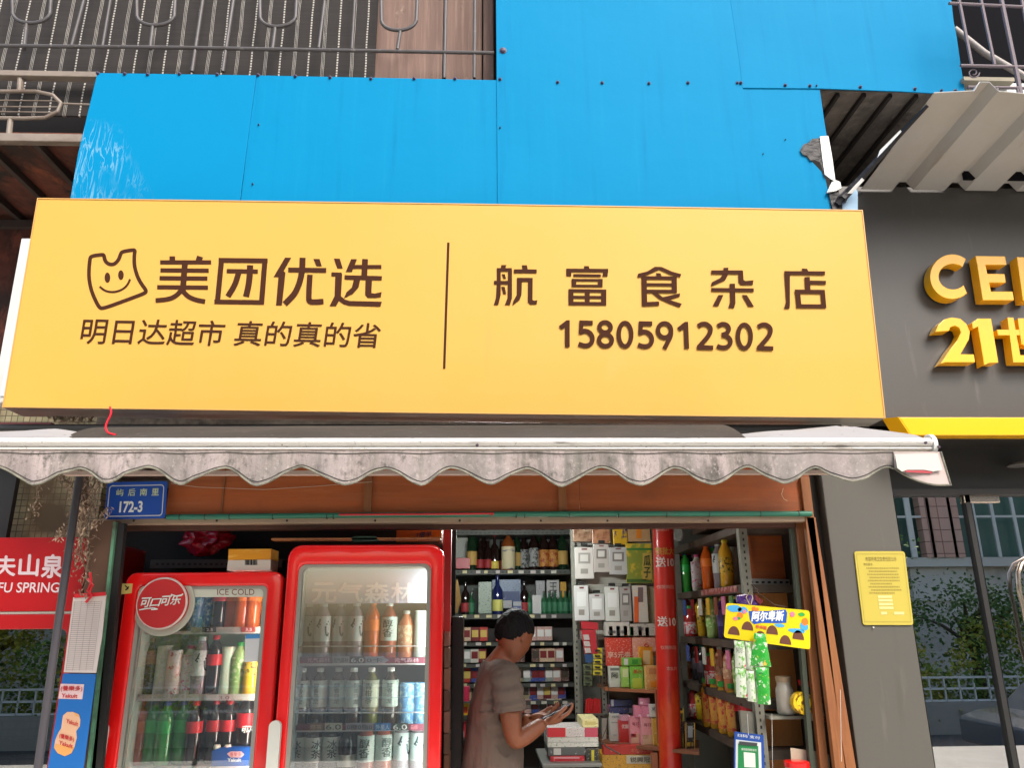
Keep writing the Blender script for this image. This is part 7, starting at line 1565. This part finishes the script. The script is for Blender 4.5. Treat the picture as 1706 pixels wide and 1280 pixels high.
for sy in (-1, 1):   # ears
    e = MB(); e.lathe([(.006, 0), (.02, .003), (.022, .009), (.016, .013), (.008, .008)], (0, 0, 0), 14)
    M3 = Matrix.Rotation(rad(90 * -sy if False else 90), 3, 'X')
    vs = []
    for v in e.v:
        q = Vector((v.x * .75, -v.z, v.y * 1.35)) if sy < 0 else Vector((v.x * .75, v.z, v.y * 1.35)); vs.append(hc + Rh @ (q + Vector((-.004, sy * .068, -.006))))
    HB.add(vs, e.f if sy < 0 else [f[::-1] for f in e.f])
body.add(HB.v, HB.f)
# hands
def hand(wr, dirv, palm_n, curl, side):
    d = dirv.normalized(); n = palm_n.normalized(); s = d.cross(n).normalized() * side
    mb = MB()
    pc = [wr, wr + d * .03, wr + d * .065, wr + d * .085]
    e = []
    pp = [wr - d * .01, wr + d * .035, wr + d * .075, wr + d * .055 + s * .022, wr + d * .055 - s * .022]
    mb.add(*[(lambda m: (m.v, m.f))(skin_mesh(pp, [(0, 1), (1, 2), (1, 3), (1, 4)], [(.024, .018), (.032, .017), (.026, .014), (.018, .013), (.018, .013)]))][0])
    for i, (off, L) in enumerate(((.030, .068), (.011, .076), (-.009, .071), (-.028, .056))):
        b0 = wr + d * .072 + s * off; c1 = curl * (1 + .08 * i)
        def dr(a): return d * math.cos(a) + n * math.sin(a)
        p1 = b0 + dr(c1 * .4) * L * .42; p2 = p1 + dr(c1) * L * .32; p3 = p2 + dr(c1 * 1.5) * L * .26
        m = skin_mesh([b0 - d * .02, b0, p1, p2, p3], [(0, 1), (1, 2), (2, 3), (3, 4)], [.0095, .0092, .0085, .0078, .0066]); mb.add(m.v, m.f)
    t0 = wr + d * .022 + s * .028; t1 = t0 + (d * .6 + s * .7 + n * .3).normalized() * .035; t2 = t1 + (d * .9 + s * .1 + n * .5).normalized() * .03; t3 = t2 + (d * .9 + n * .4).normalized() * .022
    m = skin_mesh([wr + d * .02 + s * .01, t0, t1, t2, t3], [(0, 1), (1, 2), (2, 3), (3, 4)], [.013, .0135, .0105, .0095, .0075]); mb.add(m.v, m.f)
    return mb
hr = hand(wr_r, Vector((1, .25, .18)), Vector((0, .3, 1)), .9, 1)
hl = hand(wr_l, Vector((1, -.25, .10)), Vector((.1, 0, 1)), 1.0, -1)
body.add(hr.v, hr.f); body.add(hl.v, hl.f)
bb = remesh(body, .0045, 3)
man = thing('person', (pelvis.x, pelvis.y, 0), 'man in a taupe t-shirt seen from behind, looking down at a phone', 'person')
mk('body', bb, m_skin, man, smooth=True)
# hair cap
HR = MB(); vs = []; fs = []
keep = {}
for i, v in enumerate(hv):
    d_ = v.normalized(); n_ = NZ.noise(v * 60) * .0025
    front = v.x > .045
    lim = .030 if front else (-.012 if v.x > -.01 else -.052)
    if v.x <= .045 and v.x > -.01: lim = -.005 + (v.x + .01) / .055 * .035
    elif v.x <= -.01: lim = -.005 - min(1, (-v.x - .01) / .05) * .05
    lim += NZ.noise(v * 55) * .012
    f_ = max(0, min(1, (v.z - lim) / .018))
    vs.append(hc + Rh @ (v + d_ * ((.0085 + n_ * 1.6) * f_ - .004 * (1 - f_))))
HR.add(vs, hf); mk('hair', HR, m_hair, man, smooth=True)
# t-shirt: a loose shell over torso and upper arms
segs = [(pts[a], pts[c]) for a, c in ed]
def near(v):
    best = (9, 0, 0)
    for k, (a, c) in enumerate(segs):
        d_ = c - a; t = max(0, min(1, (v - a).dot(d_) / d_.dot(d_))); q = (v - a - d_ * t).length
        if q < best[0]: best = (q, k, t)
    return best
bm = bmesh.new(); vv = [bm.verts.new(p) for p in bb.v]
for f in bb.f:
    try: bm.faces.new([vv[i] for i in f])
    except ValueError: pass
bm.normal_update()
TORSO = {(0, 1), (1, 2), (2, 3), (2, 6), (2, 9)}; UP = {(6, 22), (9, 23)}; LOW = {(22, 7), (23, 10)}; HIP = {(0, 12), (0, 16)}
keepv = set(); newp = {}
for k, v in enumerate(bm.verts):
    p = v.co
    if p.z < .93 or p.z > neck.z + .03: continue
    q, si, t = near(p); e_ = ed[si]
    if e_ in TORSO and e_ != (2, 3): ok = True
    elif e_ == (2, 3): ok = p.z < neck.z - .012 + (p.x - neck.x) * -.25
    elif e_ in UP: ok = True
    elif e_ in LOW: ok = t < .12
    elif e_ in HIP: ok = True
    elif e_ == (3, 4): ok = p.z < neck.z - .012 + (p.x - neck.x) * -.25
    else: ok = False
    if not ok and q > .062 and p.z < chest.z + .02 and p.x < waist.x + .16: ok = True
    if ok:
        keepv.add(v); arm = e_ in UP or e_ in LOW
        low_ = max(0, min(1, (chest.z + .05 - p.z) / .35)) if not arm else 0
        fold = .008 * math.sin(p.y * 60 + p.z * 9 + 2 * math.sin(p.x * 20)) * low_ + .006 * NZ.noise(p * 11) + (.004 * math.sin(t * 16 + p.y * 30) if arm else 0)
        newp[v] = p + v.normal * (.009 + .016 * low_ + (.010 * t if e_ in UP else .012 if e_ in LOW else 0) + fold)
idx = {}; ts = MB()
for f in bm.faces:
    if all(v in keepv for v in f.verts):
        for v in f.verts:
            if v not in idx: idx[v] = len(ts.v); ts.v.append(newp[v])
        ts.f.append(tuple(idx[v] for v in f.verts))
bm.free()
o = mk('tshirt', ts, m_shirt, man, smooth=True)
so = o.modifiers.new('thick', 'SOLIDIFY'); so.thickness = .004; so.offset = -.2
sm = o.modifiers.new('smooth', 'SMOOTH'); sm.iterations = 6; sm.factor = .5
# phone
b = thing('phone', tuple(P(899, 1190, YM - .05)), 'dark phone held in both hands of the man', 'phone')
ctr = (wr_r + wr_l) / 2 + Vector((.075, .0, .03)); Rp = Matrix.Rotation(rad(-24), 3, 'Y')
w = MB(); w.box(ctr.x - .07, ctr.x + .07, ctr.y - .036, ctr.y + .036, ctr.z - .004, ctr.z + .004, Rp, ctr); mk('case', w, simple(28, 28, 32, .3), b, bevel=.003)
w = MB(); w.box(ctr.x - .066, ctr.x + .066, ctr.y - .033, ctr.y + .033, ctr.z + .0042, ctr.z + .0048, Rp, ctr); mk('screen', w, simple(60, 70, 84, .1), b)
sh = skin_mesh([pelvis + Vector((0, 0, .03)), hip_r, kn_r + Vector((0, 0, .08)), hip_l, kn_l + Vector((0, 0, .08))], [(0, 1), (1, 2), (0, 3), (3, 4)], [.132, .105, .085, .105, .085]); mk('shorts', remesh(sh, .012, 3), m_shorts, man, smooth=True)

# ================================================================== STREET SIDE (seen in the reflections)
YR = -15.0
def VR(x, y, Yb=YR): return V(x, y, Yb)
b = thing('opposite_building', (8, YR, 0), 'pale apartment block across the street with caged windows', 'building')
m_cream = mat('opposite_wall', C(222, 216, 204), .8, layers=[(1, .4, .7, C(176, 168, 156), U)])
w = MB()
for a_, c_ in ((-30, -5.2), (-1.2, 34)):
    w.box(a_, c_, YR - .5, YR, -.85, 3.0); w.box(a_, c_, YR - .5, YR, 6.6, 7.6); w.box(a_, c_, YR - 1.4, YR - .9, 3.0, 9)
for x in range(-30, 34, 8):
    w.box(x, x + 1.0, YR - .5, YR, 3.0, 6.6) if x != -6 else None
mk('wall', w, m_cream, b)
w = MB(); w.box(-30, -5.2, YR - .02, YR + .25, 2.95, 3.2); w.box(-1.2, 34, YR - .02, YR + .25, 2.95, 3.2); w.box(-1.2, 34, YR - .02, YR + .25, 6.5, 6.7); mk('ledge', w, simple(222, 220, 210, .7), b)
w = MB()
def pinktile(n, l, bb_):
    tc = n.new('ShaderNodeTexCoord'); sx = n.new('ShaderNodeSeparateXYZ'); cx = n.new('ShaderNodeCombineXYZ'); l.new(tc.outputs['Object'], sx.inputs[0]); l.new(sx.outputs[0], cx.inputs[0]); l.new(sx.outputs[2], cx.inputs[1])
    br = n.new('ShaderNodeTexBrick'); br.offset = 0; br.inputs['Scale'].default_value = 1; br.inputs['Brick Width'].default_value = .33; br.inputs['Row Height'].default_value = .33; br.inputs['Mortar Size'].default_value = .014
    br.inputs['Color1'].default_value = C(228, 184, 166); br.inputs['Color2'].default_value = C(220, 172, 152); br.inputs['Mortar'].default_value = C(150, 110, 96); l.new(cx.outputs[0], br.inputs[0]); l.new(br.outputs[0], bb_.inputs['Base Color'])
m_pt = node_mat('pink_wall_tile', .5, pinktile)
a_, c_ = VR(1523, 852), VR(1553, 930)
w.box(min(a_.x, c_.x), min(a_.x, c_.x) + 1.1, YR + .0, YR + .3, 3.2, 6.5); mk('tiled_column', w, m_pt, b)
w = MB()
for i in range(60):
    x = -1 + i * .62
    if x > 33: break
    w.box(x, x + (.09 if i % 3 else .16), YR + .25, YR + .3, 3.2, 6.5)
w.box(-1, 33, YR + .26, YR + .29, 4.3, 4.36); w.box(-1, 33, YR + .26, YR + .29, 5.4, 5.46); mk('window_grille', w, simple(232, 232, 226, .5), b)
w = MB(); w.box(-30, -5.2, YR - .4, YR - .38, 3.0, 6.6); w.box(-1.2, 34, YR - .4, YR - .38, 3.0, 6.6); mk('window_glass', w, simple(96, 128, 116, .2), b)
w = MB(); a_, c_ = VR(1512, 936), VR(1616, 1001); w.box(a_.x, c_.x, YR + .0, YR + .04, c_.z, a_.z)
for i in range(14): w.box(a_.x, c_.x, YR + .04, YR + .06, c_.z + (a_.z - c_.z) * i / 14, c_.z + (a_.z - c_.z) * (i + .72) / 14)
mk('white_shutter', w, simple(226, 222, 214, .6), b)
# trees across the road
def leafmat(nm, c1, c2): return mat(nm, c1, .6, layers=[(1.6, .4, .65, c2, U)])
m_lf1 = leafmat('leaf_green', C(86, 130, 54), C(126, 160, 66)); m_lf2 = leafmat('leaf_olive', C(170, 166, 60), C(206, 176, 60)); m_lf3 = leafmat('leaf_dark', C(60, 98, 46), C(96, 130, 56))
m_bark = mat('bark', C(96, 82, 66), .9, layers=[(8, .4, .7, C(70, 58, 46), (3, 3, .5))], bump=(20, .6, (3, 3, .5)))
def tree(x, y, h, r, m, label, seed, zc=None, n=2600):
    q = random.Random(seed); t = thing('street_tree', (x, y, -.1), label, 'tree', 'street trees across the road')
    w = MB(); w.tube([Vector((x, y, -.85)), Vector((x + .08, y, h * .25)), Vector((x - .05, y + .05, h * .6)), Vector((x, y, h * .85))], [.16, .12, .09, .03], 8)
    tips = []
    for i in range(9):
        a = q.uniform(0, 6.28); z0 = h * q.uniform(.3, .6); L = r * q.uniform(.6, 1); e = Vector((x + math.cos(a) * L, y + math.sin(a) * L, z0 + L * q.uniform(.3, .9))); tips.append(e)
        w.tube([Vector((x, y, z0)), (Vector((x, y, z0)) + e) / 2 + Vector((0, 0, .1)), e], [.06, .04, .015], 6)
    mk('trunk', w, m_bark, t)
    w = MB(); cl = tips + [Vector((x + q.gauss(0, r * .45), y + q.gauss(0, r * .45), h * .72 + q.gauss(0, r * .35))) for _ in range(22)]
    for i in range(n):
        c = q.choice(cl) + Vector((q.gauss(0, .28), q.gauss(0, .28), q.gauss(0, .22))) * r * .55
        a = Vector((q.gauss(0, 1), q.gauss(0, 1), q.gauss(0, .7))).normalized(); s_ = a.cross(Vector((q.gauss(0, 1), q.gauss(0, 1), q.gauss(0, 1)))).normalized(); L = q.uniform(.07, .14)
        w.quad(c, c + a * L * .5 + s_ * L * .3, c + a * L, c + a * L * .5 - s_ * L * .3)
    mk('crown', w, m, t)
tree(-9.0, -11.6, 3.4, 1.5, m_lf1, 'round green tree across the road, left of the yellow one', 1)
tree(-12.0, -12.2, 4.0, 1.7, m_lf3, 'dark green tree across the road at the far left', 2)
tree(-10.4, -11.2, 2.3, 1.0, m_lf2, 'low yellowing tree behind the railing', 3, n=1800)
tree(5.6, -11.5, 1.9, 1.2, m_lf3, 'dark tree across the road opposite the glass shopfront', 4)
tree(8.4, -11.8, 2.1, 1.4, m_lf1, 'green tree across the road farther right', 6)
tree(2.4, -12.4, 2.0, 1.2, m_lf1, 'green tree across the road opposite the fridges', 5)
tree(11.6, -12.0, 2.2, 1.5, m_lf3, 'dark tree at the right end of the far pavement', 8)
w = MB()
for z in (.33, .1, -.14): w.box(-20, 20, -10.72, -10.68, z, z + .04)
for i in range(120): w.box(-20 + i * .33, -19.975 + i * .33, -10.72, -10.68, -.14, .35)
mk('white_railing', w, simple(236, 238, 234, .4), None, 'white metal railing along the far side of the road', 'railing')
w = MB(); w.box(-20, 20, -10.8, -10.6, -.85, -.15); mk('railing_kerb_wall', w, simple(170, 166, 156, .8), None, 'low concrete wall carrying the white railing', 'wall')
q = random.Random(44); w = MB()
for i in range(26000):
    left = i % 2; x = q.uniform(-14.5, -6) if left else q.uniform(5.5, 15.5)
    c = Vector((x, -11.2 + q.gauss(0, .25), q.uniform(-.8, (1.35 if left else 1.25) + .5 * math.sin(x * 1.7) + .3 * math.sin(x * 4.1))))
    a = Vector((q.gauss(0, 1), q.gauss(0, 1), q.gauss(0, .7))).normalized(); s_ = a.cross(Vector((q.gauss(0, 1), q.gauss(0, 1), q.gauss(0, 1)))).normalized(); L = q.uniform(.06, .13)
    w.quad(c, c + a * L * .5 + s_ * L * .35, c + a * L, c + a * L * .5 - s_ * L * .35)
mk('hedge', w, mat('hedge_leaf', C(110, 150, 62), .6, layers=[(1.2, .45, .6, C(196, 186, 70), U), (3, .5, .65, C(70, 112, 50), U)]), None, 'dense hedge behind the white railing across the road', 'hedge', kind='stuff')
MK0 = mk
b = thing('parked_car', (10.4, -6.4, -.77), 'dark grey saloon car parked across the road', 'car')
def car(b, cx, cy):
    def mk(n_, w_, *a, **k):
        w_.v = [v - Vector((0, 0, .77)) for v in w_.v]; return MK0(n_, w_, *a, **k)
    k0 = {}
    prof = [(-2.2, .35), (-2.2, .75), (-1.9, .85), (-1.45, .9), (-.85, 1.38), (.55, 1.42), (1.25, .98), (2.0, .86), (2.25, .7), (2.25, .35)]
    w = MB(); w.prism([Vector((cx + x, cy - .85, z)) for x, z in prof], (0, 1.7, 0)); mk('body', w, simple(96, 100, 106, .25, coat=.8), b, bevel=.07, seg=3)
    w = MB(); w.prism([Vector((cx + x, cy - .858, z)) for x, z in [(-1.25, .93), (-.8, 1.32), (-.2, 1.34), (-.2, .95)]], (0, 1.716, 0)); w.prism([Vector((cx + x, cy - .858, z)) for x, z in [(-.12, .95), (-.12, 1.34), (.5, 1.35), (1.05, .98)]], (0, 1.716, 0)); mk('side_window', w, simple(20, 24, 26, .08), b)
    for sx in (-1.4, 1.4):
        for sy in (-.86, .66):
            w = MB(); w.lathe([(.31, 0), (.33, .03), (.33, .17), (.31, .2)], (cx + sx, cy + sy, .3), 24, 'y'); wl_ = mk('wheel', w, simple(24, 24, 26, .8), b, smooth=True)
            w = MB(); w.lathe([(.2, -.005), (.18, -.012)], (cx + sx, cy + (sy if sy < 0 else sy + .21), .3), 18, 'y'); mk('rim', w, m_alu, wl_)
    w = MB(); w.box(cx + 2.2, cx + 2.27, cy - .75, cy - .4, .62, .76); w.box(cx + 2.2, cx + 2.27, cy + .4, cy + .75, .62, .76); mk('headlight', w, simple(220, 224, 224, .1), b)
car(b, 10.4, -6.4)
b = thing('parked_car', (-9.1, -4.9, -.77), 'silver blue saloon car parked across the road', 'car')
car(b, -9.1, -4.9)
# unused prototypes are dropped
for k, (t, u) in PROTO.items():
    if not u:
        for c_ in list(t.children_recursive): bpy.data.objects.remove(c_)
        bpy.data.objects.remove(t)
